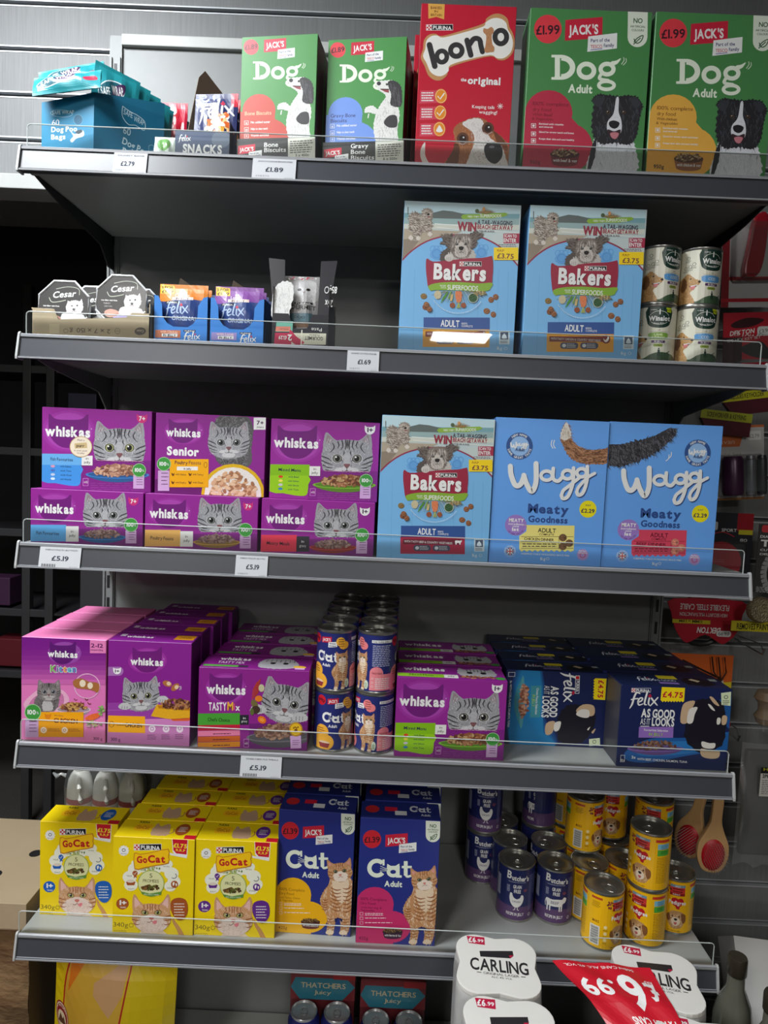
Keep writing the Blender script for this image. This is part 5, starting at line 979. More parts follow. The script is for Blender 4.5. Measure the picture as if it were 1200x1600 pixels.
def winalot_tin(v):
    def f(a):
        a.part('label_print').fill((224, 222, 204)); G = (30, 58, 50)
        for s in (0, 115):
            a.part('label_print'); a.blob([(s-24, 96), (s-10, 88), (s+6, 84), (s+30, 88), (s+50, 98), (s+50, 104), (s-60, 104), (s-60, 96), (s-40, 90)], (66, 92, 66)); a.part('logo_print').blob([(s-20, 2), (s+20, 2), (s+20, 26), (s+14, 36), (s, 39), (s-14, 36), (s-20, 26)], G, 3); a.rect(s-20, 0, s+20, 10, G); a.ring(s, 20, 17, 13, 0.8, (220, 226, 210)); a.rect(s-19, 15.5, s+19, 27.5, G)
            a.T('Winalot', s-17.5, 25.5, s+18, 8.5, WH, 0.05); a.T('Since 1927', s-9, 32, s+8, 3, WH, 0.0); a.poly([(s-0.8, 4), (s+0.8, 4), (s+1, 14), (s-1, 14)], WH); a.T('PURINA', s-15, 6, s-5, 2, WH)
            if s == 0 and v != 'plain': a.part('price_flash_print').poly([(s+10, 1), (s+20, 1), (s+20, 10), (s+12, 9)], (206, 222, 40)); a.T('£1.25', s+11, 7, s+19, 3.4, (50, 60, 20), 0.02)
            a.part('flavour_banner_print'); a.T('with', s-2, 44, s+3, 2.4, (80, 80, 70)); a.stroke([(s-15, 46), (s+16, 46)], 0.5, (120, 120, 100), False)
            if v == 'lamb': a.blob([(s-14, 48), (s+14, 48), (s+16, 54), (s+13, 60), (s-13, 60), (s-16, 54)], (128, 170, 70), 2); a.T('LAMB', s-7, 53.5, s+7, 4, (220, 232, 180), 0.02); a.T('& TURKEY', s-11, 59, s+11, 4, (220, 232, 180), 0.02)
            else: a.blob([(s-14, 48), (s+14, 48), (s+17, 54), (s+13, 60), (s-13, 60), (s-17, 54)], (98, 160, 216), 2); a.T('COD', s-6, 56.5, s+7, 5, (226, 238, 244), 0.01)
            a.rrect(s-11, 62, s+12, 67, 1.5, (86, 50, 100)); a.T('IN JELLY', s-6, 66, s+8, 3, WH, 0.02); a.rrect(s-7, 69, s+8, 74, 1.5, (140, 160, 60)); a.lines(s-4, 71.5, s+5, 1, 1, (60, 70, 20), 1)
            a.part('walker_print'); a.ell(s+2, 78, 1.3, 1.5, G); a.poly([(s, 80), (s+4, 80), (s+4, 86), (s+5, 92), (s+3, 92), (s+2, 87), (s+0.5, 92), (s-1, 92), (s+0.5, 86)], G); a.stroke([(s+14, 86), (s+19, 84), (s+22, 81)], 1.6, G, False); a.stroke([(s+15, 86), (s+13, 90)], 0.8, G, False); a.stroke([(s+19, 85), (s+21, 89)], 0.8, G, False)
            a.part('dog_picture'); og, lt, dk = (190, 144, 88), (226, 192, 140), (120, 80, 46)
            P = [(s-46, 48), (s-38, 44), (s-31, 50), (s-26, 55), (s-19, 58), (s-20, 64), (s-28, 68), (s-27, 72), (s-34, 78), (s-28, 90), (s-28, 100), (s-56, 100), (s-56, 60)]; a.shag(P, og, 1.4, 60); a.hairs(smooth(P), 120, 5, 0.8, lt, ang=100, spread=30); a.shag([(s-48, 52), (s-42, 54), (s-40, 66), (s-46, 76), (s-52, 70)], dk, 1, 20)
            a.ell(s-20, 59.5, 2.2, 2, (30, 24, 24)); a.ell(s-34, 53, 1.4, 1.3, (30, 20, 16)); a.poly([(s-21, 64), (s-36, 66), (s-32, 72), (s-27, 71)], (110, 44, 40)); a.poly([(s-22, 64.5), (s-34, 66), (s-33, 67.5), (s-23, 66)], WH); a.blob([(s-26, 67), (s-34, 68), (s-32, 73), (s-27, 72)], (214, 120, 120), 2)
            a.part('icon_print'); [(a.ring(x, y, 3.2, 3.2, 0.8, (90, 96, 84), 12), a.lines(x-5, y+5, x+5, 2, 2, (110, 114, 100), 0.9)) for x, y in ((s-40, 14), (s-36, 30), (s-30, 26), (s-44, 32))]
    return f
def butcher_tin(v):
    def f(a):
        a.part('label_print').fill((34, 42, 96)); a.rect(-120, 72, 120, 110, (92, 66, 110))
        for s in (0, 116):
            a.part('logo_print').T('B', s-21, 18, s-12, 14, WH, 0.03, rot=-3); a.T("utcher's", s-11, 20, s+22, 9, WH, 0.035, rot=-3); a.T('WHOLESOME FOOD FOR DOGS', s-18, 25, s+16, 1.9, (200, 204, 226)); a.part('title_print').T('GRAIN', s-8, 36, s+8, 6.4, WH, 0.03); a.T('FREE', s-6, 45, s+7, 6.4, WH, 0.03); a.lines(s-20, 32, s-14, 7, 2, (190, 194, 220), 0.9, 0.1); a.ell(s+16, 40, 4, 3, (120, 60, 90))
            a.part('animal_silhouette_print')
            if v == 'chicken': a.blob([(s-13, 48), (s-9, 49), (s-6, 54), (s, 57), (s+6, 54), (s+8, 49), (s+12, 50), (s+13, 58), (s+9, 68), (s+2, 73), (s-6, 72), (s-12, 64), (s-14, 55)], WH, 4); a.ell(s-11, 48, 2.4, 2.6, WH); a.stroke([(s-2, 72), (s-3, 78), (s-6, 79)], 1.2, WH, False); a.stroke([(s+2, 72), (s+2, 78), (s+5, 79)], 1.2, WH, False); a.T('CHICKEN', s-9, 64, s+7, 3.6, (60, 60, 110), 0.0)
            else: a.blob([(s-18, 52), (s-8, 53), (s+4, 52), (s+12, 52), (s+16, 48), (s+21, 51), (s+19, 58), (s+14, 61), (s+10, 66), (s-12, 66), (s-17, 62)], WH, 4); [a.poly([(s+x, 62), (s+x+3, 62), (s+x+2.4, 76), (s+x+0.4, 76)], WH) for x in (-17, -12, 6, 10)]; a.stroke([(s-18, 53), (s-20, 60), (s-19, 68)], 1, WH); a.T('BEEF', s-9, 62, s+6, 5.5, (60, 60, 110), 0.0)
            a.part('title_print').T('RECIPE IN JELLY', s-19, 90, s+15, 5.4, WH, 0.02); a.part('label_print'); a.lines(s+24, 12, s+34, 22, 3.2, (120, 126, 170), 1.3, 0.2); a.ring(s+28, 90, 3, 3, 0.9, WH, 10); a.rect(s-48, 20, s-36, 60, (150, 154, 180))
    return f
def pedigree_tin(v):
    def f(a):
        YL = (244, 188, 20); a.part('label_print').fill(YL); a.rect(-120, 0, 120, 1.2, (200, 150, 20))
        for s in (-115, 0, 115):
            a.part('flavour_banner_print').rect(s-13, 6, s+14, 11, (120, 150, 170)); a.T('ADULT', s-5, 10.4, s+5, 3, WH, 0.02); a.rect(s-13, 11, s+14, 22, (206, 60, 56)); a.rect(s-13, 22, s+14, 27, (150, 30, 36)); a.T('IN GRAVY', s-8, 26, s+5, 2.8, WH, 0.02); a.lines(s-8, 14, s+10, 2, 5, (90, 24, 24), 2.2, 0.1); a.pile(s-17, 16, 6, 8, 12, ((140, 60, 50), (176, 90, 70), (110, 44, 40)), 2.6)
            a.part('logo_print').blob([(s-9, 34), (s-3, 31), (s+2, 33), (s+7, 31), (s+12, 35), (s+12, 42), (s+6, 48), (s+5, 53), (s, 52), (s-2, 48), (s-8, 44)], (190, 30, 40), 3); a.T('Pedigree', s-14, 44, s+17, 7, WH, 0.05)
            a.part('dog_picture').shag([(s-12, 64), (s-4, 57), (s+6, 58), (s+14, 62), (s+17, 76), (s+10, 88), (s-4, 90), (s-13, 80)], (196, 150, 100), 1.6, 50); a.hairs([(s-12, 64), (s+6, 58), (s+16, 76), (s+8, 88), (s-6, 88)], 70, 6, 1, (230, 200, 160), ang=95, spread=35); a.blob([(s+9, 62), (s+18, 64), (s+19, 76), (s+13, 80)], (140, 90, 50), 3); a.blob([(s-12, 63), (s-16, 68), (s-14, 78), (s-9, 74)], (140, 90, 50), 3)
            a.blob([(s-5, 70), (s+5, 70), (s+8, 80), (s, 86), (s-7, 80)], (240, 222, 196), 3); a.ell(s, 73, 3, 2.4, (40, 26, 24)); a.ell(s-6, 67, 1.4, 1.3, (40, 26, 20)); a.ell(s+6, 67, 1.4, 1.3, (40, 26, 20)); a.blob([(s-3, 79), (s+3, 79), (s, 84)], (200, 100, 100), 3)
            a.part('label_print').T('100% RECYCLABLE', s-13, 97, s+10, 2.6, (90, 60, 10), 0.01)
            a.rect(s+24, 5, s+52, 10, (206, 60, 40)); a.rect(s+28, 13, s+52, 23, (130, 196, 220)); a.lines(s+34, 16, s+50, 3, 3, (60, 100, 150), 1.2); a.rect(s+28, 24, s+52, 35, (84, 176, 60)); a.lines(s+34, 27, s+50, 2, 3, (40, 90, 40), 1.2); a.lines(s+28, 39, s+52, 17, 2.9, (150, 110, 20), 1.1, 0.05)
            a.rect(s-52, 5, s-32, 9, (190, 70, 40)); a.lines(s-50, 14, s-34, 5, 2.4, (140, 100, 20), 1); a.T('MARS', s-48, 52, s-36, 4.5, (110, 40, 20), 0.02); a.rect(s-52, 58, s-34, 94, (230, 230, 224)); [a.rect(s-50, 60+k*1.5, s-36, 60+k*1.5+(0.9 if k % 3 else 0.5), (40, 40, 40)) for k in range(22)]; [a.ell(s-24, 58+k*12, 3.2, 3.2, (250, 230, 170)) for k in range(3)]; [a.lines(s-28, 63+k*12, s-20, 2, 1.8, (130, 90, 20), 0.8) for k in range(3)]
    return f
# ------------------------------------------------------------------ builders of goods
def pack(name, label, cat, w, h, d, col, loc, rz=0, design=None, quad=None, top=None, group=None, side=None, labels=None):
    """carton standing on its base; origin at the middle of the front bottom edge"""
    r = root(name, label, cat, loc, rz, group); b = MB(); b.box(-w/2, 0, 0, w/2, d, h)
    ms = [mat('card_%02x%02x%02x' % tuple(col), col, 0.4, noise=0.02, nscale=20)]
    c = b.build('carton', ms, r, bevel=0.0009, seg=1)
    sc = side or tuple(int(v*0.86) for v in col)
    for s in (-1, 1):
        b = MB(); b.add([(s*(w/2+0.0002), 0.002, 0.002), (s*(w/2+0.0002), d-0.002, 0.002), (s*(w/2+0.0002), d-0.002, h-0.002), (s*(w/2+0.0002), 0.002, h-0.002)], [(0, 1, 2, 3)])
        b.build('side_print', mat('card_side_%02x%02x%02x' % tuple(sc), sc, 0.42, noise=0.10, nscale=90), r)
    if design: a = Art(w-0.001, h-0.001, quad, surf=lambda u, v, dd: (u-w/2+0.0005, -dd, v+0.0005)); design(a); a.emit(r, labels=labels)
    if top: a = Art(w-0.001, d-0.001, [(0, 0), (1000, 0), (1000, 320), (0, 320)], surf=lambda u, v, dd: (u-w/2+0.0005, v+0.0005, h+dd)); top(a); a.emit(r)
    return r
M_tin = mat('bare_tin', (168, 168, 164), 0.28, 0.85, noise=0.05); M_tind = mat('tin_lid', (150, 149, 142), 0.32, 0.8, noise=0.08)
def tin(label, rr, h, loc, rz, design, group, cat='tin', name='food_tin'):
    r = root(name, label, cat, loc, rz, group); lz = 0.0045; lh = h-2*lz; n = 40
    b = MB(); b.lathe([(rr-0.003, 0.0012), (rr-0.0008, 0.0), (rr+0.0005, 0.0008), (rr+0.0005, 0.0030), (rr-0.0003, 0.0042), (rr-0.0003, h-0.0042), (rr+0.0005, h-0.0030), (rr+0.0005, h-0.0006), (rr-0.0006, h), (rr-0.0022, h-0.0010), (rr-0.0026, h-0.0048), (rr-0.005, h-0.0056)], n)
    b.build('tin_body', M_tin, r, smooth=True)
    b = MB(); b.lathe([(rr-0.0030, h-0.0052), (rr-0.0052, h-0.0044), (rr-0.0075, h-0.0050), (rr-0.0095, h-0.0042), (0.012, h-0.0042), (0.0112, h-0.0046), (0.0005, h-0.0046)], n)
    l = b.build('lid', M_tind, r, smooth=True)
    b = MB(); pts = [(0.0095*math.cos(t*PI/8), -0.014+0.012*math.sin(t*PI/8), h-0.0028) for t in range(16)]; b.tube(pts, 0.0010, 6, closed=True); b.box(-0.0035, -0.004, h-0.0042, 0.0035, 0.004, h-0.0026)
    b.build('pull_ring', M_tin, l, smooth=True)
    W = 2*PI*rr; st = W/n
    def surf(u, v, d):
        i = math.floor(u/st); t = u/st-i; q = []
        for k in (i, i+1): th = (k*st-W/2)/rr; q.append(((rr+d)*math.sin(th), -(rr+d)*math.cos(th)))
        return (q[0][0]*(1-t)+q[1][0]*t, q[0][1]*(1-t)+q[1][1]*t, v+lz)
    mm = W*500; a = Art(W, lh, [(-mm, 0), (mm, 0), (mm, 99), (-mm, 99)], surf, du=st); design(a); a.emit(r, {'*': TININK, 'cat_picture': FUR, 'dog_picture': FUR}, base=0.0001)
    return r
def pillow(name, label, cat, w, h, bulge, design, quad, loc, rot, group=None, foil=GLOSSINK, colr=(70, 90, 120), crimp=0.1):
    """filled flexible pouch; origin at the middle of its bottom seam"""
    r = root(name, label, cat, loc, group=group, rot=rot)
    f = lambda u, v: bulge*(max(0, math.sin(PI*min(1, max(0, u))))**0.7)*(max(0, math.sin(PI*min(1, max(0, (v-0.03)/(1-crimp)))))**0.8) + 0.0012*math.sin(17*u+5*v)*math.sin(PI*min(1, max(0, v)))
    b = MB(); b.grid(lambda u, v: ((u-.5)*w, -f(u, v)-0.0004, v*h), 12, 14); b.grid(lambda u, v: ((u-.5)*w, f(u, v)+0.0004, v*h), 12, 14)
    b.build('pouch_body', mat('foil_%02x%02x%02x' % tuple(colr), colr, 0.3, noise=0.05), r, smooth=True)
    if design:
        nu, nv = 12, 14
        def surf(u, v, d):
            i, j = min(nu-1, max(0, math.floor(u/w*nu))), min(nv-1, max(0, math.floor(v/h*nv))); s, t = u/w*nu-i, v/h*nv-j
            z = tri_mix(f(i/nu, j/nv), f((i+1)/nu, j/nv), f(i/nu, (j+1)/nv), f((i+1)/nu, (j+1)/nv), s, t)
            return (u-w/2, -z-d-0.0006, v)
        a = Art(w, h, quad, surf, du=w/nu, dv=h/nv); design(a); a.emit(r, {'*': foil}, base=0.0004)
    return r
# ------------------------------------------------------------------ top shelf
Z = Zs[0]
Q_BONE = [(78, 255), (555, 228), (528, 1015), (50, 1003)]; Q_TRAY = [(45, 850), (495, 858), (490, 1005), (40, 985)]
for v, x, lab, sidec, w, sz in (('bone', 0.3537, 'green dog bone biscuit box with a red blob and a sitting spaniel', (96, 60, 58), 0.129, 0.200), ('gravy', 0.4970, 'green gravy bone biscuit box with a blue blob and a sitting spaniel', (96, 44, 60), 0.131, 0.201)):
    c, s = math.cos(math.radians(-8)), math.sin(math.radians(-8)); fx, fy = x+w/2*c, 0.036+w/2*s
    p = pack('dog_biscuit_box', lab, 'box', w, sz, 0.05, (72, 146, 74), (fx, fy, Z+0.001), -8, bone_box(v), Q_BONE, side=sidec)
    for k in (1, 2):
        t = pack('dog_biscuit_box', lab.replace('green', 'plain-backed green').replace(' with', (', %s in its tray, with' % ('second' if k == 1 else 'third'))), 'box', w, sz-0.004*k, 0.05, (72, 146, 74), (fx+0.052*k*math.sin(math.radians(8)), fy+0.052*k*math.cos(math.radians(8)), Z+0.001), -8, side=sidec, group='biscuit boxes behind the front one')
        t['label'] = ('second' if k == 1 else 'third') + ' green biscuit box queued behind the ' + ('red-blob bone biscuit box' if v == 'bone' else 'blue-blob gravy bone box')
    wt = w+0.006; r = root('display_tray', 'black cardboard tray marked %s around its green boxes' % ('Bone Biscuits' if v == 'bone' else 'Gravy Bone Biscuits'), 'tray', (fx, fy-0.003, Z), -8)
    b = MB(); b.box(-wt/2, -0.001, 0, wt/2, 0.0, 0.0365); b.box(-wt/2, 0, 0, -wt/2+0.001, 0.16, 0.0365); b.box(wt/2-0.001, 0, 0, wt/2, 0.16, 0.0365); b.box(-wt/2, 0.16, 0, wt/2, 0.161, 0.0365); b.box(-wt/2, 0, 0, wt/2, 0.16, 0.0006)
    b.build('tray_card', mat('black_card', (44, 43, 44), 0.5), r); a = Art(wt, 0.0365, Q_TRAY, lambda u, v_, d, wt=wt: (u-wt/2, -0.001-d, v_)); tray_front(v)(a); a.emit(r)
Q = [(78, 20), (717, 52), (655, 1130), (28, 1105)]
pack('dog_biscuit_box', 'tall red biscuit box showing a bone logo and a basset hound', 'box', 0.1545, 0.2545, 0.055, (196, 26, 52), (0.7251, 0.018, Z), 0, bonio, Q)
pack('dog_biscuit_box', 'red biscuit box half hidden behind the basset hound box', 'box', 0.1545, 0.2545, 0.055, (196, 26, 52), (0.7180, 0.100, Z), 0, bonio, Q)
Q = [(85, 48), (645, 70), (607, 805), (42, 790)]
pack('dry_dog_food_box', 'large green dry dog food box with red panel and border collie', 'box', 0.1965, 0.2520, 0.07, (74, 138, 78), (0.9225, 0.014, Z), 0, dog_adult('beef'), Q)
pack('dry_dog_food_box', 'large green dry dog food box with yellow panel and border collie', 'box', 0.1955, 0.2525, 0.07, (74, 138, 78), (1.1240, 0.012, Z), 0, dog_adult('chicken'), Q)
# dog bag display
TL_ = (32, 116, 150); r = root('display_box', 'open teal display box of dog bags, slanted top edge', 'box', (0, 0, Z))
P = [(0.0225, 0.034), (0.1160, 0.020), (0.2080, 0.092), (0.130, 0.190), (0.03, 0.16)]; H = [0.083, 0.096, 0.118, 0.13, 0.10]
b = MB()
for i in range(5):
    j = (i+1) % 5; (x0, y0), (x1, y1) = P[i], P[j]; L = math.dist(P[i], P[j]); nx, ny = (y1-y0)/L*0.0012, -(x1-x0)/L*0.0012
    b.add([(x0, y0, 0), (x1, y1, 0), (x1, y1, H[j]), (x0, y0, H[i]), (x0-nx, y0-ny, 0), (x1-nx, y1-ny, 0), (x1-nx, y1-ny, H[j]), (x0-nx, y0-ny, H[i])], [(0, 1, 2, 3), (5, 4, 7, 6), (3, 2, 6, 7), (0, 4, 5, 1), (0, 3, 7, 4), (1, 5, 6, 2)])
b.add([(x, y, 0.0005) for x, y in P], [(0, 1, 2, 3, 4)])
b.build('box_wall', mat('teal_card', TL_, 0.45), r)
def face(i, fn, quad, h):
    (x0, y0), (x1, y1) = P[i], P[i+1]; L = math.dist(P[i], P[i+1]); ux, uy = (x1-x0)/L, (y1-y0)/L
    a = Art(L, h, quad, lambda u, v, d: (x0+ux*u+uy*d, y0+uy*u-ux*d, v)); fn(a); a.emit(r)
def poo_l(a):
    a.part('front_print').fill((30, 128, 168)); a.T('SAFE WRAP', 234, 522, 330, 16, (214, 236, 240), 0.01); a.ring(278, 515, 52, 18, 2, (170, 214, 224)); a.T('60', 234, 572, 266, 26, WH); a.T('Dog Poo', 231, 602, 345, 22, WH, 0.03); a.T('Bags', 231, 636, 294, 22, WH, 0.03)
    for k in range(46): x = 190+k*5.4; a.poly([(x-3, 715), (x+3, 715), (x+((k*37) % 11-5)*1.6, 715-14-((k*29) % 23))], (206, 232, 236))
    a.blob([(322, 600), (345, 612), (375, 594), (388, 600), (386, 622), (350, 634), (330, 652), (320, 640), (334, 622)], (214, 226, 228)); a.blob([(344, 600), (372, 590), (380, 600), (360, 612)], (50, 60, 70)); a.ell(358, 542, 24, 26, (24, 92, 124)); a.ring(358, 542, 24, 26, 2, (90, 160, 184))
def poo_r(a):
    a.part('front_print').fill((30, 108, 142)); L = (196, 220, 226); a.T('SAFE', 572, 500, 614, 24, L, 0.0, rot=-8); a.T('WRAP', 620, 518, 668, 24, L, 0.0, rot=-8); a.stroke([(568, 466), (600, 480), (640, 490), (672, 510), (670, 548), (630, 536), (596, 540), (568, 510), (568, 466)], 3, L)
    a.T('60', 572, 585, 606, 32, L, 0.0, rot=-6); a.T('Dog Poo', 568, 632, 692, 30, L, 0.02, rot=-12); a.T('Bags', 568, 680, 640, 32, L, 0.03, rot=-10); a.stroke([(694, 612), (714, 606), (736, 630), (730, 672), (714, 684), (698, 660), (694, 612)], 3, (120, 170, 186)); a.lines(704, 630, 728, 3, 14, (120, 170, 186), 3)
    for k in range(30): x = 450+k*11; a.poly([(x-4, 722), (x+4, 722), (x+((k*31) % 9-4)*2, 722-((k*17) % 12))], (170, 206, 214))
face(0, poo_l, [(188, 470), (440, 440), (440, 705), (190, 700)], 0.083)
face(1, poo_r, [(440, 440), (765, 460), (768, 722), (440, 705)], 0.096)
def bag_art(a):
    a.part('front_print').fill((36, 148, 158)); a.part('logo_print').ell(255, 352, 98, 46, (214, 226, 232), -14); a.ell(255, 352, 92, 40, (34, 96, 110), -14); a.blob([(262, 335), (340, 302), (350, 330), (330, 360), (270, 385)], (70, 40, 84)); a.T('SAFE', 186, 388, 254, 34, WH, 0.02, rot=14); a.T('WRAP', 262, 366, 346, 36, WH, 0.02, rot=14)
    a.blob([(385, 365), (410, 345), (440, 342), (445, 372), (400, 385)], (190, 34, 70), 3); a.rect(150, 470, 480, 480, (220, 230, 230))
BG = 'teal packets of dog bags spilling from the display box'; T_ = math.radians
pillow('bag_packet', 'teal dog bag packet lying topmost, its logo tilted up', 'packet', 0.112, 0.052, 0.010, bag_art, [(140, 270), (460, 270), (460, 440), (140, 440)], (0.0680, 0.050, Z+0.1130), (T_(-22), T_(-14), T_(4)), BG, colr=(36, 148, 158))
pillow('bag_packet', 'teal dog bag packet drooping over the front of its box', 'packet', 0.112, 0.040, 0.010, bag_art, [(140, 270), (460, 270), (460, 440), (140, 440)], (0.0780, 0.004, Z+0.0860), (T_(-24), T_(-9), T_(0)), BG, colr=(36, 148, 158))
for k in range(6):
    pillow('bag_packet', ['upright teal packet directly behind the two fallen ones', 'second upright teal packet, red spot at its corner', 'third upright teal packet in the display box row', 'fourth upright teal packet in the display box row', 'fifth teal packet, slumped lower in the box', 'rearmost teal packet in the display box row'][k], 'packet', 0.075, 0.085-0.004*k, 0.005, bag_art if k < 2 else (lambda a: a.fill((36, 146, 156))), [(120, 250), (460, 250), (460, 460), (120, 460)], (0.132+0.0125*k, 0.055+0.017*k, Z+0.072-0.001*k), (T_(-6), T_(8), T_(38)), BG, colr=(200, 216, 218) if k % 2 else (36, 148, 158))
# small snack display and pouches beside it
r = root('display_box', 'small navy display box marked snacks with a tall brown flap', 'box', (0.2955, 0.022, Z)); b = MB()
b.box(-0.045, 0, 0, 0.045, 0.001, 0.041); b.box(0.044, 0, 0, 0.045, 0.09, 0.06); b.box(-0.045, 0.09, 0, 0.045, 0.091, 0.09); b.box(-0.045, 0, 0, 0.045, 0.09, 0.001); b.build('box_wall', mat('slate_card', (70, 78, 96), 0.5), r)
b = MB(); b.prism([(0.0, 0), (0.085, 0), (0.085, 0.135), (0.032, 0.166), (0.020, 0.150), (0.0, 0.05)], lambda y, z, d: (d, y, z), -0.045, -0.0438); b.build('side_flap', mat('brown_board', (134, 118, 102), 0.7), r).rotation_euler = (0, 0, T_(-40))
def snk(a): a.part('front_print').fill((66, 82, 112)); a.ell(1030, 650, 44, 36, (100, 112, 130)); felix_word(a, 838, 660, 0.42); a.part('title_print').T('SNACKS', 855, 706, 1032, 34, WH, 0.055)
a = Art(0.09, 0.041, [(820, 617), (1070, 622), (1070, 730), (820, 722)], lambda u, v, d: (u-0.045, -d, v)); snk(a); a.emit(r)
def snp(a):
    a.part('front_print').fill((30, 40, 92)); a.rect(1105, 400, 1140, 460, (200, 40, 60)); a.part('maker_print').rect(985, 438, 1040, 452, WH); a.T('PURINA', 990, 450, 1036, 9, (30, 40, 92), 0.01); felix_word(a, 972, 500, 1.15); a.part('treat_picture'); a.pile(1050, 540, 50, 60, 80, ((240, 160, 40), (250, 210, 150), (230, 110, 50), (240, 240, 240)), 14); a.pile(990, 425, 60, 20, 30, ((60, 80, 140), (200, 210, 230)), 7)
for k in range(3): pillow('treat_pouch', ['navy treat pouch facing front above the snacks display', 'navy treat pouch one behind the front pouch', 'navy treat pouch at the back of the snacks display'][k], 'pouch', 0.075, 0.118, 0.008, snp if k < 2 else None, [(945, 395), (1140, 405), (1100, 650), (935, 640)], (0.3080+0.004*k, 0.050+0.02*k, Z+0.002), (T_(-4), 0, T_(-6)), 'navy treat pouches', colr=(30, 40, 92))
def redp(a): a.part('front_print').fill((196, 30, 60)); a.pile(0.5, 0.3, .4, .25, 20, ((240, 200, 200), (180, 20, 40)), .1)
pillow('treat_pouch', 'red and white treat pouch between teal box and brown flap', 'pouch', 0.05, 0.15, 0.010, redp, [(0, 0), (1, 0), (1, 1), (0, 1)], (0.205, 0.14, Z+0.001), (T_(-6), 0, 0), colr=(206, 208, 206))
def grn(a): a.part('front_print').fill((196, 206, 196)); a.ell(.5, .4, .3, .3, (110, 160, 90)); a.rect(0, .8, 1, 1, (40, 110, 170))
pillow('treat_pouch', 'small pale green and blue treat packet beside the snacks display', 'pouch', 0.036, 0.040, 0.008, grn, [(0, 0), (1, 0), (1, 1), (0, 1)], (0.2265, 0.040, Z+0.001), (T_(-10), 0, 0), colr=(206, 212, 206))
# ------------------------------------------------------------------ second shelf
Z = Zs[1]; KR = (176, 160, 132)
r = root('foil_tray_carton', 'brown card tray printed 2x7x150g upside down, holding foil trays', 'tray', (0.1155, 0.018, Z)); b = MB()
b.prism([(-0.1, 0), (0.1, 0), (0.1, 0.044), (0.07, 0.044), (0.06, 0.036), (-0.055, 0.028), (-0.062, 0.045), (-0.1, 0.046)], lambda x, z, d: (x, d, z), 0, 0.0015); b.box(-0.1, 0, 0, -0.0985, 0.13, 0.044); b.box(0.0985, 0, 0, 0.1, 0.13, 0.06); b.box(-0.1, 0.13, 0, 0.1, 0.1315, 0.05); b.box(-0.1, 0, 0, 0.1, 0.13, 0.001); b.build('tray_card', mat('brown_kraft_card', KR, 0.75, noise=0.08), r)
def kr(a):
    a.part('front_print').rect(300, 560, 355, 612, (196, 180, 148)); dk = (66, 52, 40)
    a.move(1035, 1200, 1, 180); a.T('2 x 7 x 150', 376, 612, 592, 26, dk, 0.0); a.T('g', 604, 612, 622, 26, dk); a.ring(644, 602, 14, 12, 2, dk); a.ring(330, 602, 18, 18, 2, dk); a.T('PAP', 320, 606, 342, 7, dk); a.ell(176, 602, 40, 24, dk, -4); a.T('Cesar', 152, 610, 204, 16, KR, 0.02); a.home()
a = Art(0.2, 0.044, [(205, 478), (928, 485), (925, 655), (205, 622)], lambda u, v, d: (u-0.1, -d, v)); kr(a); a.emit(r)
def cesar(a):
    a.part('lid_print').fill((54, 52, 52)); a.part('logo_print').T('Cesar', 342, 402, 476, 34, WH, 0.02, rot=6, shear=0.25); a.stroke([(322, 400), (340, 425), (380, 422), (420, 412)], 4, (190, 196, 180)); a.stroke([(360, 350), (430, 335), (490, 345), (497, 380)], 3, (190, 196, 180)); a.part('title_print').T('garden terrine', 290, 452, 384, 9, WH, 0.02); a.T('TURKEY', 304, 470, 346, 8, (200, 190, 190)); a.T('CARROT & PEAS', 310, 486, 356, 7, (200, 190, 190))
    a.part('dog_picture').shag([(400, 500), (420, 484), (450, 478), (500, 484), (532, 500), (534, 560), (395, 560)], (226, 226, 224), 4, 40); a.poly([(432, 412), (428, 440), (450, 430)], (226, 222, 222)); a.poly([(512, 400), (522, 432), (496, 424)], (226, 222, 222)); a.shag([(432, 430), (472, 412), (514, 426), (520, 460), (500, 488), (450, 490), (426, 462)], (236, 236, 234), 5, 60)
    a.ell(458, 443, 5, 5, (40, 36, 36)); a.ell(488, 440, 5, 5, (40, 36, 36)); a.ell(470, 463, 9, 7, (40, 36, 36)); a.stroke([(458, 476), (470, 472), (484, 476)], 3, (120, 80, 80)); a.hairs([(430, 430), (514, 426), (510, 480), (440, 484)], 50, 12, 2, (196, 194, 192), ang=90, spread=40)
    a.part('food_picture').poly([(395, 530), (532, 522), (500, 560), (440, 560)], (150, 160, 110)); a.poly([(360, 540), (440, 530), (470, 560), (380, 560)], (170, 160, 210)); a.blob([(316, 510), (350, 498), (390, 508), (396, 530), (350, 545), (318, 535)], (206, 156, 140)); a.stroke([(320, 525), (356, 532), (394, 522)], 3, (150, 100, 90))
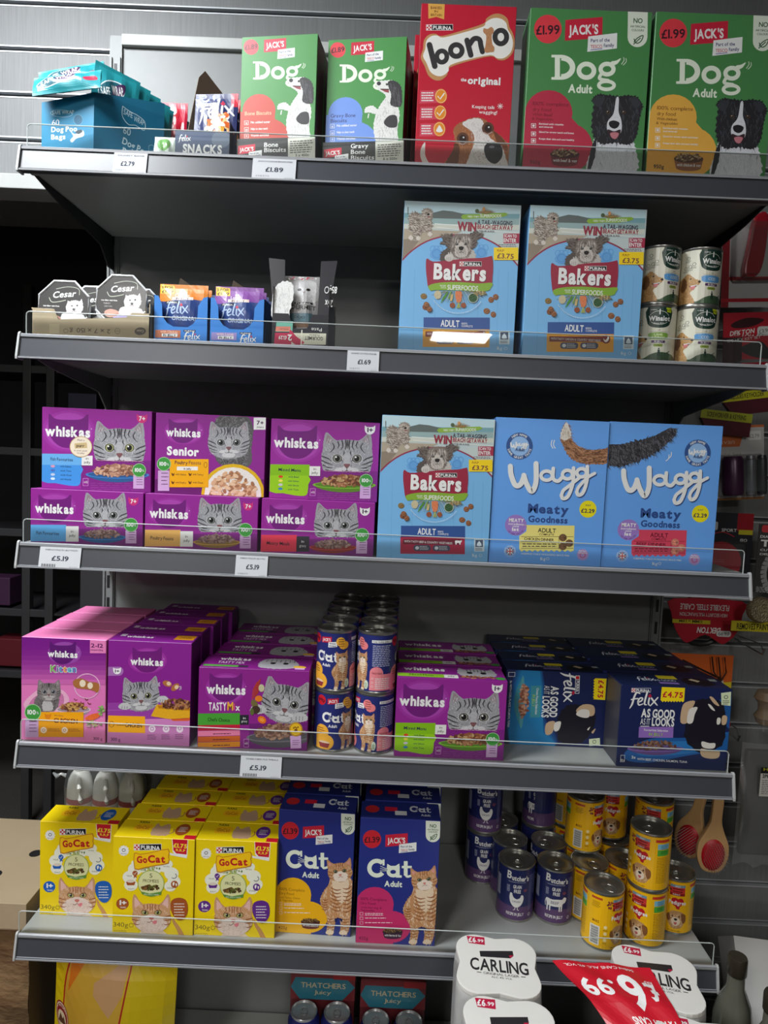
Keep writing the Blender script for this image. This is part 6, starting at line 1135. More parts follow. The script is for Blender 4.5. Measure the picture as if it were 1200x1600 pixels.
def foil_tray(label, x, y, z, rx, rz=0):
    r = root('foil_food_tray', label, 'foil tray', (x, y, z), rot=(T_(rx), T_(rz), 0), group='eight-sided foil dog food trays')
    R = 0.0465; oc = lambda k_, m: [(m*R*math.cos(PI/8+k*PI/4), m*R*math.sin(PI/8+k*PI/4)) for k in range(8)]
    b = MB(); rings = [(1.0, 0.0), (1.0, 0.0015), (0.93, 0.0015), (0.80, 0.028), (0.78, 0.029)]
    vs = []
    for m, d in rings: vs += [(px, d, pz) for px, pz in oc(0, m)]
    b.add(vs, [(i*8+k, i*8+(k+1) % 8, (i+1)*8+(k+1) % 8, (i+1)*8+k) for i in range(4) for k in range(8)] + [tuple(range(8)), tuple(range(32, 40))]); b.build('foil_tub', mat('foil_tub_grey', (170, 172, 174), 0.35, 0.4), r)
    b = MB(); b.tube([(px, -0.0008, pz) for px, pz in oc(0, 0.985)], 0.0021, 8, closed=True); b.build('foil_rim', mat('bright_foil_rim', (226, 228, 230), 0.3, 0.25), r, smooth=True)
    a = Art(0.092, 0.092, [(250, 292), (565, 292), (565, 600), (250, 600)], lambda u, v, d: (u-0.046, -d-0.0012, v-0.046)); cesar(a)
    # the printed film is cut to the eight sides of the tub
    oct_ = oc(0, 0.965)
    def cut(p):
        p = [(x_-0.046, y_-0.046) for x_, y_ in p]
        for k in range(8):
            an = k*PI/4; c, s = math.cos(an), math.sin(an); lim = R*0.965*math.cos(PI/8); q = []
            for i in range(len(p)):
                A, B = p[i], p[(i+1) % len(p)]; da, db = lim-(A[0]*c+A[1]*s), lim-(B[0]*c+B[1]*s)
                if da >= 0: q.append(A)
                if da*db < 0: t = da/(da-db); q.append((A[0]+(B[0]-A[0])*t, A[1]+(B[1]-A[1])*t))
            p = q
            if len(p) < 3: return None
        return [(x_+0.046, y_+0.046) for x_, y_ in p]
    no = []
    for nm, ps, c, L, mu in a.ops:
        out = []
        for p in ps:
            for t in ([p] if len(p) == 3 else [[p[i] for i in t] for t in tessellate_polygon([[Vector((x_, y_, 0)) for x_, y_ in p]])]):
                q = cut(t)
                if q: out.append(q)
        if out: no.append((nm, out, c, L, mu))
    a.ops = no; a.emit(r, {'*': GLOSSINK, 'dog_picture': FUR}); return r
foil_tray('eight-sided foil dog food tray leaning lower at the end of the shelf', 0.0640, 0.030, Z+0.0525, -6)
foil_tray('eight-sided foil dog food tray standing higher, nearer the blue boxes', 0.1625, 0.030, Z+0.0660, -6)
foil_tray('foil dog food tray peeking out behind the two front ones', 0.0960, 0.075, Z+0.056, -6)
foil_tray('foil dog food tray hidden in the second row behind', 0.175, 0.075, Z+0.055, -6)
# blue pouch displays
def felix_pouch(v):
    c = (216, 126, 40) if v == 'chicken' else (128, 72, 150)
    def f(a):
        a.part('front_print').fill((34, 60, 120)); a.blob([(40, 195), (310, 200), (310, 262), (260, 275), (180, 268), (100, 282), (40, 262)], c); a.part('price_flash_print').poly([(62, 198), (132, 206), (136, 246), (66, 242)], (250, 200, 60)); a.T('3 FOR', 68, 220, 128, 14, (60, 30, 40), 0.02); a.T('£1.39', 72, 240, 130, 15, (60, 30, 40), 0.02)
        a.part('title_print').T('with', 160, 242, 180, 6, WH, 0.01); a.T('Chicken' if v == 'chicken' else 'Lamb', 140, 260, 208 if v == 'chicken' else 184, 14, WH, 0.0); a.rect(128, 262, 228, 276, (230, 210, 200)); a.T('IN JELLY', 146, 274, 208, 10, (60, 40, 70), 0.02); a.rect(96, 281, 158, 293, (20, 20, 40)); a.T('PURINA', 104, 291, 152, 8, WH)
        felix_word(a, 104, 338, 0.82, c=(170, 190, 220)); a.part('title_print').T('ORIGINAL', 132, 362, 246, 16, (170, 186, 214), 0.02)
    return f
for v, x0, lab in (('chicken', 0.2640, 'chicken'), ('lamb', 0.3595, 'lamb')):
    w = 0.0925; r = root('pouch_display_box', 'bright blue display box with cut-out front, %s label' % ('orange' if v == 'chicken' else 'lilac'), 'box', (x0, 0.028, Z))
    b = MB(); hw = w/2; U = [(-hw, 0), (hw, 0), (hw, 0.078), (hw-0.008, 0.076), (hw-0.017, 0.062), (hw-0.018, 0.042), (hw-0.025, 0.032), (0.012, 0.026), (-0.012, 0.026), (-hw+0.023, 0.032), (-hw+0.015, 0.042), (-hw+0.014, 0.062), (-hw+0.008, 0.076), (-hw, 0.078)]
    b.prism(U, lambda x, z, d: (x, d, z), 0, 0.001); bm_ = mat('bright_blue_card', (40, 124, 206), 0.42); b.build('front_panel', bm_, r)
    b = MB(); b.prism([(0, 0), (0.13, 0), (0.13, 0.085), (0.0, 0.078)], lambda y, z, d: (d, y, z), -hw, -hw+0.001); b.prism([(0, 0), (0.13, 0), (0.13, 0.085), (0.0, 0.078)], lambda y, z, d: (d, y, z), hw-0.001, hw); b.box(-hw, 0.13, 0, hw, 0.131, 0.085); b.box(-hw, 0, 0, hw, 0.13, 0.001); b.build('tray_wall', mat('blue_card_wall', (40, 96, 160), 0.5), r)
    b = MB(); b.prism([(0.0, 0), (0.06, 0), (0.045, 0.03), (0.01, 0.048)], lambda x, z, d: (x, d, z), 0, 0.001); o = b.build('lid_flap', mat('brown_board', (134, 118, 102), 0.7), r); o.location = (-hw+0.012, 0.07, 0.078); o.rotation_euler = (0, 0, T_(28))
    def fp(a, v=v):
        a.part('front_print').rect(60, 372, 305, 374, (90, 160, 226)); a.part('flavour_banner_print').rect(60, 435, 176, 474, (196, 112, 76) if v == 'chicken' else (150, 136, 196)); a.T('with Chicken' if v == 'chicken' else 'with Lamb', 84, 448, 160, 11, (240, 200, 180), 0.01); a.rect(90, 453, 162, 468, WH); a.T('IN JELLY', 96, 466, 154, 11, (40, 40, 60), 0.03); a.part('maker_print').rect(190, 432, 248, 443, (20, 30, 70)); a.T('PURINA', 196, 441, 244, 7, WH); felix_word(a, 194, 484, 0.62)
    a = Art(w, 0.026, [(50, 415), (308, 420), (308, 502), (52, 492)], lambda u, v_, d, hw=hw: (u-hw, -d, v_)); fp(a); a.emit(r)
    for k in range(4): pillow('cat_food_pouch', '%s cat food pouch %s' % ('orange topped' if v == 'chicken' else 'purple topped', ('at the front of its blue box', 'second in its blue box', 'third in its blue box', 'at the rear of its blue box')[k]), 'pouch', 0.083, 0.099-0.002*k, 0.009, felix_pouch(v) if k < 2 else None, [(60, 196), (300, 204), (275, 445), (70, 440)], (x0-0.001, 0.042+0.024*k, Z+0.002), (T_(-4), 0, 0), 'pouches in the blue display boxes', colr=(40, 66, 130))
# black gourmet display
r = root('pouch_display_box', 'black display box with two tall end flaps around grey pouches', 'box', (0.4675, 0.024, Z)); b = MB(); BK = mat('black_gloss_card', (38, 38, 46), 0.3)
b.prism([(-0.0465, 0), (0.0465, 0), (0.0465, 0.055), (0.020, 0.055), (0.012, 0.032), (-0.012, 0.030), (-0.020, 0.055), (-0.0465, 0.055)], lambda x, z, d: (x, d, z), 0, 0.001); b.box(-0.0465, 0.14, 0, 0.0465, 0.141, 0.10); b.box(-0.0465, 0, 0, 0.0465, 0.14, 0.001); b.build('front_panel', BK, r)
for s in (-1, 1):
    b = MB(); b.prism([(-0.0465*s, 0.0), (-0.0465*s, 0.055), (-0.058*s, 0.148), (-0.0305*s, 0.146), (-0.028*s, 0.054)][::-s], lambda x, z, d: (x, d, z), 0.0015, 0.0025); fl = b.build('end_flap', BK, r); fl.rotation_euler = (T_(-3), 0, 0)
    b = MB(); b.prism([(0, 0), (0.14, 0), (0.14, 0.08), (0.06, 0.09), (0.0, 0.10)], lambda y, z, d: (d, y, z), 0.0465*s, 0.0475*s); b.build('side_wall', BK, r)
def gf(a):
    a.part('front_print').rect(621, 400, 700, 450, (110, 180, 160)); a.rect(621, 425, 690, 448, (220, 130, 110)); a.T('with Salmon', 640, 440, 682, 8, (80, 50, 40)); a.rect(620, 455, 700, 515, (196, 30, 80)); a.rect(700, 455, 862, 508, (220, 216, 196)); a.blob([(690, 440), (720, 470), (760, 500), (720, 508), (690, 480)], (196, 30, 80))
    a.move(1480, 970, 1, 180); a.T('GOURMET', 632, 498, 720, 16, (60, 50, 50), 0.02); a.T('PURINA', 650, 510, 700, 7, (60, 50, 50)); a.T('£1.29', 804, 500, 842, 16, WH, 0.03); a.T('2', 780, 506, 800, 26, WH, 0.04); a.T('Pate', 640, 540, 690, 16, WH, 0.0); a.home(); a.stroke([(745, 440), (746, 512)], 5, (240, 236, 220), False)
a = Art(0.093, 0.055, [(600, 360), (868, 366), (868, 524), (612, 516)], lambda u, v, d: (u-0.0465, -d, v)); gf(a); a.emit(r)
a = Art(0.04, 0.146, [(590, 95), (665, 97), (690, 345), (612, 340)], lambda u, v, d: (u-0.0545+0.010*v/0.146, -0.0005-d+0.0075*v/0.146, v)); a.part('cat_picture').shag([(605, 170), (630, 158), (655, 165), (665, 200), (662, 240), (672, 280), (660, 302), (630, 290), (612, 260), (598, 215)], (232, 232, 230), 4, 40); a.hairs([(605, 170), (655, 165), (668, 290), (630, 285), (600, 215)], 60, 16, 3, (206, 206, 206), ang=90, spread=30); a.ell(632, 254, 5, 3, (120, 100, 100)); a.stroke([(622, 262), (632, 258), (642, 262)], 2, (120, 110, 110)); a.emit(r)
a = Art(0.03, 0.146, [(835, 105), (918, 112), (890, 345), (812, 340)], lambda u, v, d: (u+0.0285+0.008*v/0.146, -0.0005-d+0.0075*v/0.146, v)); a.move(1730, 400, 1, 180); a.T('85g', 832, 218, 868, 18, WH, 0.02); a.T('26x', 850, 182, 886, 18, WH, 0.02); a.ring(880, 212, 11, 10, 2.5, WH, 10); a.home(); a.emit(r)
def gp(a):
    a.part('front_print').fill((150, 148, 148)); a.rect(700, 380, 790, 420, (80, 110, 120)); a.T('DUO', 722, 402, 762, 10, (30, 30, 40)); a.rect(700, 418, 780, 440, (110, 80, 60)); a.pile(750, 190, 66, 8, 20, ((220, 220, 220), (196, 60, 90)), 6)
    a.part('cat_picture').shag([(690, 230), (720, 205), (790, 205), (816, 240), (806, 320), (700, 322)], (176, 174, 174), 4, 50); a.hairs([(690, 230), (816, 240), (806, 320), (700, 322)], 80, 18, 3, (206, 204, 204), ang=90, spread=30)
    for x in (738, 776): a.ell(x, 260, 9, 8, (50, 46, 40)); a.ell(x, 260, 3.5, 6, (10, 10, 10))
    a.poly([(750, 272), (764, 272), (757, 280)], (110, 80, 80)); a.stroke([(757, 280), (757, 292)], 2, (90, 80, 80)); a.part('logo_print').rect(720, 328, 792, 338, (30, 30, 34)); a.T('PURINA', 726, 337, 786, 8, WH); a.T('GOURMET', 688, 360, 803, 19, (30, 30, 34), 0.02)
for k in range(4): pillow('cat_food_pouch', 'grey pouch with a white cat face, ' + ('front one in the black box', 'second in the black box', 'third in the black box', 'rearmost in the black box')[k], 'pouch', 0.060, 0.121-0.002*k, 0.009, gp if k < 2 else None, [(668, 175), (828, 182), (800, 515), (680, 510)], (0.4650, 0.042+0.024*k, Z+0.002), (T_(-3), 0, 0), 'pouches in the black display box', colr=(150, 148, 150))
Q_BK = [(68, 68), (775, 98), (728, 985), (30, 960)]; BLU = (122, 184, 232)
pack('dry_dog_food_box', 'pale blue dog food box mirroring the lamp glint, orange flavour panel', 'box', 0.1935, 0.2455, 0.07, BLU, (0.7310, 0.018, Z), 0, bakers('chicken'), Q_BK)
pack('dry_dog_food_box', 'pale blue orange-panel dog food box standing next to the white tins', 'box', 0.1930, 0.2455, 0.07, BLU, (0.9378, 0.014, Z), 0, bakers('chicken'), Q_BK)
WG = 'cream dog food tins on the second shelf'
for (x, y, k, v, rz, lab) in ((1.0765, 0.060, 0, 'lamb', -8, 'lower cream tin with a green flavour band, beside the pale blue box'), (1.1465, 0.055, 0, 'cod', 2, 'lower cream tin with a blue flavour band and yellow price corner'), (1.0760, 0.058, 1, 'plain', 24, 'upper cream tin with blue band, nearer the pale blue box'), (1.1470, 0.060, 1, 'plain', 12, 'upper cream tin with blue band, at the end of the row')):
    tin(lab, 0.0345, 0.0970, (x, y, Z+0.0972*k), rz, winalot_tin(v), WG)
# ------------------------------------------------------------------ third shelf
Z = Zs[2]; QU = [(258, 142), (938, 165), (935, 668), (256, 645)]; QL = [(180, 652), (893, 680), (885, 1015), (182, 988)]
QS = [(68, 128), (583, 150), (573, 524), (65, 503)]
for v, x, lab in (('fish', 0.1118, 'lower purple multipack with blue fish banner'), ('poultry', 0.3093, 'lower purple multipack with tan poultry banner'), ('meaty', 0.5098, 'lower purple multipack with red meaty meals banner')):
    pack('cat_food_multipack', lab, 'box', 0.1945, 0.0930, 0.138, PU, (x, 0.020, Z), 0, wh_lower(v), QL)
pack('cat_food_multipack', 'upper purple multipack with blue fish banner and round prize sticker', 'box', 0.1905, 0.1400, 0.09, PU, (0.1205, 0.036, Z+0.0932), 0, wh_upper('fish'), QU)
pack('cat_food_multipack', 'upper purple senior multipack with yellow poultry banner and round bowl', 'box', 0.1905, 0.1385, 0.09, PU, (0.3175, 0.036, Z+0.0932), 0, wh_senior, QS)
pack('cat_food_multipack', 'upper purple multipack with green mixed menu banner on third shelf', 'box', 0.1875, 0.1370, 0.09, PU, (0.5155, 0.036, Z+0.0932), 0, wh_upper('mixed'), QU)
pack('dry_dog_food_box', 'pale blue dog food box with maroon beef panel beside purple packs', 'box', 0.1915, 0.2435, 0.07, BLU, (0.7085, 0.018, Z), 0, bakers('beef'), Q_BK)
QW = [(43, 57), (525, 74), (495, 692), (10, 672)]; WB_ = (104, 166, 240)
pack('dry_dog_food_box', 'blue dog food box with brown white-tipped tail and yellow panel', 'box', 0.1925, 0.2480, 0.07, WB_, (0.9020, 0.020, Z), 0, wagg('chicken'), QW)
pack('dry_dog_food_box', 'blue dog food box with dark shaggy tail and red panel', 'box', 0.1915, 0.2490, 0.07, WB_, (1.0950, 0.022, Z), 0, wagg('beef'), QW)
# ------------------------------------------------------------------ fourth shelf
Z = Zs[3]
def row(p, n, step, labs, group, drift=0.0, jit=0.003, rz0=0.0):
    p['group'] = group; R = random.Random(n*7+int(step*1e4)); x, y, z = p.location
    for k in range(1, n): dup(p, (x+drift*k+R.uniform(-jit, jit), y+step*k, z), rz0+R.uniform(-0.5, 0.5), labs(k))
ORD = ['front', 'second', 'third', 'fourth', 'fifth', 'sixth', 'seventh']
p = pack('cat_food_carton', 'pink kitten food carton, frontmost of its row', 'box', 0.1485, 0.1845, 0.062, (236, 130, 184), (0.0755, 0.018, Z), 0, wh_kitten, [(120, 338), (583, 355), (580, 920), (118, 900)], side=(200, 90, 150))
row(p, 4, 0.0645, lambda k: 'pink kitten food carton, %s in its row' % ORD[k], 'pink kitten cartons one behind another')
p = pack('cat_food_carton', 'purple carton with a cat leaning on its bowl, frontmost of its row', 'box', 0.1460, 0.1850, 0.060, (136, 32, 142), (0.2250, 0.020, Z), 0, wh_dry, [(590, 350), (1065, 378), (1035, 938), (588, 912)], top=wh_dry_top, side=(106, 22, 112))
row(p, 5, 0.0625, lambda k: 'purple dry cat food carton, %s in its row beside pink ones' % ORD[k], 'purple dry food cartons one behind another', drift=0.003)
p = pack('cat_food_multipack', 'purple multipack with green chef banner and a cat among vegetables', 'box', 0.1935, 0.1440, 0.080, PU, (0.4080, 0.022, Z), 0.8, wh_tasty, [(95, 470), (692, 490), (660, 905), (92, 868)], top=wh_tasty_top)
row(p, 4, 0.082, lambda k: 'purple multipack with green chef banner, %s in its row' % ORD[k], 'purple chef banner multipacks one behind another', drift=0.004)
p = pack('cat_food_multipack', 'purple multipack with lime mixed menu banner beside the navy tins', 'box', 0.1925, 0.1425, 0.080, PU, (0.7545, 0.020, Z), 0, wh_upper('mixed'), QU, top=wh_mix_top)
row(p, 3, 0.083, lambda k: 'purple multipack with lime banner, %s in the row beside navy tins' % ORD[k], 'purple lime banner multipacks one behind another', drift=0.003)
p = pack('cat_food_multipack', 'navy multipack turned on its side, print running downwards', 'box', 0.1875, 0.1420, 0.062, NV, (0.9560, 0.095, Z), 0, felix_side, [(88, 292), (527, 312), (515, 630), (82, 600)], top=felix_top)
row(p, 4, 0.066, lambda k: 'navy multipack lying on its side, %s in its row' % ORD[k], 'navy side-turned multipacks one behind another', drift=0.0)
p = pack('cat_food_multipack', 'navy multipack upright with yellow £4.75 price and lilac plate', 'box', 0.1925, 0.1465, 0.078, NV, (1.1455, 0.020, Z), 0, felix_front, [(560, 357), (1045, 378), (1022, 722), (560, 705)], top=felix_top, side=(60, 60, 70))
row(p, 4, 0.080, lambda k: 'navy multipack upright, %s in its row at the shelf end' % ORD[k], 'navy upright multipacks one behind another', drift=-0.006)
JG = 'navy cat food tins, two columns deep and two high'
tj = [[tin('navy cat food tin with ginger cat and gold blob, %s' % s_, 0.0348, 0.1085, (0.5475, 0.058, Z+0.1088*k), rz, jack_tin('chicken'), JG) for k, rz, s_ in ((0, 10, 'front lower beside chef multipack'), (1, -17, 'front upper beside chef multipack'))], [tin('navy cat food tin with ginger cat and pink blob, %s' % s_, 0.0348, 0.1085, (0.6205, 0.056, Z+0.1088*k), rz, jack_tin('salmon'), JG) for k, rz, s_ in ((0, -54, 'front lower beside lime multipack'), (1, -84, 'front upper beside lime multipack'))]]
for k in range(1, 5):
    for j, x in ((0, 0.5475), (1, 0.6205)):
        for u in (0, 1): dup(tj[j][u], (x+0.002*k, 0.057+0.0705*k, Z+0.1088*u), (k*67+j*40+u*120) % 360, 'navy cat food tin, %s row back, %s, %s blob column' % (ORD[k], ('lower', 'upper')[u], ('gold', 'pink')[j]))
# ------------------------------------------------------------------ lowest shelf
Z = Zs[4]; YL = (240, 210, 12); QG = [(65, 345), (595, 378), (560, 970), (57, 950)]
pack('cat_food_carton', 'yellow cat food carton with blue spots, set back at the row end', 'box', 0.1440, 0.1800, 0.060, YL, (0.0855, 0.062, Z), 0, gocat('blue'), QG, top=gocat_top('blue'), side=(206, 180, 10))
p = pack('cat_food_carton', 'yellow cat food carton with brown spots, frontmost of its row', 'box', 0.1460, 0.1800, 0.058, YL, (0.2375, 0.024, Z), 0, gocat('brown'), QG, top=gocat_top('brown'), side=(206, 180, 10))
row(p, 5, 0.0605, lambda k: 'yellow carton with brown spots, %s in its row' % ORD[k], 'yellow brown-spotted cartons one behind another', drift=0.004)
p = pack('cat_food_carton', 'yellow cat food carton with purple spots, frontmost of its row', 'box', 0.1460, 0.1800, 0.058, YL, (0.3845, 0.027, Z), 0, gocat('purple'), QG, top=gocat_top('purple'), side=(206, 180, 10))
row(p, 5, 0.0605, lambda k: 'yellow carton with purple spots, %s in its row' % ORD[k], 'yellow purple-spotted cartons one behind another', drift=0.004)
QC = [(578, 265), (1010, 285), (980, 985), (545, 965)]; CB = (38, 50, 132)
p = pack('cat_food_carton', 'navy dry cat food carton with yellow blob and ginger cat', 'box', 0.1385, 0.2330, 0.060, CB, (0.5255, 0.042, Z), -2, cat_dry('turkey'), QC, top=cat_dry_top, side=(22, 30, 80))
row(p, 4, 0.064, lambda k: 'navy dry cat food carton with yellow blob, %s in its row' % ORD[k], 'navy yellow-blob cartons one behind another', drift=0.004)
p = pack('cat_food_carton', 'navy dry cat food carton with pink blob and ginger cat', 'box', 0.1430, 0.2345, 0.060, CB, (0.6760, 0.026, Z), 0, cat_dry('herring'), QC, top=cat_dry_top, side=(22, 30, 80))
row(p, 4, 0.064, lambda k: 'navy dry cat food carton with pink blob, %s in its row' % ORD[k], 'navy pink-blob cartons one behind another', drift=0.006)
BGp = 'dark blue and plum dog food tins'
tc = tin('dark blue tin with white hen, front of its column', 0.0355, 0.1080, (0.9110, 0.136, Z), -6, butcher_tin('chicken'), BGp); tb = tin('dark blue tin with white cow, front of its column', 0.0355, 0.1080, (0.9860, 0.133, Z), -8, butcher_tin('beef'), BGp)
for k, (s_, x, y, u, rz) in enumerate(((tc, .910, .210, 0, 40), (tb, .990, .208, 0, -60), (tc, .905, .285, 0, 20), (tb, .985, .285, 0, 90), (tb, .985, .285, 1, 150), (tc, .862, .250, 0, -4), (tc, .862, .250, 1, -4), (tc, .905, .325, 1, 60))):
    if k == 7: continue
    dup(s_, (x, y, Z+0.1083*u), rz, ('dark blue tin directly behind the hen tin', 'dark blue tin directly behind the cow tin', 'dark blue tin third back in the hen column', 'dark blue tin lower third back in the cow column', 'dark blue tin stacked at the back of the cow column', 'lower dark blue hen tin standing back in shade', 'upper dark blue hen tin stacked back in shade')[k])
PG = 'yellow dog food tins at the shelf end'
tp = tin('yellow dog food tin alone in front, barcode side showing', 0.0362, 0.1085, (1.0600, 0.068, Z), 30, pedigree_tin('a'), PG)
for x, y, u, rz, lab in ((1.1450, .082, 0, -43, 'yellow tin lower in the front stack, blue and green bands showing'), (1.1440, .080, 1, -45, 'yellow tin upper in the front stack, feeding text showing'), (1.2140, .122, 0, -14, 'yellow tin at the shelf end showing a dog picture'),
    (1.0540, .141, 0, 22, 'yellow tin directly behind the front single tin'), (1.0580, .214, 0, 20, 'yellow tin under the rear barcode tin'), (1.0560, .196, 1, 33, 'yellow tin stacked at the rear, barcode and dog showing'), (1.1270, .156, 0, 10, 'yellow tin squeezed behind the front stack'), (1.1950, .196, 0, 30, 'yellow tin lower in the stack behind the end tin'),
    (1.1960, .196, 1, -24, 'yellow tin upper in the stack behind the end tin'), (1.1290, .232, 0, 0, 'yellow tin lower in the darkest rear stack'), (1.1240, .250, 1, -10, 'yellow tin upper in the darkest rear stack'), (1.0520, .290, 0, 100, 'yellow tin lower at the very back'), (1.0500, .290, 1, 20, 'yellow tin upper at the very back')):
    dup(tp, (x, y, Z+0.1088*u), rz, lab)
# ------------------------------------------------------------------ beside and below the shelves
# white bottles in shrink wrap on the back corner of the lowest shelf
M_wb = mat('white_bottle_plastic', (205, 204, 198), 0.35); wr = None
for k, (x, y, lab) in enumerate(((-0.020, 0.300, 'white handled bottle at the outer end of the trio'), (0.037, 0.300, 'white handled bottle in the middle of the trio'), (0.094, 0.300, 'white handled bottle nearest the yellow cartons'))):
    if k: dup(wr, (x, y, 0.4915), 0, lab); continue
    wr = root('cleaner_bottle', lab, 'bottle', (x, y, 0.4915), group='white handled bottles behind the yellow cartons'); b = MB()
    b.lathe([(0.0265, 0), (0.0272, 0.004), (0.0272, 0.112), (0.0264, 0.130), (0.0240, 0.146), (0.0190, 0.158), (0.0130, 0.165), (0.0002, 0.166)], 28); b.build('bottle_body', M_wb, wr, smooth=True)
    b = MB(); b.tube([(0.012, -0.022, 0.104), (0.014, -0.031, 0.114), (0.012, -0.031, 0.138), (0.006, -0.018, 0.154)], 0.0046, 8); b.build('handle', M_wb, wr, smooth=True)
    b = MB(); b.lathe([(0.0275, 0.010), (0.0275, 0.104)], 28, close=False); lb = b.build('label', mat('grey_white_label', (196, 190, 186), 0.4), wr)
    b = MB(); b.lathe([(0.0277, 0.098), (0.0277, 0.110)], 28, close=False); b.build('red_stripe', mat('dark_red_label', (150, 30, 44), 0.4), lb)
    b = MB(); b.lathe([(0.011, 0.164), (0.011, 0.178), (0.0002, 0.179)], 20); b.build('cap', M_wb, wr, smooth=True)
w_ = root('shrink_wrap', 'clear shrink wrap stretched round the three white bottles', 'wrapping', (0.037, 0.300, 0.4915)); b = MB()
f = lambda u, v: ((0.088-0.012*max(0, v-0.8)*5)*math.copysign(abs(math.cos(2*PI*u))**0.5, math.cos(2*PI*u)), (0.0305-0.003*max(0, v-.8)*5)*math.copysign(abs(math.sin(2*PI*u))**0.6, math.sin(2*PI*u))+0.0008*math.sin(40*u+9*v), 0.002+0.178*v)
b.grid(f, 48, 8); b.build('film', clear_mat('shrink_film', gloss=0.06, rough=0.12, milk=0.05), w_, smooth=True)
b = MB(); b.tube([(-0.088, 0, 0.150), (-0.100, 0.002, 0.153), (-0.108, -0.002, 0.149), (-0.118, 0.003, 0.154)], [0.004, 0.003, 0.005, 0.002], 6); b.build('film_twist', clear_mat('shrink_film_twist', gloss=0.15, rough=0.15, milk=0.25), w_, smooth=True)
# cardboard box and bale
KB = mat('flat_box_kraft', (158, 140, 112), 0.8, noise=0.06, nscale=15)
r = root('cardboard_box', 'flat kraft cardboard box with punched round holes', 'box', (-0.19, 0.064, 0.4546)); b = MB(); b.box(-0.178, 0, 0, 0.178, 0.29, 0.053); b.build('box_body', KB, r, bevel=0.0015)
b = MB(); b.box(-0.178, -0.0012, 0.004, 0.178, 0.0, 0.053); b.build('lid_flap', mat('kraft_lighter_flap', (170, 152, 124), 0.8, noise=0.05), r)
for x, y in ((0.112, 0.160), (0.070, 0.085)):
    b = MB(); b.lathe([(0.0125, 0.0531), (0.0125, 0.0535)], 24, (x, y, 0)); b.build('punched_hole', M_blk, r)
a = Art(0.06, 0.06, [(0, 0), (60, 0), (60, 60), (0, 60)], lambda u, v, d: (0.105+u, 0.205+v, 0.053+d)); a.ring(30, 30, 22, 22, 1, (120, 104, 82)); a.T('PAP', 22, 34, 38, 6, (120, 104, 82)); a.emit(r)
r = root('fleece_bale', 'brown crinkled fleece bale under the kraft box', 'bale', (-0.19, 0.075, 0.13)); b = MB()
b.grid(lambda u, v: (-0.178+0.356*u, 0.006*math.sin(9*u+5*v)*math.sin(14*v), 0.002+0.318*v), 40, 40); b.box(-0.178, 0.008, 0, 0.176, 0.26, 0.322); b.build('fleece', mat('brown_fleece', (110, 88, 58), 0.95, noise=0.45, nscale=3, stretch=(14, 14, 26), bump=1.0), r, smooth=True)
b = MB(); b.box(0.1765, 0.0, 0.0, 0.178, 0.262, 0.322); b.build('edge_board', mat('brown_board_edge', (84, 68, 44), 0.8), r)
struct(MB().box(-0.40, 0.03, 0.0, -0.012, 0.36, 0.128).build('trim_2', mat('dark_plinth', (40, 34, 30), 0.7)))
r = root('red_crate', 'bright red crate corner at the foot of the fleece bale', 'crate', (-0.16, -0.10, 0.0)); b = MB(); b.box(-0.10, 0, 0, 0.135, 0.12, 0.275); b.build('crate_body', mat('red_crate_plastic', (196, 22, 34), 0.4), r, bevel=0.004)
b = MB(); b.box(-0.105, -0.006, 0.262, 0.14, 0.126, 0.28); b.build('crate_rim', mat('red_crate_plastic', (196, 22, 34), 0.4), r, bevel=0.003)
# dim shelving across the way
r = root('shelving_frame', 'dim empty grey shelving frame standing beyond the gondola', 'shelving frame', (-0.70, 1.2, 0)); MD = mat('dim_grey_steel', (48, 48, 50), 0.5)
for x in (-0.35, 0.085, 0.165, 0.45): b = MB(); b.box(x-0.014, -0.014, 0, x+0.014, 0.014, 1.9); b.build('upright', MD, r, bevel=0.002)
for z in (0.56, 0.78, 1.06, 1.34, 1.62): b = MB(); b.box(-0.6, -0.012, z-0.013, 0.17, 0.0, z+0.013); b.build('cross_bar', MD, r, bevel=0.002); b = MB(); b.box(-0.6, 0.0, z-0.008, 0.8, 0.35, z); b.build('shelf_board', mat('dim_black_board', (34, 33, 36), 0.6), r)
DS = ((-0.20, 0.79, 0.12, (40, 38, 60)), (-0.05, 0.79, 0.10, (60, 30, 60)), (0.30, 0.79, 0.16, (60, 58, 62)), (0.40, 0.79, 0.06, (120, 130, 30)), (0.25, 1.35, 0.20, (40, 40, 70)), (0.0, 0.57, 0.10, (90, 20, 30)), (-0.25, 1.07, 0.14, (30, 34, 44)), (0.35, 1.07, 0.12, (44, 40, 60)))
for i, (x, z, h, c) in enumerate(DS): b = MB(); b.box(-0.05, 0, 0, 0.05, 0.08, h); o = b.build('stored_carton', mat('dim_card_%d' % i, c, 0.5), loc=(x-0.70, 1.24, z+0.001), bevel=0.003); tag(o, ['dim navy carton on the far frame', 'dim plum carton on the far frame', 'dim grey carton on the far frame near the gondola', 'small lime carton glimpsed on the far frame', 'tall dark blue carton high on the far frame', 'dark red carton low on the far frame', 'blackish carton on the far frame', 'dark violet carton on the far frame'][i], 'box')
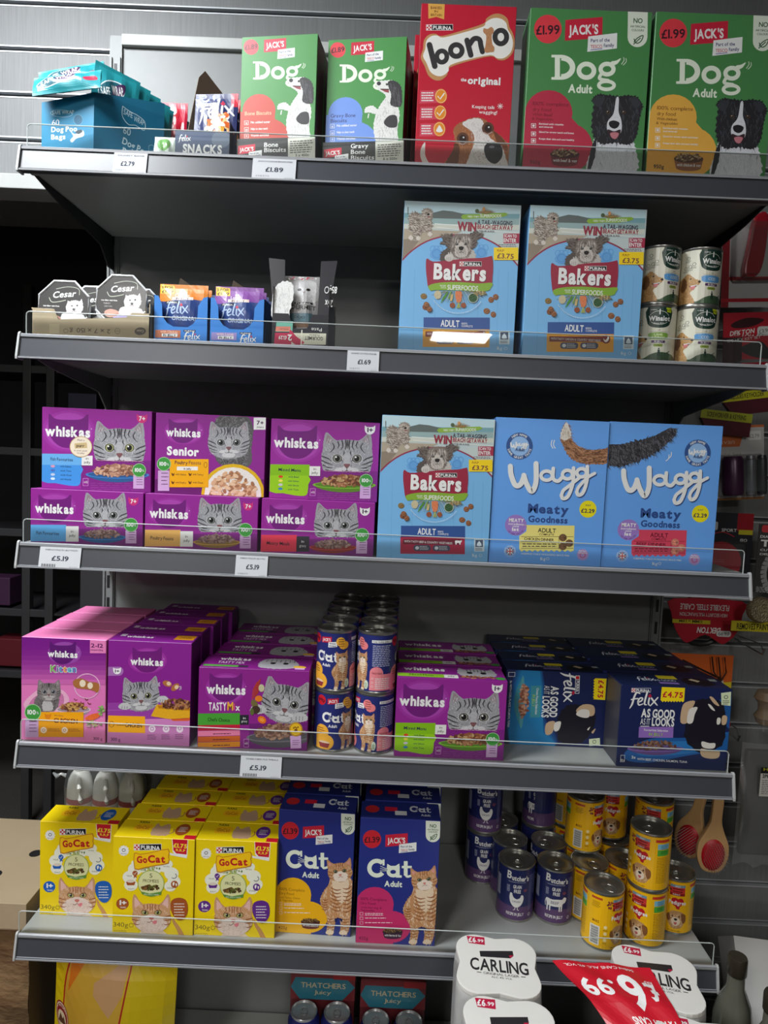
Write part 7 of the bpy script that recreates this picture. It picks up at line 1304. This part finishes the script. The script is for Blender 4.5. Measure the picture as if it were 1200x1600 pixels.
# yellow litter bag
def litter(a):
    a.part('front_print').fill((226, 200, 20)); a.poly([(320, 1000), (590, 985), (555, 1115), (540, 1260), (300, 1260), (290, 1130)], (222, 178, 60)); a.poly([(430, 1085), (575, 1010), (555, 1110), (500, 1180), (430, 1120)], (216, 170, 120)); a.stroke([(400, 985), (330, 1020), (300, 1090), (286, 1180)], 7, (190, 40, 30)); a.stroke([(540, 985), (584, 1000), (566, 1110), (530, 1260)], 7, (190, 40, 30)); a.poly([(330, 1010), (390, 990), (380, 1040), (310, 1130)], (230, 130, 30))
    a.part('seal_print').ell(272, 1228, 40, 52, (150, 36, 40)); a.ell(272, 1228, 36, 47, (236, 220, 190)); a.ell(272, 1228, 33, 43, (150, 36, 40)); a.ell(272, 1236, 25, 30, (226, 206, 170)); a.arc('A NATURAL', 272, 1228, 32, -60, 60, 8, (236, 220, 190), 0.02); a.poly([(250, 1250), (266, 1216), (278, 1232), (284, 1222), (296, 1250)], (96, 60, 40))
pillow('litter_bag', 'bulging yellow litter bag under the lowest shelf', 'bag', 0.235, 0.335, 0.050, litter, [(265, 985), (785, 985), (700, 1600), (160, 1600)], (0.128, 0.125, 0.062), (T_(4), T_(3), 0), colr=(226, 200, 20))
# cider packs
def cider(x, y, lab):
    r = root('cider_pack', lab, 'can pack', (x, y, 0.0605), 0, 'teal and red cider packs under the lowest shelf')
    b = MB(); b.box(-0.068, 0.070, 0, 0.068, 0.150, 0.222); b.build('card_sleeve', mat('dark_red_sleeve', (96, 30, 36), 0.45), r, bevel=0.004)
    for s in (-1, 1):
        c = MB(); c.lathe([(0.024, 0), (0.0325, 0.010), (0.0325, 0.150), (0.027, 0.162), (0.0262, 0.166), (0.0255, 0.166), (0.0245, 0.1625), (0.0002, 0.1625)], 32, (s*0.034, 0.032, 0)); cn = c.build('drink_can', mat('indigo_can', (44, 50, 130), 0.3, 0.3), r, smooth=True)
        c = MB(); c.lathe([(0.0268, 0.1600), (0.0272, 0.1665), (0.0262, 0.1675), (0.0250, 0.1650), (0.0240, 0.1632), (0.0002, 0.1634)], 32, (s*0.034, 0.032, 0)); c.build('lid', mat('bright_can_lid', (180, 182, 184), 0.25, 0.7), cn, smooth=True)
        c = MB(); c.tube([(s*0.034+0.007*math.cos(t*PI/6), 0.032+0.011*math.sin(t*PI/6), 0.1652) for t in range(12)], 0.0012, 6, closed=True); c.box(s*0.034-0.006, 0.026, 0.1636, s*0.034+0.006, 0.034, 0.1648); c.build('ring_pull', mat('bright_can_lid', (180, 182, 184), 0.25, 0.7), cn)
    a = Art(0.136, 0.06, [(0, 0), (136, 0), (136, 60), (0, 60)], lambda u, v, d: (u-0.068, 0.070-d-0.0003, 0.160+v)); a.part('front_print').fill((120, 44, 50)); a.poly([(10, 12), (118, 12), (136, 30), (110, 60), (20, 60), (0, 34)], (50, 120, 140)); a.rect(90, 0, 136, 14, (160, 40, 44)); a.part('logo_print').T('THATCHERS', 22, 34, 116, 11, (206, 190, 150), 0.01); a.T('Juicy', 50, 48, 86, 9, (206, 190, 150)); a.emit(r)
    a = Art(0.136, 0.079, [(0, 0), (136, 0), (136, 79), (0, 79)], lambda u, v, d: (u-0.068, 0.0705+v, 0.222+d)); a.part('top_print').fill((110, 34, 40)); a.T('Thatchers', 36, 40, 100, 9, (150, 110, 96)); a.emit(r)
cider(0.536, 0.146, 'teal and red cider can pack nearer the yellow bag'); cider(0.684, 0.132, 'teal and red cider can pack beside the lager packs')
# lager packs in front of the shelf
def foot(m=1.0, c=0.033, rr=0.0345, dent=0.006):
    P = []
    for qx, qy, a0 in ((1, -1, -90), (1, 1, 0), (-1, 1, 90), (-1, -1, 180)):
        for k in range(9): t = math.radians(a0-14+k*(118/8)); P.append((m*(qx*c+rr*math.cos(t)), m*(qy*c+rr*math.sin(t))))
        t = math.radians(a0+90); P.append((m*(c+rr-dent)*round(math.cos(t)), m*(c+rr-dent)*round(math.sin(t))))
    return P
M_film = mat('grey_white_film', (186, 186, 184), 0.28, noise=0.22, nscale=22, bump=0.5, coat=0.3); M_lt = mat('white_pack_top', (224, 222, 216), 0.4, noise=0.03)
def lager_art(a):
    RD = (186, 30, 66); K = (44, 42, 44)
    a.part('price_flash_print').poly([(128, 68), (187, 68), (187, 94), (134, 92)], RD); a.T('£6', 134, 88, 158, 16, WH, 0.035); a.T('.99', 160, 86, 183, 10, WH, 0.02)
    a.part('logo_print').poly([(168, 116), (276, 106), (277, 122), (266, 131), (170, 134)], K); a.poly([(262, 122), (277, 120), (266, 131)], RD); a.T('CARLING', 136, 176, 318, 36, K, 0.02); a.T('ORIGINAL LAGER', 176, 188, 286, 7, K, 0.0); a.stroke([(156, 184), (170, 184)], 2, K, False); a.stroke([(292, 186), (306, 186)], 2, K, False); a.T('ALC 4% VOL', 200, 197, 264, 5, K)
QT = [(92, 58), (352, 62), (352, 250), (92, 246)]
def lager(x, y, ztop, rz, lab, art=True):
    r = root('lager_pack', lab, 'can pack', (x, y, ztop-0.168), rz, 'white shrink-wrapped lager packs'); F = foot(); G = foot(0.94); n = len(F); b = MB()
    Lv = [(F, 0.0), (F, 0.135), (foot(0.995), 0.150), (foot(0.97), 0.161), (foot(0.93), 0.1665)]
    vs = [(px*(1+0.01*math.sin(7*z_*40+i)), py, z_) for P_, z_ in Lv for i, (px, py) in enumerate(P_)]; b.add(vs, [(j*n+i, j*n+(i+1) % n, (j+1)*n+(i+1) % n, (j+1)*n+i) for j in range(len(Lv)-1) for i in range(n)] + [tuple(range(n))[::-1]]); b.build('wrapped_side', M_film, r, smooth=True)
    b = MB(); T = foot(0.975); b.prism(T, lambda px, py, d: (px, py, d), 0.160, 0.1680); b.build('top_card', M_lt, r, bevel=0.0015)
    if art: a = Art(0.132, 0.132, QT, lambda u, v, d: (u-0.066, v-0.066, 0.168+d)); lager_art(a); a.emit(r)
    a = Art(0.10, 0.03, [(0, 0), (100, 0), (100, 30), (0, 30)], lambda u, v, d: (u-0.05, -0.0686-d, 0.115+v)); a.part('side_print'); a.rect(0, 4, 100, 30, (214, 212, 206)); a.rect(8, 8, 34, 20, (186, 30, 66)); a.T('£6.99', 10, 18, 32, 8, WH, 0.03); a.T('04', 66, 20, 76, 10, (60, 56, 60)); a.rect(78, 9, 94, 21, (186, 30, 66)); a.T('PINT', 79, 18, 93, 6, WH, 0.02); a.emit(r)
    return r
lager(0.8370, -0.1020, 0.560, -5, 'white lager pack against the shelf, price tag corner up')
lager(0.8330, -0.2440, 0.566, -5, 'white lager pack in front, cut by the picture edge')
lager(1.0890, -0.1130, 0.560, -13, 'white lager pack half under the red sleeve')
lager(1.1060, -0.2580, 0.560, -13, 'white lager pack at the frame edge in front of the red sleeve')
for x, y, z, rz, lab in ((.837, -.102, .390, -5, 'lager pack second from top in the stack against the shelf'), (.833, -.244, .396, -5, 'lager pack second from top in the front stack'), (1.089, -.113, .390, -13, 'lager pack second from top under the half covered one'), (.837, -.102, .220, -5, 'lager pack at the base of the stack against the shelf'), (.833, -.244, .226, -5, 'lager pack at the base of the front stack'), (1.089, -.113, .220, -13, 'lager pack at the base under the half covered one'), (1.106, -.258, .390, -13, 'lager pack second from top at the frame edge'), (1.106, -.258, .220, -13, 'lager pack at the base of the frame edge stack')):
    lager(x, y, z, rz, lab, False)
lager(0.9690, -0.2500, 0.500, -13, 'white lager pack sunk beneath the red sleeve')
lager(0.9690, -0.2500, 0.330, -13, 'lager pack two down beneath the red sleeve', False)
def sleeve(a):
    a.part('sleeve_print').fill((200, 26, 44)); a.move(150, 115, 1, 180); a.T('£', 12, 78, 32, 34, WH, 0.03); a.T('6', 38, 88, 72, 58, WH, 0.03); a.T('.99', 80, 78, 140, 30, WH, 0.03); a.T('4 x PINT CANS', 8, 15, 92, 10, WH, 0.03); a.T('568ml CANS ALC 4% VOL', 30, 108, 138, 5, WH, 0.0); a.T('RRP', 12, 86, 26, 6, WH, 0.01); a.home()
fz = lambda u, v: 0.568-0.010*(1-u)**2-0.030*max(0, 0.35-v)+0.0016*math.sin(14*u+6*v)
r = root('red_sleeve', 'red film sleeve with upside-down £6.99 lying over lager packs', 'sleeve', (0, 0, 0)); gx = lambda u, v: (0.930+0.150*u+(0.055-0.045*u)*(1-v), -0.085-0.115*(1-v)-0.022*u, fz(u, v))
b = MB(); b.grid(gx, 14, 10); b.grid(lambda u, v: tuple(Vector(gx(u, v))-Vector((0, 0, 0.0006))), 14, 10); b.build('red_film', mat('red_sleeve_film', (200, 26, 44), 0.3, coat=0.3), r, smooth=True)
def sf(u, v, d):
    U, V = u/0.150, v/0.115; i, j = min(13, max(0, math.floor(U*14))), min(9, max(0, math.floor(V*10))); s, t = U*14-i, V*10-j
    q = [Vector(gx(a_/14, b_/10)) for a_, b_ in ((i, j), (i+1, j), (i, j+1), (i+1, j+1))]; p_ = tri_mix(q[0], q[1], q[2], q[3], s, t)
    return (p_.x, p_.y, p_.z+d)
a = Art(0.150, 0.115, [(0, 0), (150, 0), (150, 115), (0, 115)], sf, du=0.150/14, dv=0.0115); sleeve(a); a.emit(r, {'*': GLOSSINK}, base=0.0006)
# ------------------------------------------------------------------ goods hanging on the slat wall
M_wire = mat('chrome_hook_wire', (190, 192, 196), 0.2, 0.9)
def hook(x, z, label, L=0.14):
    r = root('wall_hook', label, 'hook', (x, 0.449, z), group='chrome hooks in the slat wall'); b = MB(); b.tube([(0, 0, 0.0), (0, -L, -0.004), (0, -L-0.006, 0.010)], 0.0022, 8); b.tube([(0.010, 0, 0.004), (0.010, -L*0.8, 0.012), (0, -L, 0.006)], 0.0014, 6); b.build('wire', M_wire, r, smooth=True)
    b = MB(); b.box(-0.012, -0.003, -0.014, 0.018, 0.0, 0.014); b.build('back_plate', M_wire, r, bevel=0.001); return r
def card(name, label, cat, w, h, loc, col, fn, rot=(0, 0, 0), th=0.0015):
    r = root(name, label, cat, loc, rot=tuple(T_(v) for v in rot)); b = MB(); b.box(-w/2, 0, 0, w/2, th, h); b.build('backing_card', mat('hang_card_%02x%02x%02x' % tuple(col), col, 0.4), r)
    a = Art(w, h, [(0, 0), (100, 0), (100, 100*h/w), (0, 100*h/w)], lambda u, v, d: (u-w/2, -d, v)); a.part('front_print').fill(col); fn(a, 100*h/w); a.emit(r); return r
def blister(r, x0, z0, x1, z1, dep, key='blister_plastic'):
    b = MB(); b.grid(lambda u, v: (x0+(x1-x0)*u, -dep*min(1, 8*min(u, 1-u, v, 1-v)), z0+(z1-z0)*v), 16, 16); b.build('blister', clear_mat(key, gloss=0.07, rough=0.06, milk=0.03), r, smooth=True)
RED = (196, 24, 44)
def c1(a, H): a.rect(0, H*0.66, 100, H*0.70, RED); a.rect(0, 0, 12, H, (150, 20, 36)); a.rect(0, H*0.90, 100, H*0.94, RED)
r = card('knife_pack', 'white blister card with a red folding knife', 'tool pack', 0.135, 0.190, (1.395, 0.360, 1.725), (206, 206, 206), c1, (0, -3, 0)); b = MB(); b.prism(smooth([(-0.02, 0.06), (-0.028, 0.075), (-0.018, 0.13), (-0.006, 0.185), (0.018, 0.188), (0.016, 0.12), (0.004, 0.068)], 4), lambda x, z, d: (x, d, z), -0.020, -0.002); b.build('knife_handle', mat('red_knife_handle', (178, 22, 44), 0.25, coat=0.5), r, bevel=0.003); blister(r, -0.05, 0.05, 0.05, 0.188, 0.026)
def c2(a, H): a.rect(0, H*0.45, 40, H, (60, 24, 34)); a.blob([(18, H*.2), (50, H*.1), (86, H*.14), (60, H*.26), (24, H*.28)], (60, 16, 26)); a.part('logo_print').T('DEKTON', 14, H*.42, 66, 9, WH, 0.03, rot=6, shear=.2); a.T('TPE HEX KEY SET', 8, H*.54, 80, 5.5, WH, 0.0, rot=6); a.rrect(72, H*.26, 108, H*.42, 6, (226, 226, 226)); a.T('£3.99', 76, H*.39, 100, 8, (80, 80, 80), rot=8); a.blob([(36, H*.66), (60, H*.55), (84, H*.55), (104, H*.84), (60, H*.8)], (44, 40, 44)); a.T('DEKTON', 44, H*.96, 66, 4, (230, 180, 180))
r = card('hex_key_pack', 'red carded hex key set hanging beside the cream tins', 'tool pack', 0.100, 0.115, (1.378, 0.330, 1.592), (190, 26, 46), c2, (0, -4, 0)); blister(r, -0.03, 0.006, 0.046, 0.07, 0.02)
for x0, z0, wd, rt, t, lab, cc in ((1.381, 1.523, 0.100, -9, 'INCLUDES KEYHOLDER', 'yellow strip reading includes keyholder', (206, 204, 40)), (1.341, 1.478, 0.110, 4, 'SCREWDRIVER & KEYRING', 'olive yellow strip just below the keyholder strip', (166, 172, 44))):
    r = card('strip_label_pack', lab, 'tool pack', wd, 0.019, (x0, 0.325, z0), cc, lambda a, H, t=t: a.T(t, 12, H*0.75, 88, H*0.5, (50, 52, 20), 0.02), (0, rt, 0)); b = MB(); b.prism([(-wd*.3, -0.03), (wd*.5, -0.03), (wd*.5, 0), (-wd*.48, 0)], lambda x, z, d: (x, d, z), 0.001, 0.012); b.build('backing_box', mat('dark_maroon_pack', (84, 24, 40), 0.35, coat=0.4), r)
def c3(a, H): a.poly([(0, 0), (64, 0), (50, H*.28), (0, H*.28)], (206, 110, 60)); a.rect(64, 0, 100, H*.03, (206, 110, 60)); a.part('logo_print').T('gavan', 2, H*.24, 40, 9, (230, 196, 170), 0.0); a.T('Light Set', 4, H*.40, 54, 6, (150, 146, 144)); a.rrect(68, H*.08, 94, H*.2, 2, (226, 226, 226)); a.T('£2.79', 70, H*.17, 90, 7, (100, 100, 100)); a.rect(0, H*.97, 100, H, (160, 110, 60))
r = card('light_set_pack', 'white and orange carded light set with grey torches', 'tool pack', 0.105, 0.160, (1.392, 0.340, 1.310), (196, 194, 194), c3, (0, -5, 0))
for x, c, rr in ((-0.026, (70, 40, 66), 0.022), (0.012, (120, 122, 130), 0.010), (0.036, (60, 62, 68), 0.010)): b = MB(); b.lathe([(rr*.9, 0.012), (rr, 0.02), (rr, 0.085), (rr*.8, 0.095)], 20, (x, -0.022, 0)); b.build('torch', mat('torch_%02x' % c[0], c, 0.3, 0.3), r, smooth=True)
blister(r, -0.050, 0.008, 0.050, 0.098, 0.036)
def c4(a, H): a.rrect(10, H*.16, 30, H*.3, 3, (200, 200, 200)); a.T('SPORT', 38, H*.32, 68, 6, (220, 220, 220), 0.02); a.rect(68, 0, 100, H*.3, (150, 20, 34)); a.rect(72, H*.28, 100, H*.36, (190, 180, 40)); a.stroke([(10, H*.4), (40, H*.33), (64, H*.4)], 1.5, (200, 40, 50)); a.T('80', 76, H*.48, 90, 6, (200, 200, 200)); a.ell(40, H*.85, 42, H*.36, (176, 26, 46)); a.lines(14, H*.8, 50, 2, 4, (200, 90, 100), 1.4)
r = card('disc_pack', 'black card pack with red arc seen past the blue box', 'tool pack', 0.110, 0.130, (1.376, 0.350, 1.150), (34, 34, 42), c4, (0, 0, 0)); blister(r, -0.05, 0.008, 0.045, 0.07, 0.018)
def c5(a, H): a.rrect(6, 2, 60, H*.12, 4, (210, 60, 70)); a.T('DIAMOND', 4, H*.2, 50, 5, WH, 0.02); a.T('TILE', 6, H*.32, 60, 12, WH, 0.04); a.T('CUTTING', 6, H*.39, 50, 4, WH, 0.01); a.T('DISC', 6, H*.45, 30, 4, WH, 0.01); a.ell(70, H*.70, 60, 60, (150, 150, 150)); [a.poly([(70+60*math.cos(t), H*.7+60*math.sin(t)), (70+50*math.cos(t+.05), H*.7+50*math.sin(t+.05)), (70+60*math.cos(t+.04), H*.7+60*math.sin(t+.04))], (40, 40, 42)) for t in [k*.16 for k in range(40)]]; a.ell(70, H*.7, 48, 48, (50, 46, 46)); a.ell(72, H*.7, 34, 34, (180, 26, 44)); a.lines(4, H*.92, 60, 4, 3, (200, 200, 200), 1)
card('tile_disc_pack', 'dark tile cutting disc pack with a red centre', 'tool pack', 0.110, 0.150, (1.488, 0.330, 1.110), (62, 60, 60), c5)
def c6(a, H):
    a.move(100, H, 1, 180); W = (214, 206, 206); a.T('DEKTON', 28, H*.36, 62, 8, WH, 0.03, shear=.2); a.T('FLEXIBLE STEEL CABLE', 18, H*.90, 90, 8, W, 0.02); a.T('HIGH SECURITY MULTI-FUNCTION', 20, H*.70, 90, 5, W, 0.01); a.rect(44, H*.44, 100, H*.53, (206, 190, 40)); a.T('10MM x 1.8M', 56, H*.525, 90, 4, (40, 40, 30), 0.01); a.rrect(12, H*.16, 34, H*.30, 4, (220, 220, 220)); a.T('£6.99', 15, H*.27, 31, 5, (90, 90, 90)); a.home()
r = root('cable_lock_pack', 'red rounded cable lock card hanging upside down', 'tool pack', (1.345, 0.350, 0.985)); b = MB(); P = smooth([(-0.076, 0.10), (-0.079, 0.07), (-0.066, 0.03), (-0.045, 0.004), (-0.03, 0.006), (0.0, 0.022), (0.03, 0.006), (0.045, 0.004), (0.070, 0.03), (0.079, 0.07), (0.076, 0.10)], 3)
b.prism(P, lambda x, z, d: (x, d, z), 0, 0.003); b.build('backing_card', mat('red_lock_card', (176, 24, 44), 0.4), r); a = Art(0.15, 0.095, [(0, 0), (100, 0), (100, 63), (0, 63)], lambda u, v, d: (u-0.075, -d-0.0002, 0.004+v)); c6(a, 63); a.emit(r)
b = MB(); b.tube([(0.055*math.cos(t*PI/10), 0.022, 0.05+0.055*math.sin(t*PI/10)) for t in range(20)], 0.006, 8, closed=True); b.build('steel_cable', mat('black_cable', (34, 34, 36), 0.35), r, smooth=True)
r = card('wire_wheel_pack', 'yellow banded pack with a round wire brush wheel', 'tool pack', 0.120, 0.022, (1.440, 0.310, 1.028), (200, 188, 40), lambda a, H: a.T('REMOVES PAINT & RUST', 10, H*.8, 96, H*.55, (40, 40, 20), 0.03)); b = MB(); b.lathe([(0.004, -0.008), (0.024, -0.010), (0.028, -0.004), (0.028, 0.004), (0.024, 0.010), (0.004, 0.008)], 28); o = b.build('wire_wheel', mat('brass_wire', (150, 140, 110), 0.3, 0.6, noise=0.5, nscale=300, bump=1.0), r, smooth=True); o.rotation_euler = (T_(90), 0, 0); o.location = (-0.012, -0.02, 0.052)
def c7(a, H): a.poly([(60, 45), (100, 40), (100, H), (52, H)], (214, 196, 40)); a.stroke([(18, 14), (50, 26), (78, 38)], 3, (60, 24, 20)); a.stroke([(24, 10), (60, 26), (84, 36)], 3, (40, 20, 20)); a.poly([(44, H*.52), (88, H*.48), (86, H*.78), (46, H*.8)], (214, 206, 196)); a.T('US', 50, H*.72, 80, 14, (190, 30, 40), 0.05)
r = card('fork_pack', 'orange carded garden fork pack behind the navy multipacks', 'tool pack', 0.150, 0.120, (1.342, 0.360, 0.840), (216, 102, 40), c7)
b = MB(); [b.tube([(x, -0.010, 0.118), (x+0.005, -0.012, 0.085), (0.045, -0.010, 0.062)], 0.0016, 6) for x in (0.022, 0.036, 0.050)]; b.tube([(0.045, -0.010, 0.062), (-0.06, -0.008, 0.100)], 0.0035, 8); b.build('fork', mat('dark_fork_steel', (80, 60, 52), 0.3, 0.6), r, smooth=True)
# chew, tags, brushes, bags
r = root('dog_chew', 'knotted tan dog chew hanging in clear film', 'dog chew', (1.465, 0.300, 0.825)); b = MB(); b.lathe([(0.002, 0.0), (0.018, 0.006), (0.024, 0.02), (0.016, 0.034), (0.017, 0.048), (0.026, 0.06), (0.020, 0.076), (0.002, 0.082)], 24); b.build('chew', mat('tan_rawhide', (150, 122, 92), 0.5, noise=0.2, nscale=30, bump=0.5), r, smooth=True)
b = MB(); b.grid(lambda u, v: (-0.034+0.068*u, -0.028*math.sin(PI*u)-0.001, -0.006+0.12*v), 12, 12); b.build('film', clear_mat('chew_film', gloss=0.10, rough=0.10, milk=0.04), r, smooth=True)
r = root('key_tag', 'small magenta round tag hanging behind the navy multipack', 'tag', (1.278, 0.120, 0.850)); b = MB(); b.lathe([(0.016, 0), (0.016, 0.004)], 28); o = b.build('tag_disc', mat('magenta_tag', (190, 30, 70), 0.35), r, bevel=0.0008); o.rotation_euler = (T_(90), 0, 0); o.location = (0, 0, 0.042); b = MB(); b.tube([(0.007*math.cos(t*PI/6), 0, 0.018+0.008*math.sin(t*PI/6)) for t in range(12)], 0.0012, 6, closed=True); b.build('split_ring', M_wire, r); b = MB(); b.box(-0.010, 0, -0.022, 0.010, 0.003, 0.008); b.build('blue_tab', mat('blue_tag_tab', (30, 70, 150), 0.4), r)
def brush(x, y, z, ry, rz, lab):
    r = root('pet_brush', lab, 'brush', (x, y, z), rot=(0, T_(ry), T_(rz)), group='wooden pet brushes hanging on a hook'); O = smooth([(0, -0.085), (-0.020, -0.078), (-0.031, -0.052), (-0.030, -0.022), (-0.018, 0.006), (-0.011, 0.03), (-0.010, 0.075), (0, 0.082), (0.010, 0.075), (0.011, 0.03), (0.018, 0.006), (0.030, -0.022), (0.031, -0.052), (0.020, -0.078)], 4)
    b = MB(); b.prism(O, lambda px, pz, d: (px, d, pz), -0.006, 0.006); b.build('wooden_handle', mat('pale_beech', (206, 164, 112), 0.45, noise=0.10, nscale=8, stretch=(30, 30, 3)), r, bevel=0.003)
    b = MB(); n = 24
    for j in range(5):
        for i in range(n): b.v.append((0.0235*(1-j/5)**0.5*math.cos(2*PI*i/n)*1.0, -0.0065-0.006*math.sin(j/4*PI/2), -0.045+0.034*(1-j/5)**0.5*math.sin(2*PI*i/n)))
    b.f += [(j*n+i, j*n+(i+1) % n, (j+1)*n+(i+1) % n, (j+1)*n+i) for j in range(4) for i in range(n)] + [tuple(4*n+i for i in range(n))]; b.mi += [0]*len(b.f); pd = b.build('red_cushion', mat('red_rubber_pad', (190, 16, 34), 0.45), r, smooth=True)
    b = MB(); R = random.Random(5)
    for i in range(-4, 5):
        for j in range(-7, 8):
            if (i/4.6)**2+(j/7.6)**2 < 1: X, Zz = i*0.0048+(j % 2)*0.0024, -0.045+j*0.0044; b.tube([(X, -0.011, Zz), (X*1.12, -0.022, Zz*1.0)], 0.00035, 4); b.add([(X*1.12+0.0009*math.cos(k*PI/2), -0.0225, Zz+0.0009*math.sin(k*PI/2)) for k in range(4)] + [(X*1.12, -0.0238, Zz)], [(0, 1, 4), (1, 2, 4), (2, 3, 4), (3, 0, 4)])
    b.build('bristle', mat('silver_bristle', (196, 190, 190), 0.3, 0.4), pd); return r
brush(1.3440, 0.240, 0.6120, 2, -6, 'front wooden pet brush with red cushion facing out'); brush(1.3180, 0.275, 0.6180, 10, -50, 'wooden pet brush turned edgewise behind the front one')
r = root('clear_bag_pack', 'grey item in a clear bag with a white printed label', 'bag', (1.455, 0.255, 0.535)); b = MB(); b.grid(lambda u, v: (-0.06+0.12*u, -0.022*(math.sin(PI*u)**.6)*(0.4+0.6*math.sin(PI*min(1, v+.1))), 0.012*abs(math.sin(3*PI*u))*(1-v)+0.27*v), 16, 20); b.build('clear_film', clear_mat('grocery_film', gloss=0.14, rough=0.14, milk=0.12), r, smooth=True)
b = MB(); b.box(-0.045, 0.004, 0.02, 0.055, 0.02, 0.25); b.build('grey_item', mat('grey_bag_item', (66, 64, 66), 0.6, noise=0.2, nscale=12), r, bevel=0.006); a = Art(0.05, 0.062, [(0, 0), (50, 0), (50, 62), (0, 62)], lambda u, v, d: (-0.03+u, -0.024-d, 0.165+v)); a.part('label_print').fill((214, 212, 206)); a.rect(0, 0, 50, 13, (30, 30, 30)); a.T('Home', 5, 7, 44, 6, (190, 190, 40), 0.02); a.T('2PK', 4, 22, 20, 7, (30, 30, 30), 0.04); a.T('Soles', 24, 22, 48, 7, (30, 30, 30), 0.04); a.lines(4, 28, 46, 8, 4, (90, 90, 90), 1.4); a.emit(r)
hook(1.452, 0.983, 'chrome double hook above the hanging chew'); hook(1.415, 0.790, 'chrome double hook above the clear bag'); hook(1.372, 1.690, 'chrome hook above the red hex key card', 0.10); hook(1.392, 1.475, 'chrome hook through the light set card', 0.09)
hook(1.335, 0.700, 'chrome hook holding the wooden brushes', 0.18)
# sauce bottles and the white carton at the corner
M_gl = mat('grey_green_bottle', (92, 92, 82), 0.15, coat=0.6); M_cp = mat('dark_bronze_cap', (62, 56, 46), 0.3, 0.4)
def bottle(x, y, zt, rx, ry, lab, capm=M_cp):
    r = root('glass_bottle', lab, 'bottle', (x, y, zt-0.26), rot=(T_(rx), T_(ry), 0), group='tall capped bottles in the corner'); b = MB(); b.lathe([(0.030, 0), (0.032, 0.005), (0.032, 0.150), (0.026, 0.178), (0.0145, 0.205), (0.0135, 0.235), (0.0135, 0.240)], 28); b.build('bottle_glass', M_gl, r, smooth=True)
    b = MB(); b.lathe([(0.0152, 0.228), (0.0160, 0.230), (0.0160, 0.256), (0.0145, 0.260), (0.0003, 0.260)], 24); b.build('cap', capm, r, smooth=True)
bottle(1.268, -0.020, 0.533, 0, 0, 'tall grey bottle with dark cap, nearest the shelf end'); bottle(1.290, -0.095, 0.528, 0, 0, 'tall grey bottle with dark cap, second from the shelf end'); bottle(1.300, -0.175, 0.505, 0, 0, 'tall bottle with magenta cap in front of the dark capped ones', mat('magenta_cap', (160, 20, 60), 0.35))
bottle(1.225, -0.105, 0.420, 0, 0, 'shorter dark bottle low beside the lager packs'); bottle(1.232, -0.185, 0.415, 0, 0, 'dark bottle lowest at the picture edge')
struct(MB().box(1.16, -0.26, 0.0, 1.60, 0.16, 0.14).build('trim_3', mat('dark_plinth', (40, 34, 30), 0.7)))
r = root('white_carton', 'white carton lettered LIQ in black, tilted in the corner', 'box', (1.470, -0.02, 0.240), rot=(T_(-36), 0, T_(-8))); b = MB(); b.box(-0.14, 0, 0, 0.14, 0.10, 0.26); b.build('carton', mat('white_carton_board', (190, 190, 188), 0.5), r, bevel=0.002)
a = Art(0.28, 0.26, [(0, 0), (280, 0), (280, 260), (0, 260)], lambda u, v, d: (u-0.14, -d, v)); a.part('lettering_print').fill((190, 190, 188)); a.T('LIQUID', 60, 96, 220, 34, (30, 30, 30), 0.02, rot=-28); a.emit(r)
